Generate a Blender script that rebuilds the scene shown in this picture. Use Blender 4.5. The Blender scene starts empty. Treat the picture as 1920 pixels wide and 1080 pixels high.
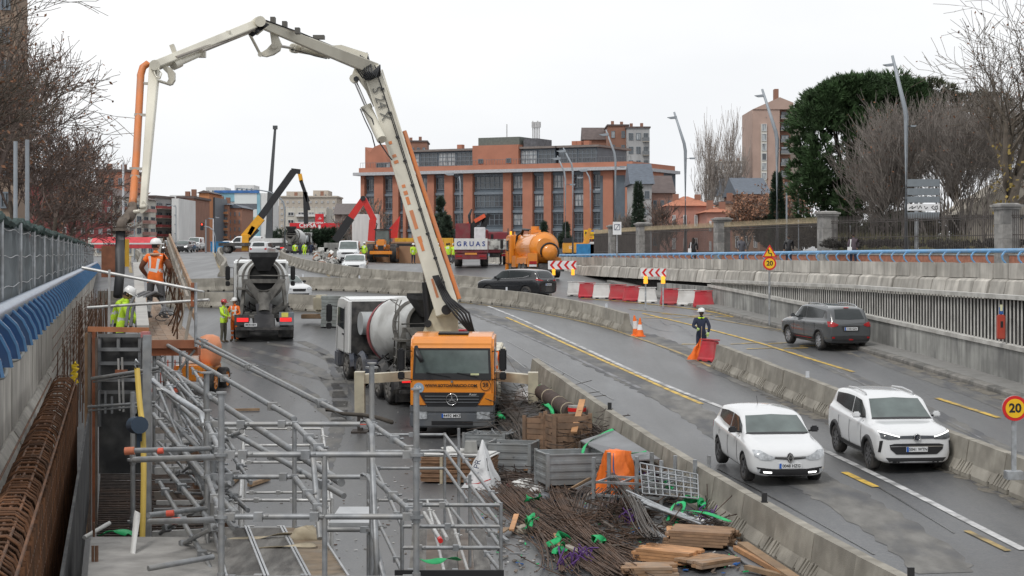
import bpy, math, random
from mathutils import Vector, Matrix, Euler
R=math.radians
rnd=random.Random(7)
sc=bpy.context.scene
COL=sc.collection
# ---------------- camera (level, lens shifted like the photograph's crop) ----------------
EZ=6.0; F=3400.0
cam_d=bpy.data.cameras.new('camera'); cam=bpy.data.objects.new('camera',cam_d); COL.objects.link(cam)
cam.location=(0,0,EZ); cam.rotation_euler=(R(90),0,0)
cam_d.sensor_width=36; cam_d.lens=36*F/1920; cam_d.shift_y=-65/1920; cam_d.clip_start=.5; cam_d.clip_end=6000
sc.camera=cam
# ---------------- overcast sky, soft sun, exposure ----------------
SUN_EL,SUN_AZ=52,215
w=bpy.data.worlds.new("World"); sc.world=w; w.use_nodes=True
nt=w.node_tree; nt.nodes.clear()
def N(nt,t,**k):
 n=nt.nodes.new(t)
 for a,b in k.items(): setattr(n,a,b)
 return n
o_=N(nt,'ShaderNodeOutputWorld'); bg=N(nt,'ShaderNodeBackground'); sky=N(nt,'ShaderNodeTexSky')
sky.sky_type='NISHITA'; sky.sun_disc=False; sky.sun_elevation=R(SUN_EL); sky.sun_rotation=R(SUN_AZ)
hs=N(nt,'ShaderNodeHueSaturation'); hs.inputs['Saturation'].default_value=.12
bg.inputs['Strength'].default_value=.1
mx=N(nt,'ShaderNodeMix',data_type='RGBA'); mx.inputs['Factor'].default_value=.86
tc=N(nt,'ShaderNodeTexCoord'); mp=N(nt,'ShaderNodeMapping'); mp.inputs['Scale'].default_value=(1.2,1.2,3.5)
nz=N(nt,'ShaderNodeTexNoise'); nz.inputs['Scale'].default_value=1.6; nz.inputs['Detail'].default_value=5
cr=N(nt,'ShaderNodeValToRGB'); cr.color_ramp.elements[0].color=(8.5,8.75,9.1,1); cr.color_ramp.elements[1].color=(10.4,10.45,10.5,1)
cr.color_ramp.elements[0].position=.3; cr.color_ramp.elements[1].position=.65
L=nt.links.new
L(sky.outputs[0],hs.inputs['Color']); L(tc.outputs['Generated'],mp.inputs[0]); L(mp.outputs[0],nz.inputs['Vector']); L(nz.outputs[0],cr.inputs[0])
L(hs.outputs[0],mx.inputs[6]); L(cr.outputs[0],mx.inputs[7]); L(mx.outputs[2],bg.inputs[0]); L(bg.outputs[0],o_.inputs[0])
sd=bpy.data.lights.new('sun','SUN'); sd.energy=1.3; sd.angle=R(11); sd.color=(1,.97,.93)
so=bpy.data.objects.new('sun',sd); COL.objects.link(so); so.location=(0,0,80)
so.rotation_euler=(R(90-SUN_EL),0,R(180-SUN_AZ))
sc.view_settings.view_transform='Standard'; sc.view_settings.look='None'; sc.view_settings.gamma=1
sc.view_settings.use_curve_mapping=False; sc.view_settings.exposure=.10
try:
 sc.cycles.max_bounces=6; sc.cycles.diffuse_bounces=3; sc.cycles.glossy_bounces=3; sc.cycles.transparent_max_bounces=12
except Exception: pass
# ---------------- materials ----------------
MATS={}
def M(name,col=(.5,.5,.5),rough=.6,metal=0,var=.14,scale=3,bump=0,bscale=50,streak=0,dirt=None,da=.5,dscale=1.5,coat=0,emit=0,spec=.5,rv=.0,aniso=None,alpha=1,trans=0,ov=0):
 if name in MATS: return MATS[name]
 m=bpy.data.materials.new(name); m.use_nodes=True; nt=m.node_tree; nt.nodes.clear(); MATS[name]=m
 L=nt.links.new
 out=N(nt,'ShaderNodeOutputMaterial'); b=N(nt,'ShaderNodeBsdfPrincipled'); L(b.outputs[0],out.inputs[0])
 b.inputs['Metallic'].default_value=metal; b.inputs['Roughness'].default_value=rough
 b.inputs['Coat Weight'].default_value=coat; b.inputs['Coat Roughness'].default_value=.05
 b.inputs['Specular IOR Level'].default_value=spec
 if trans: b.inputs['Transmission Weight'].default_value=trans
 if alpha<1: b.inputs['Alpha'].default_value=alpha
 tc=N(nt,'ShaderNodeTexCoord'); oi=N(nt,'ShaderNodeObjectInfo')
 ml=N(nt,'ShaderNodeMath',operation='MULTIPLY'); ml.inputs[1].default_value=61; L(oi.outputs['Random'],ml.inputs[0])
 va=N(nt,'ShaderNodeVectorMath',operation='ADD'); L(tc.outputs['Object'],va.inputs[0]); L(ml.outputs[0],va.inputs[1])
 vec=va.outputs[0]
 if aniso:
  mp=N(nt,'ShaderNodeMapping'); mp.inputs['Scale'].default_value=aniso; L(vec,mp.inputs[0]); vec=mp.outputs[0]
 def noise(s,d=4,v=None):
  n=N(nt,'ShaderNodeTexNoise'); n.inputs['Scale'].default_value=s; n.inputs['Detail'].default_value=d; L(v or vec,n.inputs['Vector']); return n.outputs[0]
 n1=noise(scale,6)
 mr=N(nt,'ShaderNodeMapRange'); mr.inputs[1].default_value=.3; mr.inputs[2].default_value=.7; mr.inputs[3].default_value=1-var; mr.inputs[4].default_value=1+var; L(n1,mr.inputs[0])
 hv=N(nt,'ShaderNodeHueSaturation'); hv.inputs['Color'].default_value=(*col,1); L(mr.outputs[0],hv.inputs['Value'])
 cur=hv.outputs[0]
 if ov:
  r=N(nt,'ShaderNodeMapRange'); r.inputs[3].default_value=1-ov; r.inputs[4].default_value=1+ov; L(oi.outputs['Random'],r.inputs[0]); h3=N(nt,'ShaderNodeHueSaturation'); L(cur,h3.inputs['Color']); L(r.outputs[0],h3.inputs['Value']); cur=h3.outputs[0]
 if streak:
  mp=N(nt,'ShaderNodeMapping'); mp.inputs['Scale'].default_value=(4,4,.4); L(va.outputs[0],mp.inputs[0])
  s=noise(1.0,5,mp.outputs[0]); r=N(nt,'ShaderNodeMapRange'); r.inputs[1].default_value=.4; r.inputs[2].default_value=.75; r.inputs[3].default_value=1.03; r.inputs[4].default_value=1-streak*.8; L(s,r.inputs[0])
  h2=N(nt,'ShaderNodeHueSaturation'); L(cur,h2.inputs['Color']); L(r.outputs[0],h2.inputs['Value']); cur=h2.outputs[0]
 if dirt:
  s=noise(dscale,8); r=N(nt,'ShaderNodeMapRange'); r.inputs[1].default_value=.45; r.inputs[2].default_value=.62; r.inputs[3].default_value=0; r.inputs[4].default_value=da; L(s,r.inputs[0])
  x=N(nt,'ShaderNodeMix',data_type='RGBA'); L(r.outputs[0],x.inputs['Factor']); L(cur,x.inputs[6]); x.inputs[7].default_value=(*dirt,1); cur=x.outputs[2]
 L(cur,b.inputs['Base Color'])
 if rv:
  s=noise(scale*.6,3); r=N(nt,'ShaderNodeMapRange'); r.inputs[1].default_value=.35; r.inputs[2].default_value=.65; r.inputs[3].default_value=max(.02,rough-rv); r.inputs[4].default_value=rough+rv; L(s,r.inputs[0]); L(r.outputs[0],b.inputs['Roughness'])
 if bump:
  bp=N(nt,'ShaderNodeBump'); bp.inputs['Strength'].default_value=bump; bp.inputs['Distance'].default_value=.02; L(noise(bscale,5),bp.inputs['Height']); L(bp.outputs[0],b.inputs['Normal'])
 if emit:
  b.inputs['Emission Color'].default_value=(*col,1); b.inputs['Emission Strength'].default_value=emit
 return m
# ---------------- mesh builder ----------------
def basis(d,up=(0,0,1)):
 d=Vector(d).normalized(); up=Vector(up)
 if abs(d.dot(up))>.985: up=Vector((1,0,0)) if abs(d.x)<.9 else Vector((0,1,0))
 x=d.cross(up).normalized(); y=x.cross(d).normalized(); return x,y,d
class MB:
 def __init__(s): s.v=[]; s.f=[]; s.m=[]; s.k=0; s.s=[]; s.smooth=False
 def add(s,vs,fs):
  o=len(s.v); s.v+= [tuple(v) for v in vs]
  for f in fs: s.f.append([i+o for i in f]); s.m.append(s.k); s.s.append(s.smooth)
  return s
 def mat(s,k): s.k=k; return s
 def sm(s,b=True): s.smooth=b; return s
 def box(s,c,d,rot=None,taper=None):
  hx,hy,hz=d[0]/2,d[1]/2,d[2]/2; vs=[]
  tx,ty=taper or (1,1)
  for z,kx,ky in ((-hz,1,1),(hz,tx,ty)):
   for x,y in ((-hx,-hy),(hx,-hy),(hx,hy),(-hx,hy)): vs.append(Vector((x*kx,y*ky,z)))
  if rot is not None:
   rm=rot if isinstance(rot,Matrix) else Euler(rot).to_matrix()
   vs=[rm@v for v in vs]
  c=Vector(c); vs=[v+c for v in vs]
  return s.add(vs,[(3,2,1,0),(4,5,6,7),(0,1,5,4),(1,2,6,5),(2,3,7,6),(3,0,4,7)])
 def bb(s,x0,x1,y0,y1,z0,z1): return s.box(((x0+x1)/2,(y0+y1)/2,(z0+z1)/2),(abs(x1-x0),abs(y1-y0),abs(z1-z0)))
 def beam(s,p0,p1,w,h,up=(0,0,1)):
  p0,p1=Vector(p0),Vector(p1); x,y,d=basis(p1-p0,up); vs=[]
  for p in (p0,p1):
   for a,b in ((-1,-1),(1,-1),(1,1),(-1,1)): vs.append(p+x*a*w/2+y*b*h/2)
  return s.add(vs,[(3,2,1,0),(4,5,6,7),(0,1,5,4),(1,2,6,5),(2,3,7,6),(3,0,4,7)])
 def taperbeam(s,p0,p1,w0,h0,w1,h1,up=(0,0,1)):
  p0,p1=Vector(p0),Vector(p1); x,y,d=basis(p1-p0,up); vs=[]
  for p,w,h in ((p0,w0,h0),(p1,w1,h1)):
   for a,b in ((-1,-1),(1,-1),(1,1),(-1,1)): vs.append(p+x*a*w/2+y*b*h/2)
  return s.add(vs,[(3,2,1,0),(4,5,6,7),(0,1,5,4),(1,2,6,5),(2,3,7,6),(3,0,4,7)])
 def cyl(s,p0,p1,r,r1=None,n=10,caps=True,smooth=True):
  r1=r if r1 is None else r1; p0,p1=Vector(p0),Vector(p1); x,y,d=basis(p1-p0); vs=[]
  for p,q in ((p0,r),(p1,r1)):
   for i in range(n):
    a=2*math.pi*i/n; vs.append(p+x*math.cos(a)*q+y*math.sin(a)*q)
  fs=[(i,(i+1)%n,(i+1)%n+n,i+n) for i in range(n)]
  o=s.smooth; s.smooth=smooth; s.add(vs,fs); s.smooth=o
  if caps: s.add(vs,[tuple(range(n-1,-1,-1)),tuple(range(n,2*n))])
  return s
 def tube(s,pts,r,n=6,smooth=True,caps=True):
  pts=[Vector(p) for p in pts]; rings=[]; rr=r if isinstance(r,(list,tuple)) else [r]*len(pts)
  px=None; vs=[]
  for i,p in enumerate(pts):
   a=pts[max(0,i-1)]; b=pts[min(len(pts)-1,i+1)]; d=(b-a)
   if d.length<1e-9: d=Vector((0,0,1))
   d.normalize()
   if px is None: x,y,_=basis(d)
   else:
    x=px-d*px.dot(d)
    if x.length<1e-6: x,y,_=basis(d)
    x.normalize(); y=d.cross(x)
   px=x
   for k in range(n):
    t=2*math.pi*k/n; vs.append(p+x*math.cos(t)*rr[i]+y*math.sin(t)*rr[i])
  fs=[]
  for i in range(len(pts)-1):
   for k in range(n): fs.append((i*n+k,i*n+(k+1)%n,(i+1)*n+(k+1)%n,(i+1)*n+k))
  o=s.smooth; s.smooth=smooth
  if caps: fs+= [tuple(range(n-1,-1,-1)),tuple((len(pts)-1)*n+k for k in range(n))]
  s.add(vs,fs); s.smooth=o
  return s
 def prism(s,poly,ext):
  n=len(poly); e=Vector(ext); a=[Vector(p) for p in poly]; b=[p+e for p in a]
  return s.add(a+b,[tuple(range(n-1,-1,-1)),tuple(range(n,2*n))]+[(i,(i+1)%n,(i+1)%n+n,i+n) for i in range(n)])
 def lathe(s,prof,o=(0,0,0),ax=(0,0,1),n=16,smooth=True,cap=True):
  x,y,d=basis(ax); o=Vector(o); vs=[]
  for r,t in prof:
   for k in range(n):
    a=2*math.pi*k/n; vs.append(o+d*t+x*math.cos(a)*r+y*math.sin(a)*r)
  fs=[(i*n+k,i*n+(k+1)%n,(i+1)*n+(k+1)%n,(i+1)*n+k) for i in range(len(prof)-1) for k in range(n)]
  q=s.smooth; s.smooth=smooth; s.add(vs,fs); s.smooth=q
  if cap: s.add(vs[:n],[tuple(range(n-1,-1,-1))]); s.add(vs[-n:],[tuple(range(n))])
  return s
 def face(s,*p): return s.add(p,[tuple(range(len(p)))])
 def mesh(s,name,mats):
  me=bpy.data.meshes.new(name); me.from_pydata(s.v,[],s.f)
  if not isinstance(mats,(list,tuple)): mats=[mats]
  for m in mats: me.materials.append(m)
  me.polygons.foreach_set('material_index',s.m); me.polygons.foreach_set('use_smooth',s.s)
  me.update(); return me
 def build(s,name,mats,parent=None,world=False,kind=None,label=None):
  me=s.mesh(name,mats)
  if world and parent is not None: me.transform(wmat(parent).inverted())
  return obj(name,me,parent,kind,label)
def wmat(o):
 m=o.matrix_basis.copy()
 while o.parent: o=o.parent; m=o.matrix_basis@m
 return m
def obj(name,me,parent=None,kind=None,label=None):
 o=bpy.data.objects.new(name,me); COL.objects.link(o)
 if parent is not None: o.parent=parent
 if kind: o['kind']=kind
 if label: o['label']=label
 return o
def tag(o,label,cat,group=None,kind=None):
 o['label']=label; o['category']=cat
 if group: o['group']=group
 if kind: o['kind']=kind
 return o
def thing(name,label,cat,loc=(0,0,0),rot=(0,0,0),group=None,scale=1):
 o=bpy.data.objects.new(name,None); COL.objects.link(o); o.location=loc; o.rotation_euler=rot; o.scale=(scale,)*3
 o.empty_display_size=.3
 return tag(o,label,cat,group)
KIDS={}
def copy_tree(o,parent=None):
 c=o.copy(); COL.objects.link(c)
 if parent is not None: c.parent=parent
 for ch in list(o.children): copy_tree(ch,c)
 return c
def clone(o,label,loc,rot=None,group=None):
 c=copy_tree(o); c.location=loc
 if rot is not None: c.rotation_euler=rot
 c['label']=label
 if group: c['group']=group
 return c
def text(name,s,size,mtx,mat,parent,depth=.003,world=False,bold=0,align='CENTER'):
 cu=bpy.data.curves.new(name,'FONT'); cu.body=s; cu.size=size; cu.extrude=depth; cu.align_x=align; cu.align_y='CENTER'; cu.offset=bold
 cu.resolution_u=3
 t=bpy.data.objects.new(name,cu); COL.objects.link(t)
 dg=bpy.context.evaluated_depsgraph_get(); me=bpy.data.meshes.new_from_object(t.evaluated_get(dg))
 bpy.data.objects.remove(t); me.materials.clear(); me.materials.append(mat)
 me.transform(mtx)
 if world and parent is not None: me.transform(wmat(parent).inverted())
 return obj(name,me,parent)
def TM(o,xdir,ydir):  # text matrix: origin, reading direction, up direction
 x=Vector(xdir).normalized(); y=Vector(ydir).normalized(); z=x.cross(y).normalized(); y=z.cross(x)
 m=Matrix((x,y,z)).transposed().to_4x4(); m.translation=Vector(o); return m
def W(px,py,Y): return Vector(((px-960)*Y/F,Y,EZ-(py-475)*Y/F))
def lerp(a,b,t): return a+(b-a)*t
def interp(t,tab):
 if t<=tab[0][0]: return tab[0][1]
 for (a,b),(c,d) in zip(tab,tab[1:]):
  if t<=c: return b+(d-b)*(t-a)/(c-a)
 return tab[-1][1]
def sstep(x,a,b):
 t=min(1,max(0,(x-a)/(b-a))); return t*t*(3-2*t)
# ---------------- terrain ----------------
TAB=[(0,5.9),(27,5.72),(34,5.45),(41,5.12),(54,4.42),(65,3.85),(75,3.5),(85,3.15),(95,2.85),(105,2.5),(113,2.18),(125,1.78),(130,1.62),(160,.75),(200,.12),(260,-.2),(400,-.3),(5000,-.3)]
TABR=[(0,5.9),(27,5.72),(34,5.45),(41,5.12),(54,4.42),(65,3.85),(75,3.5),(85,3.15),(95,2.85),(105,2.5),(113,2.2),(125,1.75),(140,.92),(170,.93),(200,.8),(260,.4),(400,-.2),(5000,-.3)]
CTAB=[(0,5.75),(45,5.7),(53,5.58),(61,5.1),(66,4.72),(77,3.6),(95,2.85)]
def sm_(tab):
 t=[]
 for i in range(0,500,2):
  t.append((i,sum(interp(i+k,tab) for k in (-5,-2.5,0,2.5,5))/5))
 return [interp(i,[(0,0)]) if 0 else v for i,v in t]
S1,S2,S3=sm_(TAB),sm_(TABR),sm_(CTAB)
def look(S,Y):
 i=Y/2; k=int(i)
 if k<0: return S[0]
 if k>=248: return S[249]
 return S[k]+(S[k+1]-S[k])*(i-k)
LW_DX=-.219
def leftX(Y): return -1.35+LW_DX*Y
def paraX(Y): return 17.8-.193*(Y-63)
def lowX(Y): return 15.5-.127*(Y-54)
BX=[(15,8.1),(27,5.9),(57,.93),(68,-1.46),(74,-2.6),(85,-5.6),(92,-8.7),(95,-17)]
def barX(Y): return interp(Y,BX)
def H(X,Y):
 h=lerp(look(S1,Y),look(S2,Y),sstep(X,-16,-9))
 if 0<Y<110: h-=.03*max(0,min(12,X-5))*(1-sstep(Y,90,110))
 if Y<95:
  d=barX(Y)-X
  if d>.3: h=lerp(h,look(S3,Y),sstep(d,.3,3.0))
 if X<leftX(Y)-1.4 and Y<190: h=lerp(1.62,h,sstep(Y,130,190))
 if X>paraX(Y)+1.6 and Y<230: h=lerp(.70,h,sstep(Y,150,230))
 return h
def gz(X,Y): return EZ-H(X,Y)
def G(px,py,dz=0.0):
 a=(px-960)/F; b=(py-475)/F; y=14.0; prev=None
 while y<420:
  d=EZ-b*y-gz(a*y,y)-dz
  if prev is not None and d<=0:
   y0,d0=prev; t=d0/(d0-d); yy=y0+(y-y0)*t; return Vector((a*yy,yy,gz(a*yy,yy)+dz))
  prev=(y,d); y+=.5
 return Vector((a*420,420,gz(a*420,420)))
def axis(lo,hi,st,extra): 
 a=[lo+st*i for i in range(int((hi-lo)/st)+1)]; return sorted(set(extra+a))
xs=axis(-62,40,.8,[-1500,-700,-300,-140,-90,60,100,200,500,1500])
ys=axis(6,262,1.0,[-40,-10,280,300,330,370,420,600,1000,2200,4500])
mb=MB(); nx=len(xs)
mb.v=[(x,y,gz(x,y)) for y in ys for x in xs]
mb.sm(); 
for j in range(len(ys)-1):
 for i in range(nx-1):
  a=j*nx+i; mb.f.append((a,a+1,a+nx+1,a+nx)); mb.m.append(0); mb.s.append(True)
def ground_mat():
 m=bpy.data.materials.new('wet_asphalt'); m.use_nodes=True; nt=m.node_tree; b=nt.nodes['Principled BSDF']; L=nt.links.new
 g=N(nt,'ShaderNodeNewGeometry'); 
 def mapped(sc,rot=0):
  mp=N(nt,'ShaderNodeMapping'); mp.inputs['Scale'].default_value=sc; mp.inputs['Rotation'].default_value=(0,0,rot); L(g.outputs['Position'],mp.inputs[0]); return mp.outputs[0]
 def noise(v,s,d=5,dist=0):
  n=N(nt,'ShaderNodeTexNoise'); n.inputs['Scale'].default_value=s; n.inputs['Detail'].default_value=d; n.inputs['Distortion'].default_value=dist; L(v,n.inputs['Vector']); return n.outputs[0]
 def rng(x,a,b_,c,d):
  r=N(nt,'ShaderNodeMapRange'); L(x,r.inputs[0])
  for i,q in enumerate((a,b_,c,d)): r.inputs[i+1].default_value=q
  return r.outputs[0]
 def mix(f,a,c):
  x=N(nt,'ShaderNodeMix',data_type='RGBA'); L(f,x.inputs['Factor'])
  for k,q in ((6,a),(7,c)):
   if isinstance(q,tuple): x.inputs[k].default_value=(*q,1)
   else: L(q,x.inputs[k])
  return x.outputs[2]
 lane=mapped((1.0,.035,1),R(-11)); flat=mapped((1,1,1)); mid=mapped((.9,.16,1),R(-11))
 n1=noise(lane,1.1,7,.1); n2=noise(mid,.8,9,.1); n3=noise(flat,24,3); n4=noise(lane,2.6,5)
 c=mix(rng(n1,.38,.64,0,1),(.050,.053,.060),(.098,.100,.104))
 c=mix(rng(n2,.5,.72,0,.5),c,(.105,.102,.096))
 c=mix(rng(n4,.55,.75,0,.45),c,(.035,.037,.042))
 n5=noise(flat,7,6); c=mix(rng(n5,.45,.75,0,.5),c,(.13,.125,.115)); c=mix(rng(n3,.35,.7,0,.5),c,(.15,.15,.15))
 L(c,b.inputs['Base Color'])
 ro=N(nt,'ShaderNodeMath',operation='ADD'); L(rng(n2,.3,.7,.34,.46),ro.inputs[0]); L(rng(n1,.3,.7,-.05,.06),ro.inputs[1]); L(ro.outputs[0],b.inputs['Roughness'])
 bp=N(nt,'ShaderNodeBump'); bp.inputs['Strength'].default_value=.35; bp.inputs['Distance'].default_value=.012; L(n3,bp.inputs['Height']); L(bp.outputs[0],b.inputs['Normal'])
 return m
ASPH=ground_mat()
mb.build('ground',ASPH,kind='structure')
conc=M('precast_concrete',(.33,.31,.275),.8,var=.2,scale=2.5,bump=.4,bscale=60,streak=.35,dirt=(.15,.14,.12),da=.6,dscale=1.2)
conc_w=M('weathered_wall_concrete',(.50,.475,.43),.85,var=.14,scale=1.6,bump=.25,bscale=30,streak=.5,dirt=(.24,.225,.20),da=.5,dscale=.9,ov=.17)
conc_n=M('barrier_concrete',(.30,.28,.24),.8,var=.2,scale=2,bump=.35,bscale=50,streak=.2,dirt=(.17,.155,.13),da=.6,dscale=1.6,ov=.12)
conc_g=M('old_grey_concrete',(.36,.36,.34),.85,var=.2,scale=1.2,bump=.3,bscale=30,streak=.65,dirt=(.10,.10,.10),da=.6,dscale=.5)
kerbm=M('kerb_stone',(.20,.19,.175),.8,var=.25,scale=4,bump=.5,bscale=40,dirt=(.08,.08,.075),da=.7)
pavem=M('paving_grey',(.24,.235,.225),.8,var=.18,scale=1.5,bump=.3,bscale=40,dirt=(.12,.12,.11),da=.5)
steel_b=M('blue_painted_steel',(.02,.085,.24),.35,var=.15,scale=4,coat=.3,dirt=(.12,.15,.2),da=.3)
steel_lb=M('faded_blue_rail_paint',(.13,.33,.58),.4,var=.12,scale=2,dirt=(.3,.33,.36),da=.3)
galv=M('galvanised_steel',(.47,.49,.51),.42,metal=.75,var=.2,scale=9,dirt=(.22,.21,.2),da=.5,dscale=3)
galv2=M('worn_scaffold_steel',(.29,.30,.31),.5,metal=.55,var=.25,scale=10,dirt=(.34,.33,.31),da=.6,dscale=4)
dark=M('dark_gap',(.02,.02,.02),.9,var=.1)
rubber=M('tyre_rubber',(.022,.022,.023),.8,var=.3,scale=8,dirt=(.11,.10,.09),da=.55,dscale=3)
black=M('black_plastic',(.018,.018,.02),.45,var=.15)
yel=M('yellow_road_paint',(.62,.40,.05),.55,var=.2,scale=4,dirt=(.16,.13,.07),da=.75,dscale=2.5)
yel2=M('faded_yellow_paint',(.36,.26,.10),.6,var=.25,scale=5,dirt=(.10,.09,.07),da=.85,dscale=2)
whi=M('white_road_paint',(.50,.50,.50),.6,var=.2,scale=5,dirt=(.13,.13,.13),da=.7,dscale=2)
whi2=M('ghost_white_paint',(.20,.20,.21),.6,var=.25,scale=4,dirt=(.07,.07,.075),da=.9,dscale=1.5)
worn=M('milled_concrete_strip',(.15,.145,.135),.7,var=.3,scale=3,bump=.5,bscale=20,dirt=(.075,.077,.082),da=.95,dscale=1.1,aniso=(1,.4,1))
def resample(pts,st):
 out=[Vector(pts[0])]; acc=0
 for a,b in zip(pts,pts[1:]):
  a=Vector(a); b=Vector(b); n=max(1,int((b-a).length/st))
  for i in range(1,n+1): out.append(a.lerp(b,i/n))
 return out
def smooth_poly(pts,it=2):
 pts=[Vector(p) for p in pts]
 for _ in range(it):
  q=[pts[0]]
  for a,b in zip(pts,pts[1:]): q+=[a.lerp(b,.25),a.lerp(b,.75)]
  q.append(pts[-1]); pts=q
 return pts
def gp(pix): return [G(x,y).xy.to_3d() for x,y in pix]
def ribbon(name,pts,w,mat,dz=.012,jag=0,label=None,smooth=True,kind='structure'):
 if smooth and len(pts)>2: pts=smooth_poly(pts,3)
 pts=resample(pts,.3); mb=MB(); vs=[]
 for i,p in enumerate(pts):
  d=(pts[min(i+1,len(pts)-1)]-pts[max(0,i-1)]); d=Vector((d.x,d.y,0)).normalized(); n=Vector((-d.y,d.x,0))
  for s in (-1,1):
   ww=w/2+(jag*(math.sin(i*.11+s*2)+rnd.uniform(-1,1))*.35 if jag else 0); q=p+n*s*ww; vs.append((q.x,q.y,gz(q.x,q.y)+dz))
 mb.add(vs,[(2*i,2*i+1,2*i+3,2*i+2)[::-1] for i in range(len(pts)-1)])
 return mb.build(name,mat,kind=kind)
ribbon('milled_strip',gp([(868,578),(985,618),(1100,668),(1205,722),(1320,784),(1430,850),(1560,925),(1680,1000),(1770,1075)]),1.15,worn,.006,.25)
ribbon('milled_strip',gp([(1205,628),(1290,660),(1360,700),(1480,745)]),1.0,worn,.006,.2)
ribbon('white_line',gp([(915,574),(975,598),(1060,638),(1180,694),(1300,744),(1420,788),(1650,892),(1920,1032)]),.17,whi)
ribbon('white_line',gp([(890,590),(960,618),(1060,663),(1140,700),(1200,728)]),.16,whi2,.010)
ribbon('yellow_line',gp([(948,595),(1010,622),(1110,668),(1210,712),(1316,758)]),.15,yel,.016)
ribbon('yellow_dash',gp([(1583,886),(1642,914)]),.17,yel,.016,smooth=False)
ribbon('yellow_dash',gp([(1756,747),(1873,784)]),.17,yel,.016,smooth=False)
ribbon('yellow_dash',gp([(1812,996),(1890,1034)]),.13,yel2,.016,smooth=False)
ribbon('yellow_line',gp([(1205,588),(1290,608),(1400,636),(1500,668),(1600,698)]),.15,yel,.016)
ribbon('yellow_line',gp([(1180,580),(1330,597),(1420,613),(1493,622),(1620,655),(1760,690),(1925,742)]),.15,yel2,.014)
ribbon('yellow_line',gp([(1090,560),(1180,566),(1330,583),(1375,595)]),.15,yel,.018)
ribbon('yellow_edge_line',gp([(862,567),(950,577),(1040,592),(1130,612),(1196,634),(1290,668),(1340,692),(1420,722),(1530,766),(1640,812),(1760,858),(1920,914)]),.15,yel2,.016)
ribbon('yellow_edge_line',gp([(527,475),(560,488),(600,505),(618,519)]),.18,yel2,.016)
ribbon('yellow_edge_line',gp([(395,472),(405,490),(416,510)]),.2,yel2,.016)
ribbon('yellow_edge_line',gp([(244,480),(243,500),(246,512)]),.25,yel2,.016)
for a,b in (((1240,589),(1278,591)),((1290,594),(1340,590)),((1206,596),(1256,597)),((1262,596),(1330,595)),((1340,595),(1376,593)),((1278,646),(1314,646)),((1370,646),(1422,643)),((1440,645),(1484,643)),((1400,655),(1450,653)),((1468,654),(1515,653)),((1500,650),(1535,648))):
 ribbon('yellow_dash',gp([a,b]),.16,yel,.020,smooth=False)
ribbon('crack_seal',gp([(1238,601),(1250,612),(1262,606),(1285,617),(1298,630)]),.06,whi2,.01)
ribbon('crack_seal',gp([(1190,596),(1230,622),(1300,622)]),.05,whi2,.01)
ribbon('crack_seal',gp([(1560,690),(1660,742),(1760,780),(1840,822),(1870,840)]),.05,whi2,.01)
ribbon('crack_seal',gp([(1300,585),(1400,606),(1500,628)]),.05,whi2,.01)
for q in ([(1345,880),(1500,960),(1640,1040)],[(950,640),(1040,690),(1150,750)],[(870,600),(930,650),(985,690)],[(1640,910),(1700,945),(1790,1000)]):
 ribbon('tar_seam',gp(q),.05,M('tar_seam_bitumen',(.03,.03,.03),.25,var=.2),.009,.01)
sand=M('road_grit',(.16,.145,.12),.9,var=.35,scale=8,bump=.6,bscale=30,dirt=(.075,.075,.078),da=.95,dscale=2.2)
track=M('dried_mud_track',(.13,.125,.115),.6,var=.2,scale=5,dirt=(.070,.072,.078),da=1,dscale=1.6,aniso=(1,.35,1))
for q,w_ in (([(.75,58.5),(2.9,44),(4.15,37),(5.9,27),(7.1,20.5)],1.5),([(7.1,62.4),(9.1,48.8),(10.75,37.7),(13.1,22.5)],1.1),([(-16,95.5),(-8.7,92),(-5.6,85),(-2.6,74),(-1.35,67.5)],1.3),([(-14.2,112),(-9,110.5),(-2.8,102),(0.4,97),(3.7,85),(5.4,75.5)],1.1),([(kx_,y_) for kx_,y_ in ((9.3,95),(11.6,74),(13.95,57),(17.3,30))],.9)):
 ribbon('grit_strip',[Vector((x,y,0)) for x,y in q],w_,sand,.004,.35)
for q,w_ in (([(440,650),(520,668),(600,690),(640,740),(650,800)],.55),([(500,645),(580,655),(650,690),(690,760)],.5),([(400,660),(470,700),(560,720),(640,790)],.6),([(455,670),(560,700),(640,720)],.45),([(560,640),(610,660),(640,700),(636,790),(600,900)],.5),([(1020,640),(1100,672),(1200,720),(1330,790),(1420,850)],.45),([(880,640),(1000,700),(1110,770)],.5),([(1560,640),(1650,680),(1800,730),(1915,780)],.5),([(1440,640),(1560,690),(1700,750),(1900,850)],.5)):
 ribbon('mud_track',gp(q),w_,track,.005,.12)
# ---------------- jersey barriers ----------------
def jersey_mesh(Lg=2.0):
 mb=MB(); h=Lg/2-.012
 full=[(-.30,0),(.30,0),(.30,.09),(.17,.30),(.10,.80),(-.10,.80),(-.17,.30),(-.30,.09)]
 cut=[(-.27,.10),(.27,.10),(.17,.30),(.10,.80),(-.10,.80),(-.17,.30)]
 xs=[-h,-h+.42,-h+.56,h-.56,h-.42,h]
 for i in range(5):
  pr=cut if i in (1,3) else full
  mb.prism([(xs[i],y,z) for y,z in pr],(xs[i+1]-xs[i],0,0))
 for s in (-1,1):
  for x in (-h+.12,-h+.26,h-.26,h-.12):
   mb.prism([(x-.04,s*.292,.09),(x+.03,s*.292,.09),(x+.08,s*.165,.33),(x+.02,s*.165,.33)][::s],(0,s*.022,.01))
 return mb.mesh('barrier_block',conc_n)
JM=jersey_mesh()
ORD=['first','second','third','fourth','fifth','sixth','seventh','eighth','ninth','tenth','eleventh','twelfth','thirteenth','fourteenth','fifteenth','sixteenth','seventeenth','eighteenth','nineteenth','twentieth']
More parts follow.
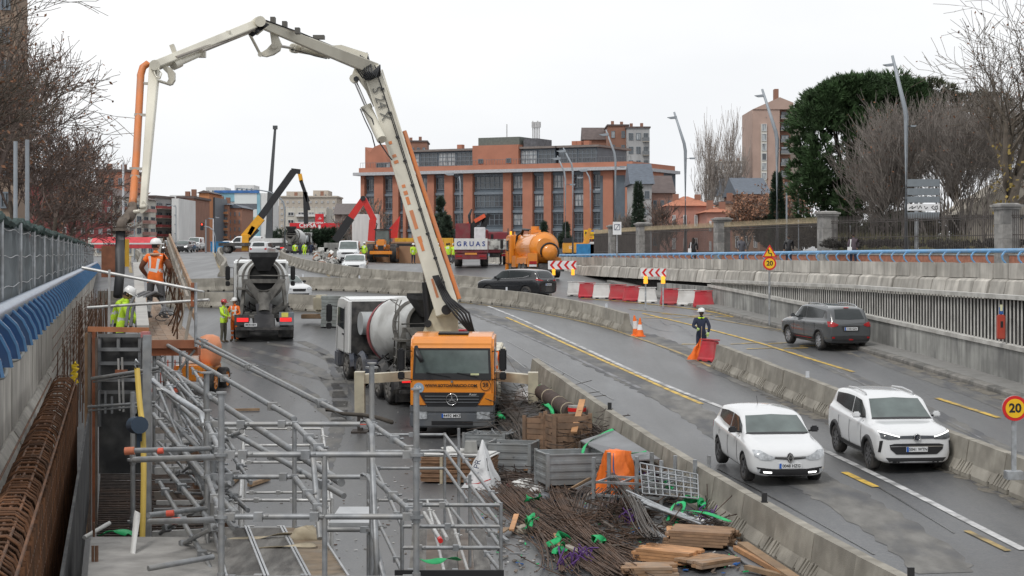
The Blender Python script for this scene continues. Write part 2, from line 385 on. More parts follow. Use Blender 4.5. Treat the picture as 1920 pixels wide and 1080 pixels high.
def ordn(i):
 if i<20: return ORD[i]
 T={2:('twenty','twentieth'),3:('thirty','thirtieth'),4:('forty','fortieth'),5:('fifty','fiftieth')}[(i+1)//10]
 return T[0]+'-'+ORD[(i+1)%10-1] if (i+1)%10 else T[1]
def barrier_row(pts,rowname,zoff=0,curve=True,zf=None,drop=None):
 p=smooth_poly(pts,2) if curve else [Vector(q) for q in pts]
 out=[]; acc=[p[0]]; cur=p[0].copy(); i=1
 while i<len(p):
  d=(p[i]-cur).length
  if d<2.0: i+=1; continue
  a=cur; b=p[i]; prev=p[i-1]
  lo,hi=0,1
  for _ in range(25):
   m=(lo+hi)/2; q=prev.lerp(b,m)
   if (q-cur).length<2.0: lo=m
   else: hi=m
  q=prev.lerp(b,hi); acc.append(q); cur=q
 n=len(acc)-1
 zz=zf or gz
 for k in range(n):
  a,b=acc[k],acc[k+1]; za,zb=zz(a.x,a.y),zz(b.x,b.y); A=Vector((a.x,a.y,za+zoff)); B=Vector((b.x,b.y,zb+zoff))
  o=bpy.data.objects.new('concrete_barrier',JM); COL.objects.link(o)
  d=(B-A); o.location=(A+B)/2+Vector((rnd.uniform(-.02,.02),rnd.uniform(-.02,.02),0)); o.rotation_euler=(rnd.uniform(-.01,.01),-math.atan2(d.z,d.xy.length),math.atan2(d.y,d.x)+rnd.uniform(-.006,.006))
  tag(o,'concrete barrier, %s from %s'%(ordn(k),rowname),'barrier','concrete barriers of '+rowname.split(' in ')[-1].split(' of ')[-1])
 return acc
def XY(*a): return [Vector((x,y,0)) for x,y in a]
rowA=barrier_row(XY((.75,58.5),(.93,57),(2.9,44),(4.15,37),(5.9,27),(7.1,20.5))[::1],'the far end of the front row beside the scrap')
rowB=barrier_row(gp([(860,565),(973,574),(1040,587),(1110,601),(1196,629)]),'the left in the curved row ending at the cone')
rowC=barrier_row(XY((7.1,62.4),(9.1,48.8),(10.75,37.7),(13.1,22.5)),'the red block in the median row behind the white cars')
rowD=barrier_row(XY((-22,96.5),(-16,95.5),(-8.7,92),(-5.6,85),(-2.6,74),(-1.35,67.5)),'the left in the row just behind the mixer trucks')
rowE=barrier_row(XY((-19.8,109),(-14.2,112),(-9,110.5),(-2.8,102)),'the left in the second row behind the mixer trucks')
rowF=barrier_row(XY((-24.5,195),(-20.5,160),(-15.5,139),(-12.6,129),(-9.6,121.5),(-6,118),(2.6,104.5)),'the crest in the long row by the road works')
rowG=barrier_row(XY((-34,212),(-30,185),(-25.5,158),(-22.5,143),(-20.5,128)),'the crest in the row between the far ramps')
rowH=barrier_row(XY((-38.5,186),(-32,157),(-27.6,134)),'the crest in the row left of the far ramp')
def reflector(row,px,label,dk=False):
 best=None
 for p,q in zip(row,row[1:]):
  for t in (0,.25,.5,.75):
   c=p.lerp(q,t); e=abs(960+F*c.x/c.y-px)
   if best is None or e<best[0]: best=(e,c)
 c=best[1]; t=MB(); t.box((0,0,.09),(.10,.05,.18)); t.box((0,0,.01),(.12,.1,.02))
 o=t.build('barrier_reflector',black if dk else M('pale_reflector',(.55,.57,.6),.3)); o.location=(c.x,c.y,gz(c.x,c.y)+.80); tag(o,label,'reflector','reflectors on the barriers')
reflector(rowA,1145,'black reflector post on the front barrier row beside the rebar heap',True)
reflector(rowA,1707,'black reflector post at the bottom of the front barrier row',True)
reflector(rowC,1519,'pale reflector on the median barrier row behind the white hatchback')
reflector(rowC,1747,'pale reflector on the median barrier beside the white SUV')
reflector(rowA,1433,'dark reflector on the front barrier row beside the hatchback wheel',True)
reflector(rowB,1139,'pale reflector on the curving barrier row')
reflector(rowB,951,'pale reflector on the barrier in front of the dark car')
reflector(rowE,575,'pale reflector on the barriers beside the drum of the far mixer')
reflector(rowE,673,'pale reflector on the barriers above the stacked grey panels')
# ---------------- right side: kerb, low wall, gallery, parapet ----------------
def strip(name,yv,xf0,xf1,zf0,zf1,mat,kind='structure',skirt=0):
 mb=MB(); vs=[]
 for y in yv: vs+= [(xf0(y),y,zf0(y)),(xf1(y),y,zf1(y))]
 mb.add(vs,[(2*i,2*i+1,2*i+3,2*i+2) for i in range(len(yv)-1)])
 return mb.build(name,mat,kind=kind)
YL=[14+2*i for i in range(54)]   # 14..120
zr=lambda x,y:gz(x,y)
kx=lambda y:lowX(y)-1.15
def loft(name,yv,profile,mat,kind='structure',parent=None):
 mb=MB(); n=None; vs=[]
 for y in yv:
  pr=profile(y); n=len(pr); vs+=[(x,y,z) for x,z in pr]
 mb.add(vs,[(i*n+k,i*n+k+1,(i+1)*n+k+1,(i+1)*n+k) for i in range(len(yv)-1) for k in range(n-1)])
 for e in (0,len(yv)-1): mb.add(vs[e*n:(e+1)*n],[tuple(range(n))])
 return mb.build(name,mat,kind=kind,parent=parent)
loft('right_footway',YL,lambda y:[(kx(y)+.30,gz(kx(y),y)-.3),(kx(y)+.30,gz(kx(y),y)+.155),(lowX(y)+.1,gz(kx(y),y)+.17),(lowX(y)+.1,gz(kx(y),y)-.3)],pavem)
kt=thing('kerb','grey rounded kerb along the low footway under the right hand wall','kerb',(kx(60),60,gz(kx(60),60)))
KM=MB().prism([(-.15,-.495,-.2),(.15,-.495,-.2),(.15,-.495,.15),(-.08,-.495,.15),(-.14,-.495,.11),(-.15,-.495,.05)][::-1],(0,.99,0)).mesh('kerb_stone',kerbm)
for i in range(78):
 y=30+i*1.0; y2=y+1; a=Vector((kx(y)+.15,y,gz(kx(y),y))); b=Vector((kx(y2)+.15,y2,gz(kx(y2),y2)))
 o=obj('kerb_stone',KM,kt); d=b-a; o.location=(a+b)/2-kt.location; o.rotation_euler=(math.atan2(d.z,d.y),0,-math.atan2(d.x,d.y))
def low_top(y):   # h below eye of the low wall's top
 return EZ-interp(y,[(20,4.25),(54,3.03),(71,2.45),(80,2.15),(95,1.98),(108,1.9),(120,1.8)])
wt=thing('low_retaining_wall','low grey concrete wall carrying the slatted railing beside the right lane','wall',(lowX(54),54,gz(lowX(54),54)))
for i in range(42):
 y=24+i*2.0; y1=y+1.985; zf=lambda yy:EZ-interp(yy,[(20,4.1),(54,3.0),(71,2.42),(95,1.75),(110,1.75)])
 z0=lambda yy:gz(kx(yy),yy)
 mb=MB(); vs=[]
 for yy in (y,y1):
  for x,z in ((lowX(yy),z0(yy)-.2),(lowX(yy),zf(yy)),(lowX(yy)+.22,zf(yy)),(lowX(yy)+.22,z0(yy)-.2)): vs.append((x,yy,z))
 mb.add(vs,[(0,1,5,4),(1,2,6,5),(2,3,7,6),(3,0,4,7),(3,2,1,0),(4,5,6,7)])
 mb.build('wall_panel',conc_g,wt,world=True)
pale=M('pale_painted_rail',(.52,.51,.48),.6,var=.12,scale=2,dirt=(.25,.24,.22),da=.5)
rt=thing('slatted_railing','long pale concrete railing with upright bars on top of the low right wall','railing',(lowX(54),54,4))
wl=lambda yy:EZ-interp(yy,[(20,4.1),(54,3.0),(71,2.42),(95,1.75),(110,1.75)])
tl=lambda yy:EZ-interp(yy,[(20,1.42),(54,1.42),(71,1.37),(95,1.50),(110,1.7)])
for nm,f in (('bottom_rail',wl),('top_rail',tl)):
 YR=[24+i for i in range(72)]
 mb=MB(); vs=[]
 for y in YR:
  for x,z in ((lowX(y)-.06,0),(lowX(y)-.06,.13),(lowX(y)+.24,.13),(lowX(y)+.24,0)): vs.append((x,y,f(y)+z+.002))
 mb.add(vs,[(i*4+k,i*4+(k+1)%4,(i+1)*4+(k+1)%4,(i+1)*4+k) for i in range(len(YR)-1) for k in range(4)]+[(3,2,1,0)])
 mb.build(nm,pale,rt,world=True)
mb=MB(); y=26.0
while y<95:
 if tl(y)-wl(y)>.2: mb.beam((lowX(y)+.09,y,wl(y)+.1),(lowX(y)+.09,y,tl(y)+.04),.04,.04)
 y+=.29
mb.build('railing_bars',pale,rt,world=True,kind='stuff')
gm=M('gallery_shade_tone',(.05,.047,.045),.9,var=.3,scale=.8,streak=.5)  # near-black tone puts the gallery's shade into the wall colour
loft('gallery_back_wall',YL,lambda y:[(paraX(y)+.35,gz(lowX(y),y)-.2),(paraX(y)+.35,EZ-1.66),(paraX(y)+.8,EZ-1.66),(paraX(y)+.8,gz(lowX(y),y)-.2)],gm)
pt=thing('street_parapet','long pale precast concrete parapet with two rows of panels under the blue rail','wall',(paraX(63),63,EZ-.34))
pu=MB(); pu.prism([(0,-.62,0),(0,-.62,-.55),(.2,-.62,-.55),(.25,-.62,0)],(0,1.185,0))
pu.v=[(x+ (z*.02),y,z) for x,y,z in pu.v]
pl=MB(); pl.prism([(-.02,-.62,-.565),(-.16,-.62,-.66),(-.30,-.62,-1.28),(.1,-.62,-1.28),(.2,-.62,-.565)],(0,1.185,0))
PU=pu.mesh('upper_panel',conc_w); PL=pl.mesh('lower_panel',conc_w)
par_dir=Vector((-.193,1,0)).normalized(); ang=math.atan2(.193,1)
n=0; s0=Vector((paraX(50),50,0))
zs=lambda y:EZ-interp(y,[(40,.34),(75,.34),(130,.26),(170,.2)])
while True:
 p=s0+par_dir*1.25*n
 if p.y>168: break
 for me,nm in ((PU,'upper_panel'),(PL,'lower_panel')):
  o=obj(nm,me,pt); o.location=Vector((p.x+rnd.uniform(-.04,.04),p.y,zs(p.y)-rnd.uniform(0,.02)))-pt.location; o.rotation_euler=(0,rnd.uniform(-.01,.01),ang)
 n+=1
bt=thing('blue_street_railing','long blue tubular railing with curved ribs on top of the right hand parapet','railing',(paraX(63),63,EZ-.3))
rail_z=lambda y:EZ-interp(y,[(40,-.10),(63,-.10),(75,-.07),(130,.13),(170,.2)])
MB().tube([(paraX(y)+.30,y,rail_z(y)) for y in range(44,172,4)],.085,10).build('rail_tube',steel_lb,bt,world=True)
rb=MB(); pts=[(.20,0,-.02),(.08,0,.10),(.05,0,.22),(.14,0,.33),(.28,0,.38)]
for a,b in zip(pts,pts[1:]): rb.beam(a,b,.035,.09,up=(0,1,0))
RB=rb.mesh('rib',steel_lb)
for i in range(100):
 p=s0+par_dir*1.25*i
 if p.y>168: break
 o=obj('rib',RB,bt); o.location=Vector((p.x,p.y+.1,zs(p.y)))-bt.location; o.scale=(1,1,(rail_z(p.y)-zs(p.y))/.38); o.rotation_euler=(0,0,ang)
# ---------------- left wall ----------------
ldir=Vector((LW_DX,1,0)).normalized(); lang=math.atan2(-LW_DX,1)
def LP(Y,off=0,z=0): return Vector((leftX(Y)+off,Y,z))
lt=thing('left_retaining_wall','tall pale retaining wall of precast panels along the left side','wall',LP(30,0,3))
lu=MB(); lu.prism([(0,-.995,-1.2),(0,-.995,-2.32),(-.25,-.995,-2.32),(-.3,-.995,-1.2)][::-1],(0,1.988,0))
ll=MB(); ll.prism([(-.25,-.995,-2.335),(.03,-.995,-2.335),(.10,-.995,-2.44),(.24,-.995,-3.10),(.02,-.995,-3.12),(-.02,-.995,-5.9),(-.25,-.995,-5.9)],(0,1.988,0))
ll.v=ll.v
LU=lu.mesh('upper_panel',conc_w); LLm=ll.mesh('lower_panel',conc_w)
for i in range(60):
 p=LP(15)+ldir*2.0*i
 for me,nm in ((LU,'upper_panel'),(LLm,'lower_panel')):
  o=obj(nm,me,lt); o.location=p+Vector((rnd.uniform(-.012,.012),0,EZ))-lt.location; o.rotation_euler=(0,0,lang)
cp=MB(); cp.beam(LP(14,-.2,EZ-1.17),LP(135,-.2,EZ-1.17),.62,.07)
cp.build('coping',conc_w,lt,world=True)
lb=thing('blue_left_railing','big blue railing of curved plates under a silver tube on the left wall','railing',LP(30,0,EZ-1.1))
MB().tube([LP(y,-.02,EZ-.70) for y in range(14,138,3)],.105,14).build('rail_tube',M('silver_blue_tube',(.27,.34,.44),.3,metal=.8,var=.12,scale=3),lb,world=True)
fp=MB(); arc=[(-.30,0),(-.27,.22),(-.18,.38),(-.02,.45),(.10,.42),(.21,.31),(.29,.15),(.32,0)]
fp.prism([(x,-.012,z) for x,z in arc],(0,.024,0)); 
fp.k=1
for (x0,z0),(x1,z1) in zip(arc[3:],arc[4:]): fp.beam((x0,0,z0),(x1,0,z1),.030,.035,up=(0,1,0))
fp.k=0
fp.beam((-.3,0,.012),(.24,0,.012),.14,.02)
FPm=fp.mesh('rib',[steel_b,M('blue_flange_highlight',(.12,.28,.52),.25,coat=.4,var=.1)])  # the lighter blue paints a highlight along each rib's rim
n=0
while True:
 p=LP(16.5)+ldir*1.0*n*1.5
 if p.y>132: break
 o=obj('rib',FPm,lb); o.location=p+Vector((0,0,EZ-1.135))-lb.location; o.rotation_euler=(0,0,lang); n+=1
cb=thing('hanging_cable','grey cable looping along the coping of the left wall','cable',LP(30,.2,EZ-1.2))
pts=[]
y=15
while y<110:
 pts.append(LP(y,.12+.05*math.sin(y*1.7),EZ-1.22-.09*abs(math.sin(y*1.05))-(.06 if rnd.random()<.1 else 0))); y+=.35
MB().tube(pts,.028,5).build('cable',M('grey_cable',(.25,.26,.25),.7),cb,world=True)
netm=M('grey_debris_net',(.115,.135,.145),.85,var=.3,scale=1.5,streak=.35,dirt=(.25,.27,.28),da=.35,dscale=.8)
netg=M('dark_green_net',(.018,.045,.040),.85,var=.4,scale=6)
ft=thing('site_fence','tall wire mesh fence hung with grey netting and a dark green top hem','fence',LP(28,-1.0,EZ-1.6))
nn=0
for i in range(24):
 y0=15+i*5.0; a=LP(y0,-.30,0); b=LP(y0+4.95,-.30,0); k=MB(); K=12; Z=8; vs=[]
 for u in range(K+1):
  for v in range(Z+1):
   q=a.lerp(b,u/K); z=EZ-1.12+1.58*v/Z-(.05*math.sin(math.pi*u/K) if v==Z else 0)
   off=.035*math.sin(u*1.3+i*2)+.025*math.sin(v*1.9+u*.7+i)+rnd.uniform(-.012,.012)
   vs.append((q.x+off,q.y,z))
 k.sm(); k.add(vs,[(u*(Z+1)+v,(u+1)*(Z+1)+v,(u+1)*(Z+1)+v+1,u*(Z+1)+v+1) for u in range(K) for v in range(Z)])
 net=k.build('net_panel',netm,ft,world=True)
 w_=MB()
 for z in (.7,1.1,1.55,1.95):
  w_.tube([(lerp(a.x,b.x,t)+.075,lerp(a.y,b.y,t),EZ-1.6+z+.02*math.sin(t*9+i+z*3)) for t in [j/8 for j in range(9)]],.007,4)
 w_.build('wire',galv,ft,world=True)
 po=MB(); po.cyl((a.x+.09,a.y,EZ-1.2),(a.x+.09,a.y,EZ+.50),.030,n=8)
 po.build('post',galv,ft,world=True)
 hm=MB(); hp=[(lerp(a.x,b.x,t)+.05+rnd.uniform(-.03,.03),lerp(a.y,b.y,t),EZ+.49+rnd.uniform(-.05,.05)) for t in [j/14 for j in range(15)]]
 hm.tube(hp,[rnd.uniform(.045,.085) for _ in hp],6,smooth=False); hm.build('top_hem',netg,ft,world=True)
# ---------------- buildings ----------------
brick_o=M('orange_brick',(.40,.17,.11),.85,var=.12,scale=.5,bump=.2,bscale=6)
brick_o2=M('orange_render',(.50,.22,.10),.85,var=.1,scale=.3)
brick_b=M('brown_brick',(.26,.135,.095),.85,var=.12,scale=.5)
brick_m=M('maroon_render',(.27,.06,.06),.85,var=.1,scale=.4,streak=.15)
beige=M('beige_render',(.46,.41,.35),.85,var=.08,scale=.3,streak=.15)
cream=M('cream_render',(.58,.56,.50),.85,var=.08,scale=.3,streak=.2)
greyr=M('grey_render',(.38,.38,.38),.85,var=.1,scale=.3,streak=.2)
whiter=M('white_render',(.68,.68,.67),.85,var=.06,scale=.3,streak=.15)
slate=M('slate_roof',(.10,.12,.15),.6,var=.2,scale=2)
tile=M('red_roof_tile',(.42,.16,.09),.85,var=.25,scale=2)
dkroof=M('dark_brown_roof',(.11,.085,.08),.8,var=.2,scale=1)
steel_d=M('dark_grey_cladding',(.10,.125,.15),.5,var=.12,scale=1)
frame_d=M('grey_window_frame',(.16,.19,.22),.5)
frame_w=M('white_window_frame',(.6,.6,.6),.5)
pane=M('window_glass',(.05,.06,.07),.08,var=.3,scale=1,spec=.9)
pane2=M('curtained_window_glass',(.30,.32,.33),.15,var=.6,scale=1.3,spec=.8,aniso=(4,1,.5))
rail_g=M('balcony_railing',(.16,.17,.18),.5)
WC={}
def window_mesh(w,h,fm,cols=2,rows=1,fr=.09):
 k=(round(w,1),round(h,1),fm.name,cols,rows)
 if k in WC: return WC[k]
 m=MB(); d=.14
 m.bb(-w/2,w/2,-d,.0,-h/2,-h/2+fr); m.bb(-w/2,w/2,-d,.0,h/2-fr,h/2); m.bb(-w/2,-w/2+fr,-d,.0,-h/2+fr,h/2-fr); m.bb(w/2-fr,w/2,-d,.0,-h/2+fr,h/2-fr)
 for i in range(1,cols): x=-w/2+w*i/cols; m.bb(x-fr/2,x+fr/2,-d*.9,0,-h/2+fr,h/2-fr)
 for i in range(1,rows): z=-h/2+h*i/rows; m.bb(-w/2+fr,w/2-fr,-d*.85,0,z-fr/2,z+fr/2)
 p=MB(); p.bb(-w/2+fr*.5,w/2-fr*.5,-.05,-.01,-h/2+fr*.5,h/2-fr*.5)
 WC[k]=(m.mesh('window',fm),p.mesh('pane',pane),p.mesh('pane',pane2)); return WC[k]
def win(par,x,y,z,w,h,fm,cols=2,rows=1,curt=.35,rz=0):
 a,b,c=window_mesh(w,h,fm,cols,rows)
 o=obj('window',a,par); o.location=(x,y,z); o.rotation_euler=(0,0,rz)
 obj('pane',c if rnd.random()<curt else b,o)
 return o
def bldg(name,label,x0,x1,yt,Y,wm,floors,bays,Y1=None,ww=.5,wh=.5,depth=14,fm=frame_d,balc=(),bm=None,zb=None,roof=None,rm=None,top=.0,cols=2,group=None,side=0,base=.12,fh=None):
 Y1=Y1 or Y; A=W(x0,0,Y); B=W(x1,0,Y1); z0=min(gz(A.x,A.y),gz(B.x,B.y))-.3 if zb is None else zb
 zt=EZ+(475-yt)*(Y+Y1)/2/F
 d=Vector((B.x-A.x,B.y-A.y,0)); Lg=d.length; rz=math.atan2(d.y,d.x)
 t=thing(name,label,'building',(A.x,A.y,z0),(0,0,rz),group); Hh=zt-z0
 MB().bb(0,Lg,0,depth,0,Hh).build('wall',wm,t)
 rm=rm or dkroof
 if roof=='flat':
  m=MB(); m.bb(-.25,Lg+.25,-.3,depth+.2,Hh+.002,Hh+.35); r=m.build('roof',rm,t)
 elif roof=='gable':   # ridge parallel to the facade
  m=MB(); hh=min(depth*.28,Hh*.3); m.prism([(-.4,-.5,Hh+.003),(-.4,depth/2,Hh+hh),(-.4,depth+.5,Hh+.003)],(Lg+.8,0,0)); r=m.build('roof',rm,t)
 elif roof=='gablef':  # gable faces the camera
  m=MB(); hh=Lg*.28; m.prism([(-.4,-.3,Hh+.003),(Lg/2,-.3,Hh+hh),(Lg+.4,-.3,Hh+.003)],(0,depth,0)); r=m.build('roof',rm,t)
 elif roof=='hip':
  m=MB(); hh=min(depth,Lg)*.25; q=min(depth,Lg)*.45
  m.add([(-.4,-.4,Hh+.003),(Lg+.4,-.4,Hh+.003),(Lg+.4,depth,Hh+.003),(-.4,depth,Hh+.003),(q,depth/2,Hh+hh),(Lg-q,depth/2,Hh+hh)],[(0,1,5,4),(1,2,5),(2,3,4,5),(3,0,4),(3,2,1,0)]); r=m.build('roof',rm,t)
 else: r=None
 if r is not None and roof in('gable','hip','flat'):
  for k in range(2):
   cx=Lg*(.25+.45*k+rnd.uniform(-.05,.05)); MB().bb(cx-.35,cx+.35,depth*.3,depth*.3+.8,Hh+.1,Hh+1.1+rnd.random()*.5).build('chimney',brick_b,r)
 fl=(Hh*(1-base)-.4)/floors; bw=Lg/bays
 for f in range(floors):
  z=Hh*base+fl*(f+.5)
  for b in range(bays):
   x=bw*(b+.5)
   win(t,x,-.004,z,bw*ww,fl*wh,fm,cols,1)
   if b in balc:
    m=MB(); m.bb(x-bw*.46,x+bw*.46,-1.1,-.01,z-fl*.40,z-fl*.36); 
    m.k=1; m.bb(x-bw*.46,x+bw*.46,-1.12,-1.05,z-fl*.355,z-fl*.08); m.bb(x-bw*.46,x-bw*.44,-1.05,-.01,z-fl*.355,z-fl*.08); m.bb(x+bw*.44,x+bw*.46,-1.05,-.01,z-fl*.355,z-fl*.08)
    m.build('balcony',[beige,bm or rail_g],t)
 if side:
  for f in range(floors):
   z=Hh*base+fl*(f+.5)
   for k in range(side):
    o=win(t,Lg+.004,depth*(k+.5)/side,z,1.4,fl*wh,fm,2,1,rz=R(90))
 return t,Lg,Hh
A=W(676,0,327); B=W(1183,0,303); z0=5.4; d=Vector((B.x-A.x,B.y-A.y,0)); Lm=d.length
mbld=thing('brick_office_building','long orange brick office building with tall brick piers and grey window bays','building',(A.x,A.y,z0),(0,0,math.atan2(d.y,d.x)))
U=lambda zx:(zx-50)/(1727-50)*Lm
Zp=lambda zy:EZ+(475-(220+zy/3.31))*.0935-z0
zt=Zp(350)
MB().bb(0,Lm,.9,20,0,zt).build('wall',steel_d,mbld)
piers=[(50,75),(140,200),(262,300),(330,348),(388,425),(487,530),(597,650),(717,775),(965,1015),(1085,1145),(1213,1258),(1333,1385),(1450,1497),(1565,1622),(1693,1727)]
for a,b in piers: MB().bb(U(a),U(b),0,.9,0,zt).build('pier',brick_o,mbld)
m=MB(); m.bb(-.9,Lm+.9,-1.2,20,zt+.003,zt+.55); m.build('eave',M('pale_metal_eave',(.42,.43,.45),.5),mbld)
MB().bb(-.3,Lm+.3,-.1,19,zt+.553,Zp(300)).build('brick_band',brick_o,mbld)
ff=[(370,448),(487,560),(602,672),(715,790)]
for (a,b),(c,e) in zip(piers,piers[1:]):
 x0,x1=U(b),U(c)
 if x1-x0<.8: continue
 for ya,yb in ff:
  win(mbld,(x0+x1)/2,.88,(Zp(ya)+Zp(yb))/2,(x1-x0)*.93,Zp(ya)-Zp(yb),frame_d,6 if x1-x0>4 else 3,2,.45)
 for ya in (355,468,582,695):
  MB().bb(x0,x1,.55,.897,Zp(ya+14),Zp(ya-2)).build('spandrel',M('grey_spandrel',(.17,.20,.23),.6),mbld)
def upper(a,b,nw):
 MB().bb(U(a),U(b),1.5,14,Zp(300),Zp(205)).build('wall',steel_d,mbld)
 w_=(U(b)-U(a))/nw
 for i in range(nw): win(mbld,U(a)+w_*(i+.5),1.48,(Zp(215)+Zp(297))/2,w_*.94,Zp(215)-Zp(297),frame_d,4,3,.6)
 MB().bb(U(a)-.5,U(b)+.5,.9,15,Zp(205)+.003,Zp(192)).build('roof',M('brown_flat_roof',(.2,.17,.155),.7),mbld)
upper(300,765,4); upper(1050,1262,2); upper(1282,1510,2)
MB().bb(U(765),U(1050),.6,13,Zp(300),Zp(178)).build('brick_block',brick_o,mbld)
MB().bb(U(785),U(1040),1.6,12,Zp(178)+.003,Zp(128)).build('plant_screen',M('green_grey_louvre',(.13,.145,.13),.7,var=.2,scale=3),mbld)
for zx in (818,992): win(mbld,U(zx),.59,Zp(275),.9,.8,frame_d,1,1)
m=MB(); m.prism([(U(65),.8,Zp(300)),(U(65),.8,Zp(165)),(U(95),.8,Zp(200)),(U(125),.8,Zp(165)),(U(165),.8,Zp(150)),(U(235),.8,Zp(300))],(0,11,0)); m.build('brick_block',brick_o,mbld)
for zx in (160,190,215): win(mbld,U(zx),.78,Zp(285),1.1,.9,frame_d,1,1)
m=MB(); m.cyl((U(908),5,Zp(128)),(U(908),5,Zp(40)),.09,n=6)
for k in range(5): m.cyl((U(1085+k*10),4,Zp(178)),(U(1085+k*10),4,Zp(28+k%3*14)),.1,n=6); m.bb(U(1082+k*10),U(1090+k*10),3.7,4.3,Zp(70),Zp(35))
m.build('antenna',M('pale_antenna',(.5,.5,.5),.5),mbld)
m=MB(); m.bb(U(1060),U(1140),2,8,Zp(205),Zp(140)); m.build('plant_box',M('dark_plant_box',(.1,.1,.11),.6,var=.4,scale=2),mbld)
for zx in (555,1278,1305,1352): MB().bb(U(zx)-.5,U(zx)+.5,8,9,Zp(205),Zp(150)).build('chimney',brick_o,mbld)
m=MB()
for i in range(100): m.cyl((Lm*i/99,-.05,Zp(300)),(Lm*i/99,-.05,Zp(300)+.9),.03,n=4)
m.beam((0,-.05,Zp(300)+.9),(Lm,-.05,Zp(300)+.9),.05,.05); m.build('roof_railing',rail_g,mbld,kind='stuff')
a=B+Vector((.3,.2,0)); 
t=thing('grey_office_wing','dark grey wing at the right end of the brick office building','building',(a.x,a.y,z0),(0,0,R(62)))
MB().bb(0,13,0,6,0,Zp(380)).build('wall',steel_d,t); MB().bb(-.1,13,-.05,5.9,Zp(380)+.003,Zp(310)).build('brick_band',brick_o,t)
for i in range(2):
 for f in range(3): win(t,3+i*5,-.004,3+f*3.4,2.6,1.7,frame_d,3,2)
bldg('brick_tower_block','brown brick and grey tower block rising behind the right end of the office',1140,1178,236,430,brick_b,8,2,depth=14,roof='flat',ww=.35)
bldg('brick_tower_block','grey striped apartment tower at the far right behind the orange office building',1176,1218,240,426,greyr,8,3,depth=14,roof='flat',balc=(2,),ww=.6)
bldg('brick_tower_block','low brown sloping roofed block behind the office left of the grey tower',1095,1142,262,440,brick_b,6,3,depth=12,roof='gable')
bldg('brick_tower_block','small brown block behind the left part of the office roof',758,800,266,430,brick_b,6,4,depth=12,roof='flat')
bldg('dark_roof_house','dark grey slated house just right of the office building',1186,1222,345,250,greyr,4,2,depth=12,roof='gable',rm=slate)
bldg('dark_roof_house','brick house under a dark brown roof behind the right hand conifers',1208,1262,362,262,M('rosy_brick',(.33,.19,.15),.85),3,4,depth=14,roof='gable',rm=dkroof)
bldg('red_roof_house','pink brick house with a red tiled roof and white bay window',1253,1336,386,215,M('pink_brick',(.44,.22,.17),.85,var=.12,scale=1),2,4,roof='hip',rm=tile,depth=12,fm=frame_w,ww=.3)
bldg('red_roof_house','pink brick wing with small paired windows right of the red roofed house',1326,1372,398,206,M('pink_brick',(.44,.22,.17)),2,4,roof='hip',rm=tile,depth=10,fm=frame_w,ww=.35)
bldg('brick_house','light brown brick house with a white shuttered window behind the beech',1356,1425,382,232,M('tan_brick',(.42,.26,.18),.85,var=.12,scale=1),2,4,roof='flat',depth=10,fm=frame_w,ww=.4)
bldg('slate_roof_house','blue slate roofed house halfway up the slope right of the poplars',1368,1424,362,330,whiter,2,4,roof='gable',rm=slate,depth=22,ww=.3)
bldg('slate_roof_house','lower blue slate roofed house in front of the tall brick tower',1385,1442,364,300,brick_b,2,5,roof='gable',rm=slate,depth=20,ww=.3)
bldg('white_apartment_block','pale distant apartment block left of the tall brick tower',1338,1408,304,520,whiter,7,6,depth=16,roof='flat',rm=cream,ww=.5,balc=(1,4),bm=whiter)
t,Lg,Hh=bldg('tall_brick_tower','tall pinkish brick tower with a white stair strip between lamp post and pine',1411,1462,205,330,M('tower_pink_brick',(.42,.30,.25),.85,var=.08,scale=.6),11,1,depth=15,ww=.02,wh=.05)
m=MB(); m.bb(Lg*.30,Lg*.52,-.25,-.005,1,Hh*.9); m.build('stair_strip',cream,t)
for f in range(13): win(t,Lg*.42,-.26,2+f*Hh*.9/13.5,.9,Hh*.05,frame_w,1,1,.9)
m=MB(); m.prism([(0,-.2,Hh),(Lg*1.0,-.2,Hh+2.2),(Lg*1.5,-.2,Hh+1.2),(Lg*1.5,-.2,Hh)],(0,8,0)); r=m.build('roof',MATS['tower_pink_brick'],t); MB().bb(Lg*.9,Lg*1.05,3,5,Hh+1.5,Hh+4).build('chimney',brick_b,r)
bldg('tall_brick_tower','right half of the tall tower with stacked balconies beside the pine',1462,1482,200,331,brick_b,11,1,depth=14,balc=(0,),ww=.7)
bldg('tall_brick_tower','plain pale grey flank of the tall tower showing above the pine',1482,1502,207,336,beige,11,2,depth=14,ww=.02,wh=.05)
t,Lg,Hh=bldg('maroon_apartment_block','maroon rendered apartment block behind the bare plane trees',92,211,352,215,brick_m,5,7,Y1=235,depth=14,fm=frame_w,ww=.34,roof='gable',rm=dkroof)
MB().bb(Lg*.2,Lg*.75,-.5,-.02,Hh*.72,Hh*.9).build('white_band',cream,t)
bldg('orange_gable_house','orange brick block with a tall chimney above the maroon block',180,236,322,262,brick_o,5,3,depth=12,roof='flat',rm=dkroof)
bldg('cream_apartment_block','cream apartment block with pink panels behind the hanging concrete hose',211,292,372,238,cream,4,6,Y1=262,depth=15,fm=frame_d,roof='gable',rm=dkroof,ww=.5,balc=(1,4),bm=M('pink_panel',(.45,.25,.22),.8))
bldg('grey_apartment_block','grey block with maroon balconies between cream block and white flank wall',290,323,372,268,greyr,5,2,Y1=275,depth=15,balc=(0,1),bm=brick_m,roof='flat')
bldg('white_flank_building','plain white flank wall between the maroon balconies and brown balconies',322,335,372,262,whiter,5,1,depth=14,ww=.02,wh=.05)
bldg('brown_balcony_building','brown brick building full of dark balconies behind the worker in orange',334,362,372,275,brick_b,6,2,depth=15,balc=(0,1),roof='flat')
bldg('orange_tower_building','orange and slate grey residential tower with dark pyramid roof',362,374,372,300,steel_d,6,1,depth=13,ww=.4)
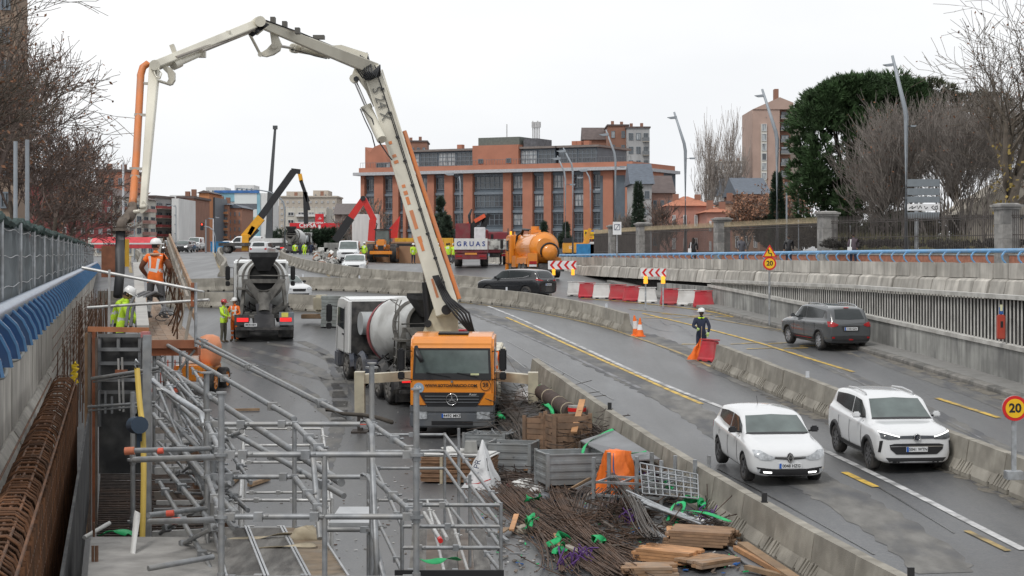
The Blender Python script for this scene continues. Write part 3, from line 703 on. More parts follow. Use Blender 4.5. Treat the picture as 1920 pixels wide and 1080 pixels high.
bldg('orange_tower_building','orange rendered stair tower with one window column and dark roof',373,392,362,296,brick_o2,6,1,depth=13,ww=.22,wh=.3,roof='gablef')
bldg('orange_tower_building','slate grey strip with brick behind the traffic light',391,403,370,300,steel_d,6,1,depth=13,ww=.4)
bldg('brick_balcony_building','brown brick flats with light balcony bands left of the mural building',402,428,384,310,M('mid_brick',(.36,.19,.13),.85),5,3,depth=14,balc=(0,1,2),bm=brick_o2,roof='hip',rm=slate)
bldg('brick_balcony_building','plain brown brick flats under a slate gable beside the mural building',428,453,390,312,M('mid_brick',(.36,.19,.13)),5,3,depth=14,ww=.25,roof='gablef',rm=slate)
t=thing('mural_building','tall building wrapped in white and pale blue banded cladding','building',(*W(402,0,350).xy,5.8))
m0=lambda px:(px-402)*350/F; mz=lambda py:EZ+(475-py)*350/F-5.8
bl=M('pale_blue_cladding',(.25,.48,.58),.5,var=.2,scale=.4); wc=M('white_cladding',(.66,.70,.70),.6,var=.08,scale=.2)
MB().bb(0,m0(505),0,14,0,mz(362)).build('wall',whiter,t)
for a,b,c,d_,mt in ((402,440,362,378,bl),(440,482,362,382,wc),(402,482,382.2,392,M('dark_band',(.13,.14,.16),.6)),(440,482,392.2,407,wc),(440,482,407.2,414,M('pale_green_band',(.35,.5,.4),.6)),(440,482,414.2,455,bl),(482.2,488,362,455,bl)):
 MB().bb(m0(a),m0(b),-.25,-.01,mz(d_),mz(c)).build('cladding_panel',mt,t)
MB().bb(0,m0(486),-.5,.6,mz(362)+.01,mz(357)).build('blue_sheet',M('blue_tarp',(.05,.16,.42),.5,var=.3,scale=1),t)
bldg('far_pale_block','very pale distant block left of the mural building',386,421,351,520,whiter,8,4,depth=12,ww=.3)
bldg('far_pale_block','very pale distant block above the mural building',440,476,347,540,whiter,8,4,depth=12,ww=.3)
bldg('far_pale_block','low hazy white houses on the skyline behind the white flank wall',318,382,366,600,whiter,4,9,depth=12,ww=.3)
bldg('beige_apartment_block','wide beige apartment block with small windows behind the fuel station',523,631,370,420,beige,8,10,depth=14,ww=.35,wh=.35,fm=frame_w,roof='flat',rm=beige)
bldg('beige_apartment_block','beige upper tower block left of the fuel station sign',537,568,359,428,beige,9,3,depth=10,ww=.2,wh=.2)
bldg('beige_apartment_block','beige upper tower block right of the fuel station sign',587,615,357,428,beige,9,3,depth=10,ww=.2,wh=.2)
bldg('cream_balcony_block','cream flats with white balcony rows just behind the fuel station',536,612,390,340,cream,5,4,depth=12,balc=(1,2,3),bm=whiter,fm=frame_w,ww=.6)
bldg('pink_far_block','faded pink block between the crane mast and the beige flats',505,527,386,430,M('faded_pink',(.42,.32,.30),.85),7,2,depth=10)
bldg('low_brown_building','low brown sheds behind the red loader crane',628,682,402,330,M('hazy_brown',(.25,.19,.17),.85,var=.3,scale=.6),2,5,depth=12,roof='gable',rm=M('grey_brown_roof',(.16,.14,.135),.8))
bldg('tall_left_building','tall beige brown apartment tower in the top left corner behind the trees',-160,30,-40,105,M('corner_tower_brick',(.27,.20,.15),.85,var=.1,scale=.6),8,5,depth=2.5,ww=.5,fm=frame_d)
bldg('low_roadside_block','low grey wall and shopfront strip below the cream block',165,290,446,190,cream,1,9,depth=5,ww=.6,wh=.5)
t=thing('red_awning','red and white street awning at the foot of the maroon block','awning',W(175,470,160))
m=MB(); m.prism([(0,-1.2,.6),(0,0,1.2),(0,0,.2),(0,-1.2,.2)],(5.6,0,0)); m.build('awning_cloth',M('red_cloth',(.55,.06,.07),.8,var=.2,scale=2),t)
m=MB(); m.bb(0,5.6,-1.22,-1.2,.55,.68); m.build('white_trim',M('white_cloth',(.7,.7,.7)),t)
red=M('station_red',(.62,.02,.03),.4,var=.06)
wht=M('white_enamel',(.78,.78,.78),.4,var=.04)
Yc=300; t=thing('station_canopy','long flat red fuel station canopy with white lettering','canopy',W(543,470,Yc)); b=t.location
m=MB(); m.bb(0,9.5,0,9,EZ+(475-428)*Yc/F-b.z,EZ+(475-418)*Yc/F-b.z); m.build('canopy_roof',red,t)
for x in (1.5,8): MB().bb(x,x+.35,2,2.35,0,EZ+(475-428)*Yc/F-b.z).build('column',wht,t)
text('lettering','CEPSA',1.0,TM((3.0,-.05,EZ+(475-423)*Yc/F-b.z),(1,0,0),(0,0,1)),wht,t,bold=.02)
t=thing('station_totem','square red fuel station totem sign with white emblem','sign',(*W(599,0,292).xy,EZ)); 
m=MB(); m.bb(-.68,.68,-.2,.2,(475-421)*292/F,(475-401)*292/F); m.build('sign_box',red,t)
MB().bb(-.2,.2,-.1,.1,0,(475-421)*292/F).build('post',wht,t)
text('lettering','CEPSA',.42,TM((0,-.21,(475-418)*292/F),(1,0,0),(0,0,1)),wht,t,bold=.01)
m=MB()
for k in range(3): m.prism([(-.35+.12*k,-.22,(475-411.5+k*1.6)*292/F),(.35-.1*k,-.22,(475-409.5+k*1.6)*292/F),(.3-.1*k,-.22,(475-410.8+k*1.6)*292/F)],(0,.015,0))
m.build('emblem',wht,t)
# ---------------- upper street, brick plinth, iron fence ----------------
FP=[(23.6,86.5),(17.9,103),(14.0,121),(10.1,140),(8.6,152),(7.4,165)]
FP=[(28.6,70)]+FP
ST=lambda y:EZ-.70
mb=MB(); vs=[]; YS=[40+4*i for i in range(33)]
for y in YS: vs+=[(paraX(y)+.28,y,EZ-.72),(interp(y,[(40,38),(70,29.2),(86.5,24.2),(103,18.5),(121,14.6),(140,10.7),(165,8)])+30,y,EZ-.72)]
mb.add(vs,[(2*i,2*i+1,2*i+3,2*i+2) for i in range(len(YS)-1)]); mb.build('upper_pavement',pavem,kind='structure')
brickp=M('plinth_brick',(.36,.155,.10),.85,var=.25,scale=5,bump=.4,bscale=12)
granite=M('granite_pillar',(.30,.29,.275),.8,var=.2,scale=5,bump=.3,bscale=30,dirt=(.12,.12,.12),da=.6)
iron=M('fence_iron',(.075,.065,.06),.7,var=.2,scale=2)
irong=M('gilded_fence_tips',(.42,.34,.22),.6,var=.2,scale=3)
names=['nearest','second nearest','third','fourth','fifth','farthest','rightmost']
for k,((ax,ay),(bx,by)) in enumerate(zip(FP,FP[1:])):
 a=Vector((ax,ay,EZ-.72)); b=Vector((bx,by,EZ-.72)); d=b-a; L_=d.length
 f=thing('iron_fence','iron bar fence on a brick plinth, %s bay from the right edge'%ordn(k),'fence',a,(0,0,math.atan2(d.y,d.x)),'bays of the park fence')
 MB().bb(.5,L_-.5,-.18,.18,0,.62).build('plinth',brickp,f); MB().bb(.5,L_-.5,-.22,.22,.622,.70).build('coping',granite,f)
 m=MB(); x=.55; tip=k>1
 while x<L_-.5:
  m.box((x,0,1.62),(.026,.026,1.85)); x+=.16
 for z in (.85,1.6 if not tip else 2.3,2.42): m.box((L_/2,0,z),(L_-1,.035,.045))
 m.build('fence_bars',iron,f,kind='stuff')
 m=MB(); x=.55
 while x<L_-.5:
  m.prism([(x-.035,0,2.50),(x,0,2.80),(x+.035,0,2.50),(x,0,2.44)],(0,.02,0)); m.box((x+.08,0,2.52),(.10,.02,.03)); x+=.16
 m.build('spear_tips',irong if tip else iron,f,kind='stuff')
for k,(x,y) in enumerate(FP[1:6]):
 p=thing('stone_pillar','square granite fence pillar with a moulded cap, %s from the right'%ordn(k),'pillar',(x,y,EZ-.72),(0,0,R(14)),'pillars of the park fence')
 for j in range(4): MB().box((0,0,.36+.7*j),(.86,.86,.69)).build('stone_block',granite,p)
 m=MB(); m.box((0,0,2.87),(1.0,1.0,.12)); m.box((0,0,2.99),(1.16,1.16,.11)); m.box((0,0,3.08),(1.0,1.0,.07),taper=(.7,.7)); m.build('cap',granite,p)
# ---------------- street lamps ----------------
pole_m=M('lamp_pole_grey',(.30,.33,.36),.5,var=.1,scale=2,metal=.2)
def tall_lamp(px,Y,top,bend,hd,label,second=True,r=.12):
 b=W(px,0,Y); z0=EZ-.72 if px>900 else EZ-1.6
 t=thing('street_lamp',label,'street lamp',(b.x,b.y,z0),group='tall bent street lamps')
 q=lambda x,y:Vector(((x-px)*Y/F,0,EZ+(475-y)*Y/F-z0))
 MB().tube([(0,0,0),q(px,bend),q(px-2.2,bend-14),q(*top)],[r,r*.85,r*.8,r*.5],10).build('pole',pole_m,t)
 m=MB(); h=q(*hd); e=q(top[0]+(px-top[0])*.18,top[1]+(hd[1]-top[1])*.9); s=Y/F
 m.tube([h+Vector((9*s,0,1*s)),e],.035,5); m.prism([h+Vector(v)*s for v in ((-9,-2,1),(9,-2,3.5),(9,-2,-1.5),(-2,-2,-2))],(0,.3,0)); m.build('lamp_head',pole_m,t)
 if second:
  m=MB(); hh=q(px+13,bend+ (475-bend)*.07); m.tube([q(px,hh.z and bend+ (475-bend)*.075),hh],.03,5); m.prism([hh+Vector(v)*s for v in ((-5,-2,1),(7,-2,1),(4,-2,-2),(-4,-2,-2))],(0,.25,0)); m.build('lamp_head',pole_m,t)
 return t
tall_lamp(1699,97,(1673,104),(218),(1665,122),'tall grey bent street lamp beside the blank direction sign',r=.15)
tall_lamp(1457,117,(1429,167),262,(1424,180),'tall grey bent street lamp in front of the dark pine',r=.15)
tall_lamp(1285,136,(1264,210),283,(1260,221),'tall grey bent street lamp between office building and brick tower',r=.15)
tall_lamp(1154,155,(1136,243),300,(1132,253),'tall grey bent street lamp behind the no parking end sign')
tall_lamp(1074,176,(1056,277),322,(1052,284),'street lamp in front of the office right of the orange tanker')
tall_lamp(1060,190,(1045,292),336,(1042,298),'thinner street lamp close behind the right edge of the orange tanker')
tall_lamp(1107,215,(1095,314),346,(1092,320),'street lamp above the yellow direction sign')
tall_lamp(863,235,(858,335),345,(842,327),'distant grey lamp rising behind the maroon crane truck',False)
t=thing('arched_lamp','grey arched mast lamp behind the black and yellow crane','street lamp',W(534,470,230)); s=230/F
MB().tube([(0,0,-1),(0,0,80*s),(-3*s,0,92*s),(-12*s,0,102*s),(-28*s,0,110*s),(-50*s,0,114*s),(-90*s,0,117*s)],[.16,.13,.1,.09,.08,.07,.06],8).build('pole',pole_m,t)
def simple_pole(px,yt,Y,label,r=.06,arm=0,name='lamp_pole',yb=None,mt=None):
 b=W(px,yb,Y) if yb else W(px,475,Y); z0=gz(b.x,b.y) if yb is None else b.z
 t=thing(name,label,'pole',(b.x,b.y,z0)); h=EZ+(475-yt)*Y/F-z0; s=Y/F
 MB().cyl((0,0,0),(0,0,h),r,r*.8,n=8).build('pole',mt or pole_m,t)
 if arm: m=MB(); m.tube([(0,0,h-.02),(arm*.6*s,0,h+3*s),(arm*s,0,h+2*s)],.04,5); m.box((arm*s,0,h+2*s),(6*s,.2,1.6*s)); m.build('lamp_head',pole_m,t)
simple_pole(29,265,42,'nearer of two plain grey poles rising from the left mesh fence',.06)
simple_pole(51,262,48,'second plain grey pole rising from the left mesh fence',.07)
simple_pole(231,305,150,'slim white pole beside the hanging concrete hose',.11,mt=M('white_pole',(.6,.62,.65),.5))
simple_pole(252,345,170,'thin grey pole close behind the concrete hose',.07,arm=12)
simple_pole(386,412,230,'grey street pole in front of the orange stair tower',.1,arm=10)
simple_pole(400,410,232,'white street pole in front of the brown balcony flats',.1,arm=8,mt=M('white_pole'))
simple_pole(330,388,200,'thin pole with side arms in front of the white flank wall',.06,arm=-14)
simple_pole(1594,357,132,'white park lamp with a dome top behind the iron fence',.08)
simple_pole(1475,355,140,'slim grey park pole right of the cypress',.08)
simple_pole(1497,362,142,'second slim grey park pole right of the cypress',.07)
o=MB().lathe([(.02,.34),(.2,.3),(.3,.16),(.32,0),(.1,-.02)],W(1592,355,132),(0,0,1),12).build('park_lamp_globe',wht); tag(o,'white dome shade on the park lamp behind the fence','lamp')
t=thing('traffic_light','traffic light on a curved mast in front of the orange tower','traffic light',(*W(404,470,225).xy,EZ))
s=225/F; MB().tube([(0,0,0),(0,0,30*s),(-4*s,0,43*s),(-12*s,0,49*s),(-24*s,0,51*s)],.07,6).build('mast',pole_m,t)
MB().box((-25*s,0,50*s),(.4,.35,.9)).build('signal_box',black,t)
MB().cyl((-25*s,-.2,50*s+.28),(-25*s,-.18,50*s+.28),.11,n=8).build('red_light',M('red_signal',(.9,.05,.02),emit=2),t)
# ---------------- trees ----------------
bark=M('plane_bark',(.115,.095,.075),.9,var=.3,scale=3,bump=.4,bscale=20)
bark_g=M('grey_bark',(.215,.19,.17),.9,var=.25,scale=3)
bark_r=M('reddish_twigs',(.14,.105,.09),.9,var=.2,scale=3)
bark_p=M('pale_poplar_bark',(.33,.29,.26),.9,var=.15,scale=3)
leaf_b=M('dry_brown_leaf',(.20,.095,.05),.8,var=.4,scale=2)
leaf_b2=M('beech_leaf',(.30,.155,.095),.8,var=.4,scale=2)
leaf_y=M('yellow_leaf',(.26,.19,.05),.8,var=.3)
needle=M('pine_needles',(.045,.088,.03),.75,var=.55,scale=.9)
needle2=M('cypress_green',(.022,.045,.022),.8,var=.5,scale=2)
needle3=M('dusty_conifer',(.05,.075,.05),.8,var=.5,scale=1.5)
def rv(r,a=1): return Vector((r.uniform(-a,a),r.uniform(-a,a),r.uniform(-a,a)))
class Tree:
 def __init__(s,seed): s.r=random.Random(seed); s.tr=MB(); s.br=MB(); s.lf=MB(); s.tips=[]
 def limb(s,p,d,r,ln,lv,mx,spread,up,nch,leaf,minr,wob):
  rr=s.r; n=4 if lv<2 else 3; pts=[p.copy()]; q=p.copy(); dd=d.normalized(); rad=[r]
  for i in range(n):
   dd=(dd+rv(rr,wob)+Vector((0,0,up))).normalized(); q=q+dd*ln/n; pts.append(q.copy()); rad.append(max(minr*.7,r*(1-.5*(i+1)/n)))
  (s.tr if lv==0 else s.br).tube(pts,rad,8 if lv==0 else (5 if lv==1 else 3),caps=False,smooth=lv<2)
  s.tips.append(q)
  if lv>=mx:
   if leaf:
    for _ in range(leaf if leaf>=1 else (1 if rr.random()<leaf else 0)):
     c=pts[rr.randint(1,n)]+rv(rr,.1); s.leafq(c,rr.uniform(.035,.075)*s.ls)
   return
  k=nch[min(lv,len(nch)-1)]
  for i in range(k):
   t=rr.uniform(.35,1.0) if i<k-1 else 1.0; j=min(n-1,int(t*n)); b=pts[j].lerp(pts[j+1],t*n-j) if t<1 else pts[-1]
   e=basis(dd); a=rr.uniform(0,6.283); sp=spread*rr.uniform(.6,1.25)
   nd=(dd*math.cos(sp)+(e[0]*math.cos(a)+e[1]*math.sin(a))*math.sin(sp)).normalized()
   s.limb(b,nd,max(minr,rad[min(j+1,n)]*rr.uniform(.55,.8)),ln*rr.uniform(.58,.82),lv+1,mx,spread,up,nch,leaf,minr,wob)
 ls=1
 def leafq(s,c,z):
  a=rv(s.r).normalized()*z; b=rv(s.r).normalized()*z; s.lf.add([c-a,c-b*.6,c+a,c+b*.6],[(0,1,2,3)])
def bare_tree(name,label,x,y,z,h,seed,mats=(None,None,None),levels=5,trunk=.28,spread=.62,up=.04,nch=(5,4,4,3,3),leaf=1,minr=.012,tl=.28,first=None,wob=.16,group=None,ls=1,n0=1):
 t=thing(name,label,'tree',(x,y,z),group=group); T=Tree(seed); T.ls=ls
 for k in range(n0):
  T.limb(Vector((0,0,-.1))+ (rv(T.r,.5*(n0>1))*Vector((1,1,0))),Vector((T.r.uniform(-.1,.1)*(1+2*(n0>1)),T.r.uniform(-.1,.1),1)),trunk*(1 if n0==1 else .55),h*tl,0,levels,spread,up,nch,leaf,minr,wob)
 T.tr.build('trunk',mats[0] or bark,t); T.br.build('crown',mats[1] or bark,t)
 if T.lf.v: T.lf.build('leaves',mats[2] or leaf_b,t,kind='stuff')
 return t
lp=['nearest bare plane tree hanging over the left fence, full of dry leaves','second bare plane tree behind the left fence with dense dark twigs','middle bare plane tree of the row behind the left fence','fourth bare plane tree along the left pavement, lower and reddish','farthest bare plane tree of the left row beside the maroon block','young bare plane tree at the far end of the left fence']
for i,(Y,off,h,sd) in enumerate(((46,-4.9,14,3),(60,-5.2,15,11),(76,-4.8,15,5),(96,-4,14.5,8),(122,-3,13.5,21),(150,-2.6,12,9))):
 X=leftX(Y)+off; bare_tree('plane_tree',lp[i],X,Y,EZ-1.62 if Y<130 else gz(X,Y),h,sd,(bark,bark_r if i!=1 else bark,leaf_b),levels=5,trunk=.24,spread=.66,up=.035,nch=(7,5,5,4,4),leaf=.8 if i<3 else .5,minr=.011+.003*i,tl=.31,group='bare plane trees behind the left fence',ls=1.1+.15*i)
bare_tree('plane_tree','big leafless plane tree at the right edge with ivy leaves on its trunk',25.0,92,EZ-.7,17,33,(bark,bark,leaf_b),levels=5,trunk=.52,spread=.72,up=.02,nch=(7,5,4,4,3),leaf=.3,minr=.016,tl=.36,ls=1.6)
T=MB(); 
for i in range(110):
 a=rnd.uniform(0,6.28); z=rnd.uniform(1.5,6.2); c=Vector((25+.5*math.cos(a)+rnd.gauss(0,.15),92+.5*math.sin(a)-.1,EZ-.7+z)); q=rv(rnd).normalized()*.11; b_=rv(rnd).normalized()*.1; T.add([c-q,c-b_,c+q,c+b_],[(0,1,2,3)])
o=T.build('ivy',leaf_y); tag(o,'yellowing ivy climbing the trunk of the big right hand plane','ivy','',kind='stuff')
gl=['grey multi-stemmed bare tree right behind the tall lamp post','tangled grey bare tree between pine and blank direction sign','bare grey-brown tree behind the direction sign boards','leafless brown tree at the left of the big right hand plane','thin upright bare tree in front of the pine']
for i,(px,Y,h) in enumerate(((1700,112,10),(1752,118,11.5),(1808,112,11.5),(1858,125,12),(1655,118,8))):
 b=W(px,0,Y); bare_tree('bare_tree',gl[i],b.x,b.y,EZ-.7,h,40+i,(bark_g,bark_g,leaf_b),levels=5,trunk=.2,spread=.48,up=.09,nch=(5,5,4,4,3),leaf=.1,minr=.013,tl=.36,wob=.12,group='bare trees in the park',n0=3,ls=1.4)
bare_tree('bare_tree','dark reddish leafless tree left of the iron fence below the office',*W(1228,0,150).xy,EZ-.7,6.0,71,(bark_r,bark_r,leaf_b),levels=5,trunk=.14,spread=.5,up=.1,nch=(4,4,3,3),leaf=.4,minr=.018,tl=.3,n0=2)
bare_tree('bare_tree','dark reddish leafless tree beside the tall bent lamp below the pink house',*W(1262,0,146).xy,EZ-.7,4.8,72,(bark_r,bark_r,leaf_b),levels=5,trunk=.12,spread=.55,up=.1,nch=(4,4,3,3),leaf=.4,minr=.018,tl=.3,n0=2)
bare_tree('bare_tree','greyish bare shrubby tree in front of the office right corner',*W(1186,0,160).xy,EZ-.7,5.5,73,(bark_g,bark_g,leaf_b),levels=5,trunk=.1,spread=.45,up=.12,nch=(4,4,3,3),leaf=.1,minr=.018,tl=.3,n0=3)
for i,(px,h) in enumerate(((1318,14),(1333,12),(1350,15),(1367,12))):
 b=W(px,0,330); bare_tree('poplar','pale leafless poplar on the hill, %s from the left'%ordn(i),b.x,b.y,EZ,h*1.25,80+i,(bark_p,bark_p,leaf_b),levels=4,trunk=.2,spread=.30,up=.22,nch=(8,5,4,3),leaf=0,minr=.03,tl=.5,wob=.08,group='pale poplars on the hill')
bare_tree('beech_tree','brown leaved beech left of the dark cypress',*W(1405,0,150).xy,EZ-.7,7.8,90,(bark_g,bark_g,leaf_b2),levels=5,trunk=.16,spread=.6,up=.06,nch=(5,4,4,3,3),leaf=3,minr=.015,tl=.28,n0=2,ls=2.2)
bare_tree('beech_tree','brown leaved beech right of the dark cypress',*W(1490,0,158).xy,EZ-.7,8.6,91,(bark_g,bark_g,leaf_b2),levels=5,trunk=.16,spread=.6,up=.06,nch=(5,4,4,3,3),leaf=3,minr=.015,tl=.28,n0=2,ls=2.2)
bare_tree('bare_tree','brown bare tree in front of the left corner of the office',*W(705,0,215).xy,gz(-16,215),8.5,93,(bark_g,bark_g,leaf_b2),levels=5,trunk=.2,spread=.45,up=.1,nch=(5,4,3,3,3),leaf=.5,minr=.03,tl=.3,ls=2)
bare_tree('bare_tree','leafless dark tree behind the red loader crane',*W(652,0,230).xy,gz(-20,230),6,94,(bark_g,bark_g,leaf_b2),levels=5,trunk=.2,spread=.6,up=.05,nch=(5,4,3,3,3),leaf=.2,minr=.03,tl=.3,ls=2)
def tufts(mb,r,blobs,n,size,flat=.6):
 for _ in range(n):
  b=r.choice(blobs); c,rad=b
  v=rv(r).normalized(); u=r.uniform(.62,1.04)**.6
  p=Vector((c[0]+v.x*rad[0]*u,c[1]+v.y*rad[1]*u,c[2]+v.z*rad[2]*u)); s=size*r.uniform(.6,1.4)
  out=(Vector((v.x,v.y,abs(v.z)*.6+.35))).normalized()
  for k in range(4):
   d=(out+rv(r,.55)).normalized()*s; e=rv(r).normalized()*s*.16
   mb.add([p-e,p+e,p+d],[(0,1,2)])
def pine(name,label,x,y,z,blobs,trunk,mt,n,size,seed,limbs=True):
 t=thing(name,label,'tree',(x,y,z)); r=random.Random(seed); m=MB(); tufts(m,r,blobs,n,size); m.build('crown',mt,t,kind='stuff')
 k=MB(); top=max(b[0][2] for b in blobs); k.tube([(0,0,-.2),(.1,0,top*.4),(0,.1,top*.8)],[trunk,trunk*.8,trunk*.4],8)
 if limbs:
  for b in blobs[:14]: k.tube([(0,0,top*.35),Vector(b[0])*.6+Vector((0,0,top*.12)),b[0]],[trunk*.4,trunk*.25,trunk*.1],5)
 k.build('trunk',bark,t)
b=W(1590,0,122); r=random.Random(5); bl=[]
for i in range(150):
 px=r.uniform(1500,1715); tp=interp(px,[(1485,300),(1500,225),(1540,175),(1590,158),(1650,148),(1700,160),(1725,185)])+12
 bt=interp(px,[(1485,330),(1500,395),(1560,405),(1640,400),(1720,320)]); py=r.uniform(tp,bt) if i%3 else tp
 bl.append((((px-1590)*122/F,r.uniform(-2.5,2.5),(475-py)*122/F+.7),(r.uniform(.8,1.4),r.uniform(.9,1.5),r.uniform(.65,1.1))))
pine('pine_tree','large dark green umbrella pine behind the iron fence',b.x,b.y,EZ-.7,bl,.35,needle,30000,.34,6)
b=W(1790,0,135); bl=[]
for i in range(34):
 px=r.uniform(1700,1870); tp=interp(px,[(1700,165),(1780,150),(1870,190)])+10; py=r.uniform(tp,tp+110)
 bl.append((((px-1790)*135/F,r.uniform(-2,2),(475-py)*135/F+.7),(r.uniform(.9,1.5),r.uniform(.8,1.4),r.uniform(.6,1.0))))
pine('pine_tree','second dark pine half hidden behind the bare trees on the right',b.x,b.y,EZ-.7,bl,.3,M('brownish_pine',(.05,.06,.03),.8,var=.5,scale=1),9000,.36,7)
def cone(px,Y,yt,w,label,mt,name='cypress',n=2600,sd=1,zb=None):
 b=W(px,0,Y); h=(475-yt)*Y/F+.7; bl=[]
 for i in range(22): f=i/21; bl.append(((0,0,h*(.06+.88*f)),(w*(.35+.65*math.sin(math.pi*min(1,(1-f)*.62+.02))),)*2+(h*.06,)))
 bl=[(c,(a*(1-.0*k),b_,d)) for k,(c,(a,b_,d)) in enumerate(bl)]
 pine(name,label,b.x,b.y,EZ-.7 if zb is None else zb,bl,.12,mt,n,.22*Y/140,sd,False)
cone(1457,148,322,.75,'dark slim cypress behind the tall lamp post',needle2,n=3000,sd=2)
cone(1197,158,340,.62,'dark slim cypress beside the right corner of the office',needle3,n=2400,sd=3)
def bigcon(px,Y,yt,w,label,sd,n=3200,name='cedar_tree'):
 b=W(px,0,Y); h=(475-yt)*Y/F+.5; r=random.Random(sd); bl=[]
 for i in range(40):
  f=r.random()**.8; a=r.uniform(0,6.28); rr=w*(1-f)*r.uniform(.3,.9); bl.append(((rr*math.cos(a),rr*math.sin(a),h*(.08+.88*f)),(w*.28*(1.15-f),w*.28*(1.15-f),.35)))
 pine(name,label,b.x,b.y,gz(b.x,b.y)-.1,bl,.16,needle3,n,.42,sd)
bigcon(826,200,366,2.3,'grey green cedar in front of the office left of the crane truck',12)
bigcon(838,196,400,2.0,'lower spreading cedar beside the maroon crane truck',13)
bigcon(1020,215,415,1.6,'small green tree above the orange tanker',14,1500)
bigcon(1062,215,418,1.5,'small green tree just right of the orange tanker cab lights',15,1500)
def hedge(name,label,px0,px1,yt,yb,Y,mt,n,size,sd,cat='hedge',dep=1.2):
 a=W(px0,yb,Y); b=W(px1,yb,Y); h=(yb-yt)*Y/F; t=thing(name,label,cat,a); r=random.Random(sd); m=MB(); L_=b.x-a.x
 bl=[((r.uniform(0,L_),r.uniform(-dep,dep),h*r.uniform(.25,.75)),(L_*.07+.3,.6,h*.28)) for _ in range(24)]
 tufts(m,r,bl,n,size); m.build('foliage',mt,t,kind='stuff')
hedge('hedge','dark green hedge behind the road works left of the red crane',560,640,428,470,240,needle2,3200,.5,3)
hedge('hedge','dark hedge behind the far mixer drum left of the road works',508,545,430,470,250,needle3,1500,.5,4)
hedge('hedge','low dark clipped bushes at the foot of the fence behind the lamp post',1570,1900,448,468,100,M('lavender_bush',(.06,.055,.05),.9,var=.4),2600,.2,5)
brush=M('winter_shrub',(.115,.10,.07),.9,var=.5,scale=.8)
hedge('shrub_belt','brownish winter shrub belt behind the fence left of the umbrella pine',1425,1560,408,470,150,brush,5200,.45,8,'shrubs')
hedge('shrub_belt','dull green and brown shrubs under the bare park trees',1560,1740,392,470,134,M('dull_green_shrub',(.075,.08,.05),.9,var=.5,scale=.8),6500,.42,9,'shrubs')
hedge('shrub_belt','brownish shrubs right of the blank direction sign in the park',1735,1930,396,470,131,brush,6000,.42,10,'shrubs')
m=MB(); r=random.Random(4)
for i in range(5200):
 px=r.uniform(1565,1905); Y=r.uniform(104,112); b=W(px,0,Y); z=EZ-.7; hh=r.uniform(.6,2.1)*(1 if px<1830 else .7); dx=r.gauss(0,.28); m.k=0 if r.random()<.6 else 1
 m.add([(b.x-.02,Y,z),(b.x+.02,Y,z),(b.x+dx,Y+r.gauss(0,.2),z+hh)],[(0,1,2)])
o=m.build('grass_clumps',[M('dry_grass',(.22,.19,.10),.9,var=.3,scale=1),M('green_grass',(.10,.12,.05),.9,var=.3,scale=1)]); tag(o,'tall dry ornamental grass behind the iron fence','grass',kind='stuff')
t=thing('park_pavilion','low pale pavilion with a sloping tiled roof behind the big right hand plane','building',W(1820,440,128))
m=MB(); m.bb(0,7,0,5,-1.2,2.6); m.build('wall',beige,t); m=MB(); m.prism([(-1.2,-.5,1.4),(3.5,-.5,4.2),(8,-.5,4.2),(8,-.5,1.4)],(0,6,0)); m.build('roof',M('pale_roof',(.42,.38,.32),.8,var=.15),t)
m=MB()
for q in ([(1.6,1.2),(1.9,2.2),(2.3,1.3),(2.7,2.1)],[(3.2,.9),(3.0,1.9),(3.6,2.3),(3.9,1.5),(3.4,1.1)],[(4.6,.8),(4.8,2.0),(5.4,2.2),(5.5,1.0)]): m.tube([(x,-.53,z) for x,z in q],.06,4)
m.build('graffiti',M('graffiti_blue',(.08,.14,.25),.7),t)
t=thing('park_pavilion','orange roofed low house behind the trunk of the right hand plane','building',W(1895,440,150))
MB().bb(0,8,0,5,-1.5,3.2).build('wall',cream,t); MB().prism([(-.5,-.5,3.203),(4,-.5,5.4),(9,-.5,3.203)],(0,6,0)).build('roof',tile,t)
for i in range(9):
 px=1610+i*24+rnd.uniform(-4,4); b=W(px,0,124); m=MB(); m.cyl((0,0,0),(0,0,(475-rnd.uniform(270,300))*124/F+.7),.05,n=5); o=m.build('trellis_pole',bark_p); o.location=(b.x,b.y,EZ-.7); tag(o,'tall pale pole standing among the park trees, %s from the left'%ordn(i),'pole','pale poles among the park trees')
# ---------------- vehicles ----------------
import bmesh
from mathutils.bvhtree import BVHTree
def bevel(me,w,seg=1,ang=30):
 bm=bmesh.new(); bm.from_mesh(me); bmesh.ops.remove_doubles(bm,verts=bm.verts,dist=1e-4)
 es=[e for e in bm.edges if len(e.link_faces)==2 and e.calc_face_angle(0)>R(ang)]
 bmesh.ops.bevel(bm,geom=es,offset=w,segments=seg,affect='EDGES',clamp_overlap=True); bmesh.ops.recalc_face_normals(bm,faces=bm.faces)
 bm.to_mesh(me); bm.free(); return me
def evalmesh(me,mods,name):
 o=bpy.data.objects.new(name,me); COL.objects.link(o); mods(o)
 dg=bpy.context.evaluated_depsgraph_get(); r=bpy.data.meshes.new_from_object(o.evaluated_get(dg)); bpy.data.objects.remove(o); return r
glass=M('dark_car_glass',(.028,.034,.036),.12,var=.1,spec=.5)
glass_f=M('windscreen_glass',(.10,.125,.12),.07,var=.35,scale=1.6,spec=.8)
chrome=M('chrome',(.7,.7,.7),.12,metal=1,var=.05)
lampg=M('headlamp_glass',(.42,.44,.46),.08,var=.4,scale=12,spec=.9)
tail=M('red_tail_lamp',(.36,.012,.015),.15,var=.2,scale=8)
tail_on=M('lit_tail_lamp',(.85,.03,.03),.2,emit=.8)
drl=M('lit_running_lamp',(1,1,.98),.2,emit=1.6)
platew=M('number_plate_white',(.72,.73,.74),.4,var=.03)
plateb=M('number_plate_blue',(.02,.12,.5),.4,var=.03)
inkk=M('black_lettering',(.015,.015,.015),.5,var=.02)
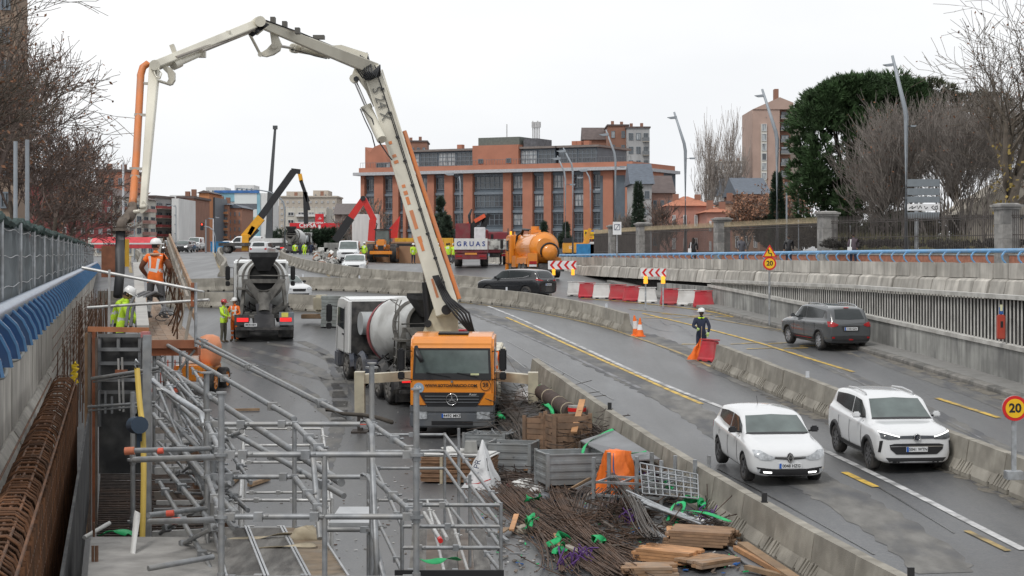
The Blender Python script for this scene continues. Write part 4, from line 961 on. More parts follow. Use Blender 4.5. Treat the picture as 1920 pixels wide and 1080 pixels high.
alloy=M('alloy_rim',(.40,.41,.43),.35,metal=.6,var=.12,scale=6)
alloyd=M('dark_spoke_rim',(.10,.10,.105),.35,metal=.4,var=.12,scale=6)
clad=M('rough_black_cladding',(.035,.035,.037),.65,var=.15,scale=5)
def paint(n,c,**k): return M('car_paint_'+n,c,.2,coat=.8,var=.05,scale=1.5,dirt=tuple(x*.6+.03 for x in c),da=.12,dscale=1.5,**k)
_wm={}
def wheel_meshes(r,wd,spokes=5,rimm=None):
 rimm=rimm or alloy; k=(r,wd,spokes,rimm.name)
 if k in _wm: return _wm[k]
 t=MB(); rr=r*.66
 t.lathe([(rr,-wd/2+.01),(r-.03,-wd/2),(r,-wd/2+.035),(r,wd/2-.035),(r-.03,wd/2),(rr,wd/2-.01)],(0,0,0),(0,1,0),22,cap=False)
 q=MB(); q.lathe([(rr,-wd/2+.01),(rr*.97,-wd/2+.05),(rr*.92,0),(rr*.97,wd/2-.05),(rr,wd/2-.01)],(0,0,0),(0,1,0),18,cap=False)
 for s in (1,-1):
  y=s*(wd/2-.035)
  for i in range(spokes):
   a=2*math.pi*i/spokes; d=Vector((math.cos(a),0,math.sin(a)))
   q.taperbeam(Vector((0,y,0))+d*.03,Vector((0,y*1.05,0))+d*rr*.97,rr*.30,.03,rr*.22,.03,up=(0,1,0))
  q.cyl((0,y-.03*s,0),(0,y+.03*s,0),rr*.24,n=10)
 q.k=1; q.cyl((0,-wd/2+.06,0),(0,wd/2-.06,0),rr*.9,n=14)
 _wm[k]=(t.mesh('tyre',rubber),q.mesh('rim',[rimm,black])); return _wm[k]
def add_wheels(t,pos,r,wd,spokes=5,rimm=None):
 a,b=wheel_meshes(r,wd,spokes,rimm)
 for p in pos:
  w_=obj('wheel',a,t); w_.location=p; obj('rim',b,w_)
def body_mesh(st,pm,wheels,wr,W2):
 """st: (x, zb, zs, w, wg, zt, wt) stations front to rear"""
 mb=MB(); n=0; rings=[]
 for (x,zb,zs,w_,wg,zt,wt) in st:
  zm=zb+(zs-zb)*.55
  half=[(0,zb),(w_*.82,zb),(w_*.965,zb+.10),(w_,zm),(w_*.975,zs-.05),(wg,zs),(wt,zt-.05*(zt-zs>.2)),(wt*.62,zt),(0,zt+.012)]
  full=half+[(-y,z) for y,z in half[-2:0:-1]]; rings.append([(x,y,z) for y,z in full])
 n=len(rings[0]); vs=[v for r_ in rings for v in r_]
 fs=[(i*n+k,(i+1)*n+k,(i+1)*n+(k+1)%n,i*n+(k+1)%n) for i in range(len(rings)-1) for k in range(n)]
 for e,fl in ((0,False),(len(rings)-1,True)):
  b=e*n
  for k in range(8):
   a=[b+k,b+k+1,b+(n-k-1)%n,b+(n-k)%n]; a=list(dict.fromkeys(a)); fs.append(tuple(a[::-1]) if not fl else tuple(a))
 mb.sm(); mb.add(vs,fs); me=mb.mesh('body',[pm,black])
 bm=bmesh.new(); bm.from_mesh(me); bmesh.ops.recalc_face_normals(bm,faces=bm.faces)
 cl=bm.edges.layers.float.new('crease_edge')
 for e in bm.edges:
  a,b=e.verts[0].index,e.verts[1].index
  if a%n==b%n and a//n!=b//n and a%n in (4,5,6,n-4,n-5,n-6): e[cl]=.55
  if a//n==b//n and a//n in (5,6) and 5<=min(a%n,b%n) and max(a%n,b%n)<=n-5: e[cl]=.4
 bm.to_mesh(me); bm.free()
 cut=[]
 for (x,y,z) in wheels:
  c=MB(); s=1 if y>0 else -1; c.k=1; c.cyl((x,s*(W2-.34),z),(x,s*(W2+.3),z),wr,n=26); cm=c.mesh('cut',[pm,black]); b2=bmesh.new(); b2.from_mesh(cm); bmesh.ops.remove_doubles(b2,verts=b2.verts,dist=1e-5); bmesh.ops.recalc_face_normals(b2,faces=b2.faces); b2.to_mesh(cm); b2.free(); co=bpy.data.objects.new('cut',cm); COL.objects.link(co); cut.append(co)
 def mods(o):
  m=o.modifiers.new('s','SUBSURF'); m.levels=2; m.render_levels=2
  for c in cut: m=o.modifiers.new('b','BOOLEAN'); m.object=c; m.operation='DIFFERENCE'; m.solver='EXACT'
 r=evalmesh(me,mods,'tmp')
 for c in cut: bpy.data.objects.remove(c)
 return r
class Car:
 def __init__(s,name,label,loc,head,pitch,st,pm,wx,wr,W2,cat='car',spokes=5,rimm=None,wd=.225,group=None,roll=0):
  s.t=thing(name,label,cat,loc,(roll,pitch,head),group)
  s.W2=W2; wp=[(wx[0],W2-wd/2-.015,wr),(wx[0],-W2+wd/2+.015,wr),(wx[1],W2-wd/2-.015,wr),(wx[1],-W2+wd/2+.015,wr)]
  me=body_mesh(st,pm,wp,wr+.045,W2); s.body=obj('body',me,s.t); s.bv=BVHTree.FromPolygons([v.co.copy() for v in me.vertices],[list(p.vertices) for p in me.polygons])
  add_wheels(s.t,wp,wr,wd,spokes,rimm); s.wp=wp; s.wr=wr
 def hit(s,ax,a,b):
  o,d={'F':((5,a,b),(-1,0,0)),'B':((-5,a,b),(1,0,0)),'L':((a,3,b),(0,-1,0)),'R':((a,-3,b),(0,1,0)),'T':((a,b,4),(0,0,-1))}[ax]
  h=s.bv.ray_cast(Vector(o),Vector(d))
  if h[0] is None:
   h=s.bv.find_nearest(Vector({'F':(2,a,b),'B':(-2,a,b),'L':(a,s.W2,b),'R':(a,-s.W2,b),'T':(a,b,1.5)}[ax]))
  return h[0],h[1]
 def patch(s,name,top,bot,ax,mat,off=.009,rows=4,sub=3,parent=None,mirror=False):
  def rs(p):
   o=[]
   for a,b in zip(p,p[1:]): o+=[(a[0]+(b[0]-a[0])*k/sub,a[1]+(b[1]-a[1])*k/sub) for k in range(sub)]
   return o+[p[-1]]
  T,B=rs(top),rs(bot); m=MB(); m.sm(); vs=[]
  for i in range(len(T)):
   for j in range(rows+1):
    a=T[i][0]+(B[i][0]-T[i][0])*j/rows; b=T[i][1]+(B[i][1]-T[i][1])*j/rows
    p,nn=s.hit(ax,a,b); dv=Vector({'F':(1,0,0),'B':(-1,0,0),'L':(0,1,0),'R':(0,-1,0),'T':(0,0,1)}[ax])
    if nn.dot(dv)<0: nn=-nn
    vs.append(p+nn*off)
  r=rows+1; m.add(vs,[(i*r+j,(i+1)*r+j,(i+1)*r+j+1,i*r+j+1) for i in range(len(T)-1) for j in range(rows)])
  o=m.build(name,mat,parent or s.t)
  if mirror:
   if ax in 'LR':
    o2=s.patch(name,top,bot,'R' if ax=='L' else 'L',mat,off,rows,sub,parent)
   elif ax=='T': s.patch(name,[(a,-b) for a,b in top],[(a,-b) for a,b in bot],ax,mat,off,rows,sub,parent)
   else: s.patch(name,[(-a,b) for a,b in top],[(-a,b) for a,b in bot],ax,mat,off,rows,sub,parent)
  return o
 def plate(s,txt,front,z,w=.52,h=.115):
  x,_=s.hit('F' if front else 'B',0,z); sg=1 if front else -1; x0=x.x+sg*.02
  m=MB(); m.box((x0,0,z),(.02,w,h)); p=m.build('number_plate',platew,s.t)
  yb=w/2-.025; m=MB(); m.box((x0+sg*.0115,-yb if not front else yb*-1 if False else (yb if False else 0),z),(.001,.001,.001))
  left=-1 if front else 1  # image-left when reading: for a front plate the reader's left is -y... 
  rd=(0,1,0) if front else (0,-1,0); L0=Vector(rd)*-(w/2-.03)
  MB().box(Vector((x0+sg*.011,0,z))+L0,(.004,.05,h*.98)).build('blue_band',plateb,p)
  text('lettering',txt,.096,TM((x0+sg*.0125,rd[1]*.025,z-.003),rd,(0,0,1)),inkk,p,depth=.001,bold=.002)
 def mirrors(s,x,z,mat,y=None):
  for sg in (1,-1):
   y0=(s.W2-.06); m=MB(); m.box((x,sg*(y0+.14),z+.05),(.12,.20,.14),taper=(.8,.85)); me=bevel(m.mesh('wing_mirror',mat),.03,2); o=obj('wing_mirror',me,s.t)
   MB().beam((x+.02,sg*(y0-.08),z-.02),(x,sg*(y0+.08),z+.02),.05,.04).build('mirror_stalk',black,o)
def road_pose(px,py,head):
 """ground point and the pitch/roll of the road under a vehicle heading head"""
 g=G(px,py); c,s=math.cos(head),math.sin(head); zf=gz(g.x+c*1.4,g.y+s*1.4); zr_=gz(g.x-c*1.4,g.y-s*1.4)
 return g,-math.atan2(zf-zr_,2.8)
def hatch_st(L_,H_,hood=.98,nose=.74,w=.9,tail=.0,suv=0):
 f=L_/2; b=.20+suv; r=.80+suv*.6; H_=H_+.012
 return [(f+.01,b+.08,nose-.16,w*.62,w*.58,nose-.10,w*.45),(f-.04,b+.02,nose-.07,w*.86,w*.80,nose,w*.62),(f-.16,b,nose+.00,w*.98,w*.89,nose+.07,w*.70),(f-.50,b,nose+.11,w*1.01,w*.92,nose+.16,w*.74),
  (f-.98,b,hood-.07,w*1.01,w*.93,hood+.0,w*.78),(f-1.14,b,hood-.05,w*1.01,w*.93,hood+.05,w*.83),(f-1.80,b,hood-.03,w*1.01,w*.93,H_-.06,w*r),(f-2.25,b,hood-.02,w*1.01,w*.93,H_,w*r),
  (f-3.1,b,hood,w*1.01,w*.93,H_,w*r),(-f+.62+tail,b,hood+.03,w*1.0,w*.92,H_-.035,w*(r-.03)),(-f+.36,b+.02,hood+.05,w*.99,w*.90,H_-.10,w*(r-.04)),(-f+.14,b+.04,hood+.02,w*.96,w*.88,hood+.12,w*.78),(-f+.02,b+.08,hood-.08,w*.90,w*.82,hood-.02,w*.7),(-f,b+.16,hood-.25,w*.84,w*.76,hood-.15,w*.6)]
# --- white hatchback (front view)
def hdg(px0,py0,px1,py1):
 a=G(px0,py0); b=G(px1,py1); return math.atan2(b.y-a.y,b.x-a.x)
h=R(-90+6.5); g,p=road_pose(1462,914,h)
white=paint('white',(.70,.71,.72))
st=hatch_st(4.3,1.47,.99,.78,.905)
c=Car('white_hatchback','white hatchback with lit running lamps, left of the two white cars','',0,0,st,white,(1.33,-1.31),.325,.905) if 0 else Car('hatchback','white five door hatchback with black mirrors beside the front concrete barriers',(g.x,g.y+2.1,gz(g.x,g.y+2.1)),h,p,st,white,(1.33,-1.31),.325,.905,spokes=5,rimm=alloyd)
def hatch_detail(c,H_,hood,plate_f,plate_r,L_,mir,lamps=True,light=None,grey=False):
 f=L_/2; w=c.W2
 c.patch('windscreen',[(-.62,H_-.10),(0,H_-.07),(.62,H_-.10)],[(-.74,hood+.06),(0,hood+.07),(.74,hood+.06)],'F',glass_f,.010,7,6)
 c.patch('front_side_window',[(f-1.50,hood+.20),(f-1.85,H_-.13),(f-2.33,H_-.10)],[(f-1.34,hood+.04),(f-1.8,hood+.04),(f-2.33,hood+.05)],'L',glass,.009,4,3,mirror=True)
 c.patch('rear_side_window',[(f-2.40,H_-.10),(f-2.95,H_-.11),(-f+.62,H_-.17)],[(f-2.40,hood+.055),(f-2.95,hood+.08),(-f+.70,hood+.14)],'L',glass,.009,4,3,mirror=True)
 c.patch('rear_window',[(-.50,H_-.13),(0,H_-.11),(.50,H_-.13)],[(-.58,hood+.12),(0,hood+.10),(.58,hood+.12)],'B',glass,.010,5,5)
 c.patch('cowl_strip',[(-.72,hood+.065),(0,hood+.075),(.72,hood+.065)],[(-.76,hood+.035),(0,hood+.04),(.76,hood+.035)],'F',black,.014,1,5); c.mirrors(f-1.52,hood+.05,mir)
 for x in (f-1.42,f-2.385,f-3.3):  # door seams
  m=MB()
  for sg in (1,-1):
   pts=[]
   for k in range(7):
    z=.32+(hood-.34)*k/6; q,_=c.hit('L' if sg>0 else 'R',x,z); pts.append(q+Vector((0,sg*.003,0)))
   m.tube(pts,.006,4)
  m.build('door_seam',black,c.t)
 for x in (f-2.22,f-3.12):
  for sg in ('L','R'): c.patch('door_handle',[(x,hood-.10),(x-.17,hood-.095)],[(x,hood-.13),(x-.17,hood-.125)],sg,c.body.data.materials[0],.03,1,3)
hatch_detail(c,1.47,.99,1,0,4.3,black)
F_=2.15
c.patch('headlamp',[(-.82,.80),(-.66,.80),(-.46,.70),(-.34,.665)],[(-.80,.68),(-.66,.60),(-.46,.59),(-.36,.63)],'F',lampg,.012,3,3,mirror=True)
c.patch('grille',[(-.36,.675),(-.12,.665),(.12,.665),(.36,.675)],[(-.36,.63),(-.12,.61),(.12,.61),(.36,.63)],'F',black,.012,2,3)
c.patch('grille_trim',[(-.34,.660),(0,.652),(.34,.660)],[(-.34,.648),(0,.640),(.34,.648)],'F',chrome,.020,1,4)
c.patch('badge_back',[(0,.755),(.055,.72),(.085,.65)],[(0,.755),(-.055,.72),(-.085,.65)],'F',black,.018,2,2); c.patch('badge_back',[(.085,.65),(.05,.57),(0,.53)],[(-.085,.65),(-.05,.57),(0,.53)],'F',black,.018,2,2)
x=c.hit('F',0,.64)[0].x+.04
m=MB(); q=[(0,.74),(.065,.64),(0,.54),(-.065,.64)]
for (a0,b0),(a1,b1) in zip(q,q[1:]+q[:1]): m.beam((x,a0,b0),(x,a1,b1),.022,.02,up=(1,0,0))
m.build('diamond_badge',chrome,c.t)
c.patch('lower_grille',[(-.76,.44),(-.4,.40),(0,.39),(.4,.40),(.76,.44)],[(-.68,.30),(-.4,.26),(0,.255),(.4,.26),(.68,.30)],'F',black,.012,3,3)
c.patch('running_lamp',[(-.62,.352),(-.42,.340)],[(-.60,.312),(-.42,.302)],'F',drl,.022,1,3,mirror=True)
c.patch('fog_lamp',[(-.74,.40),(-.68,.40)],[(-.74,.34),(-.68,.34)],'F',lampg,.02,1,2,mirror=True)
c.patch('bumper_seam',[(-.5,.245),(0,.24),(.5,.245)],[(-.5,.225),(0,.22),(.5,.225)],'F',black,.012,1,4)
c.plate('0048 HZG',True,.47); c.t.scale=(.95,.97,.98)
MB().cyl((-.9,0,1.44),(-1.05,0,1.66),.006,n=5).build('aerial',black,c.t)
c.patch('tail_lamp',[(-.84,.95),(-.60,.93)],[(-.84,.80),(-.58,.80)],'B',tail,.012,2,3,mirror=True)
# --- white SUV
h=R(-90+6.5); g,p=road_pose(1672,893,h); st=hatch_st(4.5,1.66,1.12,.96,.93,suv=.03)
c=Car('suv','white SUV with roof rails and black wheel arch trim in the middle lane',(g.x+.35,g.y+2.3,gz(g.x,g.y+2.2)),h,p,st,white,(1.38,-1.33),.355,.93,spokes=10,rimm=alloyd,wd=.24)
hatch_detail(c,1.66,1.12,1,0,4.5,white)
def arches(c,mt,rad=.05):
 for (x,y,z) in c.wp:
  sg=1 if y>0 else -1; m=MB(); pts=[]
  for k in range(13):
   a=R(-8+196*k/12); px_=x+(c.wr+.075)*math.cos(a); pz=z+(c.wr+.075)*math.sin(a); q,_=c.hit('L' if sg>0 else 'R',px_,max(pz,.32)); pts.append(Vector((px_,min(abs(q.y),c.W2)*sg+sg*.0,pz)))
  m.tube(pts,rad,6); m.build('wheel_arch_trim',mt,c.t)
 for ax in 'LR': c.patch('sill_trim',[(c.wp[0][0]-c.wr-.08,.46),(0,.44),(c.wp[2][0]+c.wr+.08,.46)],[(c.wp[0][0]-c.wr-.08,.27),(0,.26),(c.wp[2][0]+c.wr+.08,.27)],ax,mt,.014,2,5)
def roof_rails(c,H_,x0,x1,mt):
 m=MB()
 for sg in (1,-1): m.tube([(x0,sg*.60,H_-.10),(x0-.25,sg*.60,H_+.015),((x0+x1)/2,sg*.59,H_+.045),(x1+.2,sg*.57,H_-.0),(x1,sg*.56,H_-.08)],.022,6)
 m.build('roof_rails',mt,c.t)
arches(c,clad); roof_rails(c,1.66,.35,-1.5,chrome)
c.patch('headlamp',[(-.86,1.00),(-.7,.97),(-.42,.90)],[(-.84,.85),(-.7,.82),(-.42,.835)],'F',M('smoked_lamp',(.07,.075,.08),.08,var=.5,scale=14),.012,3,4,mirror=True)
c.patch('lamp_eyebrow',[(-.86,.99),(-.7,.96),(-.42,.895)],[(-.85,.965),(-.7,.935),(-.42,.875)],'F',drl,.022,1,4,mirror=True)
c.patch('grille_bar',[(-.42,.905),(0,.915),(.42,.905)],[(-.42,.845),(0,.845),(.42,.845)],'F',M('dark_grille',(.05,.055,.065),.35),.012,2,5)
x=c.hit('F',0,.87)[0].x+.03
MB().cyl((x-.02,0,.875),(x,0,.875),.088,n=18).build('badge_disc',M('badge_dark',(.03,.035,.05),.3),c.t)
m=MB(); ring=[(x+.006,.078*math.cos(a),.875+.078*math.sin(a)) for a in [2*math.pi*k/18 for k in range(19)]]; m.tube(ring,.008,4)
for q in ([(-.035,.06),(0,.005),(.035,.06)],[(-.062,.03),(-.03,-.055),(0,0),(.03,-.055),(.062,.03)]): m.tube([(x+.006,a,.875+b) for a,b in q],.007,4)
m.build('round_badge',chrome,c.t)
c.patch('lower_grille',[(-.66,.70),(-.55,.73),(0,.735),(.55,.73),(.66,.70)],[(-.64,.60),(-.5,.48),(0,.475),(.5,.48),(.64,.60)],'F',black,.012,4,3)
c.patch('grille_trim',[(-.64,.675),(0,.68),(.64,.675)],[(-.64,.655),(0,.66),(.64,.655)],'F',chrome,.024,1,5)
c.patch('air_intake',[(-.86,.78),(-.80,.80)],[(-.88,.52),(-.84,.52)],'F',black,.012,3,2,mirror=True)
c.patch('lower_bumper',[(-.74,.40),(0,.40),(.74,.40)],[(-.62,.27),(0,.26),(.62,.27)],'F',clad,.012,2,6)
c.plate('5041 WTN',True,.60); c.t.scale=(.95,.95,.97); c.patch('tail_lamp',[(-.88,1.12),(-.5,1.10)],[(-.88,1.0),(-.5,1.0)],'B',tail,.012,2,3,mirror=True)
def soft_person(c,x,y,z,head=.11):  # driver silhouette behind glass is not visible from outside: skip
 pass
# --- grey crossover seen from behind
h=R(90+15); g,p=road_pose(1588,659,h); st=hatch_st(4.54,1.64,1.06,.88,.90,suv=.03); greyp=paint('anthracite',(.075,.08,.085))
c=Car('crossover','dark grey crossover seen from behind in the far right lane',(g.x-.45,g.y+2.2,gz(g.x-.45,g.y+2.2)),h,p,st,greyp,(1.38,-1.38),.345,.90,spokes=9,rimm=alloy,wd=.225)
hatch_detail(c,1.64,1.06,0,1,4.54,greyp); arches(c,clad,.03); roof_rails(c,1.64,.3,-1.6,galv)
c.patch('tail_lamp',[(-.84,1.10),(-.66,1.06),(-.50,.99)],[(-.84,.90),(-.66,.90),(-.52,.94)],'B',tail,.014,3,3,mirror=True)
c.patch('plate_recess',[(-.36,.93),(0,.94),(.36,.93)],[(-.31,.74),(0,.74),(.31,.74)],'B',clad,.010,2,4)
c.patch('rear_bumper',[(-.78,.56),(0,.58),(.78,.56)],[(-.70,.30),(0,.28),(.70,.30)],'B',clad,.012,3,6)
c.patch('bumper_reflector',[(-.74,.54),(-.64,.54)],[(-.74,.48),(-.64,.48)],'B',tail,.02,1,2,mirror=True); c.patch('bumper_reflector',[(-.08,.46),(.08,.46)],[(-.08,.41),(.08,.41)],'B',tail,.02,1,2)
c.patch('brake_light',[(-.1,1.575),(.1,1.575)],[(-.1,1.55),(.1,1.55)],'B',tail,.02,1,3); c.patch('side_trim',[(1.0,.40),(-1.0,.42)],[(1.0,.375),(-1.0,.395)],'L',tail,.02,1,8)
c.plate('1182 GZV',False,.83)
MB().beam((-2.0,-.25,1.25),(-2.03,.06,1.22),.02,.02).build('rear_wiper',black,c.t)
# --- black crossover behind the barrier
blackp=paint('black',(.012,.013,.016)); h=R(90+62)
g=Vector((-.2,104.3,0)); st=hatch_st(4.55,1.66,1.08,.93,.92,suv=.03)
h=R(90+52); g=Vector((.25,103.4,0)); c=Car('crossover','black crossover seen from behind at an angle between two concrete barrier rows',(g.x,g.y,gz(g.x,g.y)),h,0,st,blackp,(1.38,-1.35),.36,.92,spokes=10,rimm=alloyd,wd=.24)
hatch_detail(c,1.66,1.08,0,1,4.55,blackp)
c.patch('tail_lamp',[(-.86,1.12),(-.66,1.08),(-.45,1.04)],[(-.86,1.02),(-.66,1.0),(-.45,1.01)],'B',tail,.014,2,3,mirror=True)
c.patch('window_trim',[(.45,1.115),(-1.1,1.19),(-1.5,1.30)],[(.45,1.095),(-1.1,1.165),(-1.52,1.275)],'L',chrome,.02,1,4)
x=c.hit('B',0,1.03)[0].x-.02; MB().tube([(x,.07*math.cos(a),1.03+.05*math.sin(a)) for a in [2*math.pi*k/14 for k in range(15)]],.01,4).build('oval_badge',chrome,c.t); c.plate('0023 MFT',False,.80)
# --- simple traffic (same builder, fewer details)
def traffic(name,label,X,Y,head,pm,L_=4.2,H_=1.48,hood=.98,nose=.78,w=.88,suv=0,rear=False,plate=None,lit=False,dz=0,cat='car'):
 c=Car(name,label,(X,Y,gz(X,Y)+dz),head,0,hatch_st(L_,H_,hood,nose,w,suv=suv),pm,(L_/2-.85,-L_/2+.82),.32,w,wd=.2,cat=cat)
 hatch_detail(c,H_,hood,0,0,L_,black)
 c.patch('headlamp',[(-.80,nose+.03),(-.46,nose-.04)],[(-.78,nose-.12),(-.46,nose-.13)],'F',drl if lit else lampg,.012,2,4,mirror=True)
 c.patch('grille',[(-.4,nose-.08),(.4,nose-.08)],[(-.36,nose-.22),(.36,nose-.22)],'F',black,.012,2,6)
 c.patch('lower_grille',[(-.6,.45),(.6,.45)],[(-.55,.3),(.55,.3)],'F',black,.012,2,6)
 c.patch('tail_lamp',[(-.84,hood-.03),(-.6,hood-.05)],[(-.84,hood-.22),(-.58,hood-.2)],'B',tail,.012,2,3,mirror=True)
 c.patch('lower_bumper',[(-.7,.5),(.7,.5)],[(-.62,.27),(.62,.27)],'B',clad,.012,2,6)
 if plate: c.plate(plate,rear is False,.5 if not rear else .72)
 return c
silver=paint('silver',(.50,.51,.52))
b=W(492,0,170); c=traffic('suv','silver SUV driving away at the crest above the far concrete mixer',b.x,170,R(88),silver,4.6,1.70,1.13,.98,.93,.03,True)
b=W(666,0,129.5); traffic('hatchback','white car parked nose on in front of the white van behind the barriers',b.x,129.5,R(-88),white)
b=W(533,0,101); traffic('hatchback','white car half hidden behind the drum of the far mixer',b.x,101,R(-60),white)
b=W(428,0,275); traffic('hatchback','small white hatchback seen from behind on the skyline of the left ramp',b.x,275,R(90),white,3.9,1.52,1.0,.85,.86,rear=True,dz=.15)
for px,Y,hd,pm,lb in ((303,196,-90,greyp,'dark grey car with lit lamps behind the orange worker helmet'),(284,215,-90,silver,'silver car with lit lamps left of the orange worker helmet'),(344,225,-90,blackp,'dark car queuing on the crest right of the slanting timbers'),(356,240,90,greyp,'grey car on the crest below the brown balcony building'),(272,235,-90,white,'small white car far off left of the orange worker')):
 b=W(px,0,Y); traffic('car',lb,b.x,Y,R(hd),pm,lit=hd<0,dz=.1)
def van(name,label,X,Y,head,pm,L_=5.0,H_=1.95,w=.96,dz=0,plate=None,sc_=1,dark=False):
 f=L_/2; b=.22; st=[(f,b+.1,.7,w*.62,w*.56,.86,w*.45),(f-.07,b,.85,w*.88,w*.8,1.0,w*.62),(f-.3,b,.98,w*.98,w*.88,1.10,w*.7),(f-.75,b,1.06,w,w*.92,1.24,w*.78),(f-.86,b,1.08,w,w*.93,1.34,w*.80),(f-1.45,b,1.1,w,w*.94,H_-.06,w*.80),(f-2.1,b,1.1,w,w*.94,H_,w*.82),(-f+.35,b,1.1,w,w*.94,H_,w*.82),(-f+.05,b,1.1,w*.98,w*.92,H_-.04,w*.80),(-f,b+.05,1.0,w*.93,w*.88,H_-.12,w*.76)]
 c=Car(name,label,(X,Y,gz(X,Y)+dz),head,0,st,pm,(f-.95,-f+1.0),.33,w,cat='van',wd=.21)
 c.patch('windscreen',[(-.66,H_-.13),(0,H_-.11),(.66,H_-.13)],[(-.76,1.20),(0,1.22),(.76,1.20)],'F',glass_f,.01,6,5)
 c.patch('front_side_window',[(f-1.25,1.50),(f-1.55,H_-.2),(f-2.1,H_-.2)],[(f-1.05,1.14),(f-1.5,1.14),(f-2.1,1.14)],'L',glass,.009,3,3,mirror=True)
 c.patch('headlamp',[(-.88,.98),(-.6,.95)],[(-.86,.78),(-.6,.8)],'F',lampg,.012,2,3,mirror=True)
 c.patch('grille',[(-.58,.95),(.58,.95)],[(-.5,.8),(.5,.8)],'F',black,.012,2,5); c.patch('lower_bumper',[(-.8,.55),(.8,.55)],[(-.7,.28),(.7,.28)],'F',clad,.012,2,6)
 c.patch('tail_lamp',[(-.90,1.3),(-.78,1.3)],[(-.90,.8),(-.78,.8)],'B',tail,.012,2,3,mirror=True); c.patch('rear_window',[(-.7,H_-.25),(.7,H_-.25)],[(-.7,1.2),(.7,1.2)],'B',glass,.01,3,5)
 c.mirrors(f-1.15,1.22,black); return c
b=W(655,0,152); van('van','white van facing the camera beside the orange road machine',b.x,152,R(-88),white,dz=.1)
b=W(367,0,262); van('van','small white van on the skyline below the orange stair tower',b.x,262,R(-90),white,dz=.2)
b=W(458,0,255); van('van','white van with orange rear beside the silver SUV on the crest',b.x,255,R(180),white,dz=.3)
b=W(412,0,245); o=MB(); o.bb(-1.1,1.1,-1,1,0,1.25); o.bb(-1.15,1.15,-1.05,1.05,1.253,1.36); 
q=o.build('blue_skip',M('blue_container',(.03,.20,.42),.5,var=.2)); q.location=(b.x,245,gz(b.x,245)+.1); tag(q,'blue container on the skyline left of the small white hatchback','container')
# ---------------- trucks and machines ----------------
creamp=M('cream_truck_paint',(.58,.53,.40),.45,var=.08,scale=2,dirt=(.22,.19,.15),da=.5,dscale=1.3,coat=.2)
creamc=M('cream_boom_paint',(.66,.63,.53),.45,var=.06,scale=1,dirt=(.30,.27,.22),da=.35,dscale=.7,coat=.2)
orangep=M('orange_truck_paint',(.78,.26,.02),.32,var=.06,scale=1.5,coat=.5,dirt=(.35,.15,.06),da=.22,dscale=1.5)
orangef=M('orange_stripe',(.62,.20,.06),.45,var=.08,scale=3,dirt=(.3,.2,.15),da=.35)
bump=M('grey_bumper_plastic',(.11,.12,.135),.55,var=.12,scale=3,dirt=(.16,.15,.13),da=.35)
chas=M('dirty_chassis',(.045,.045,.046),.75,var=.3,scale=5,dirt=(.14,.13,.12),da=.6,dscale=2.5)
drumw=M('drum_white',(.62,.63,.62),.45,var=.1,scale=1.2,dirt=(.22,.21,.19),da=.55,dscale=1.1)
cemd=M('cement_caked_steel',(.13,.125,.115),.85,var=.3,scale=4,bump=.4,bscale=25,dirt=(.24,.23,.21),da=.6,dscale=3)
maroon=M('maroon_truck_paint',(.20,.025,.035),.5,var=.12,scale=2,dirt=(.16,.10,.09),da=.4)
redp=M('red_crane_paint',(.58,.03,.025),.4,var=.08,scale=2,coat=.3)
amber=M('amber_beacon',(.95,.42,.03),.3,emit=.9)
slick=M('grey_plastic_chute',(.20,.23,.26),.35,var=.15,scale=3,dirt=(.3,.3,.29),da=.4)
def bbox(name,x0,x1,y0,y1,z0,z1,mt,par,bw=.03): 
 me=MB().bb(x0,x1,y0,y1,z0,z1).mesh(name,mt); 
 return obj(name,bevel(me,bw,2) if bw else me,par)
def truck_wheels(t,xs_,w=1.02,r=.52,dual=()):
 for x in xs_:
  for sg in (1,-1):
   add_wheels(t,[(x,sg*w,r)],r,.30 if x not in dual else .52,8,M('truck_rim',(.16,.16,.155),.6,var=.3,dirt=(.2,.18,.16),da=.6))
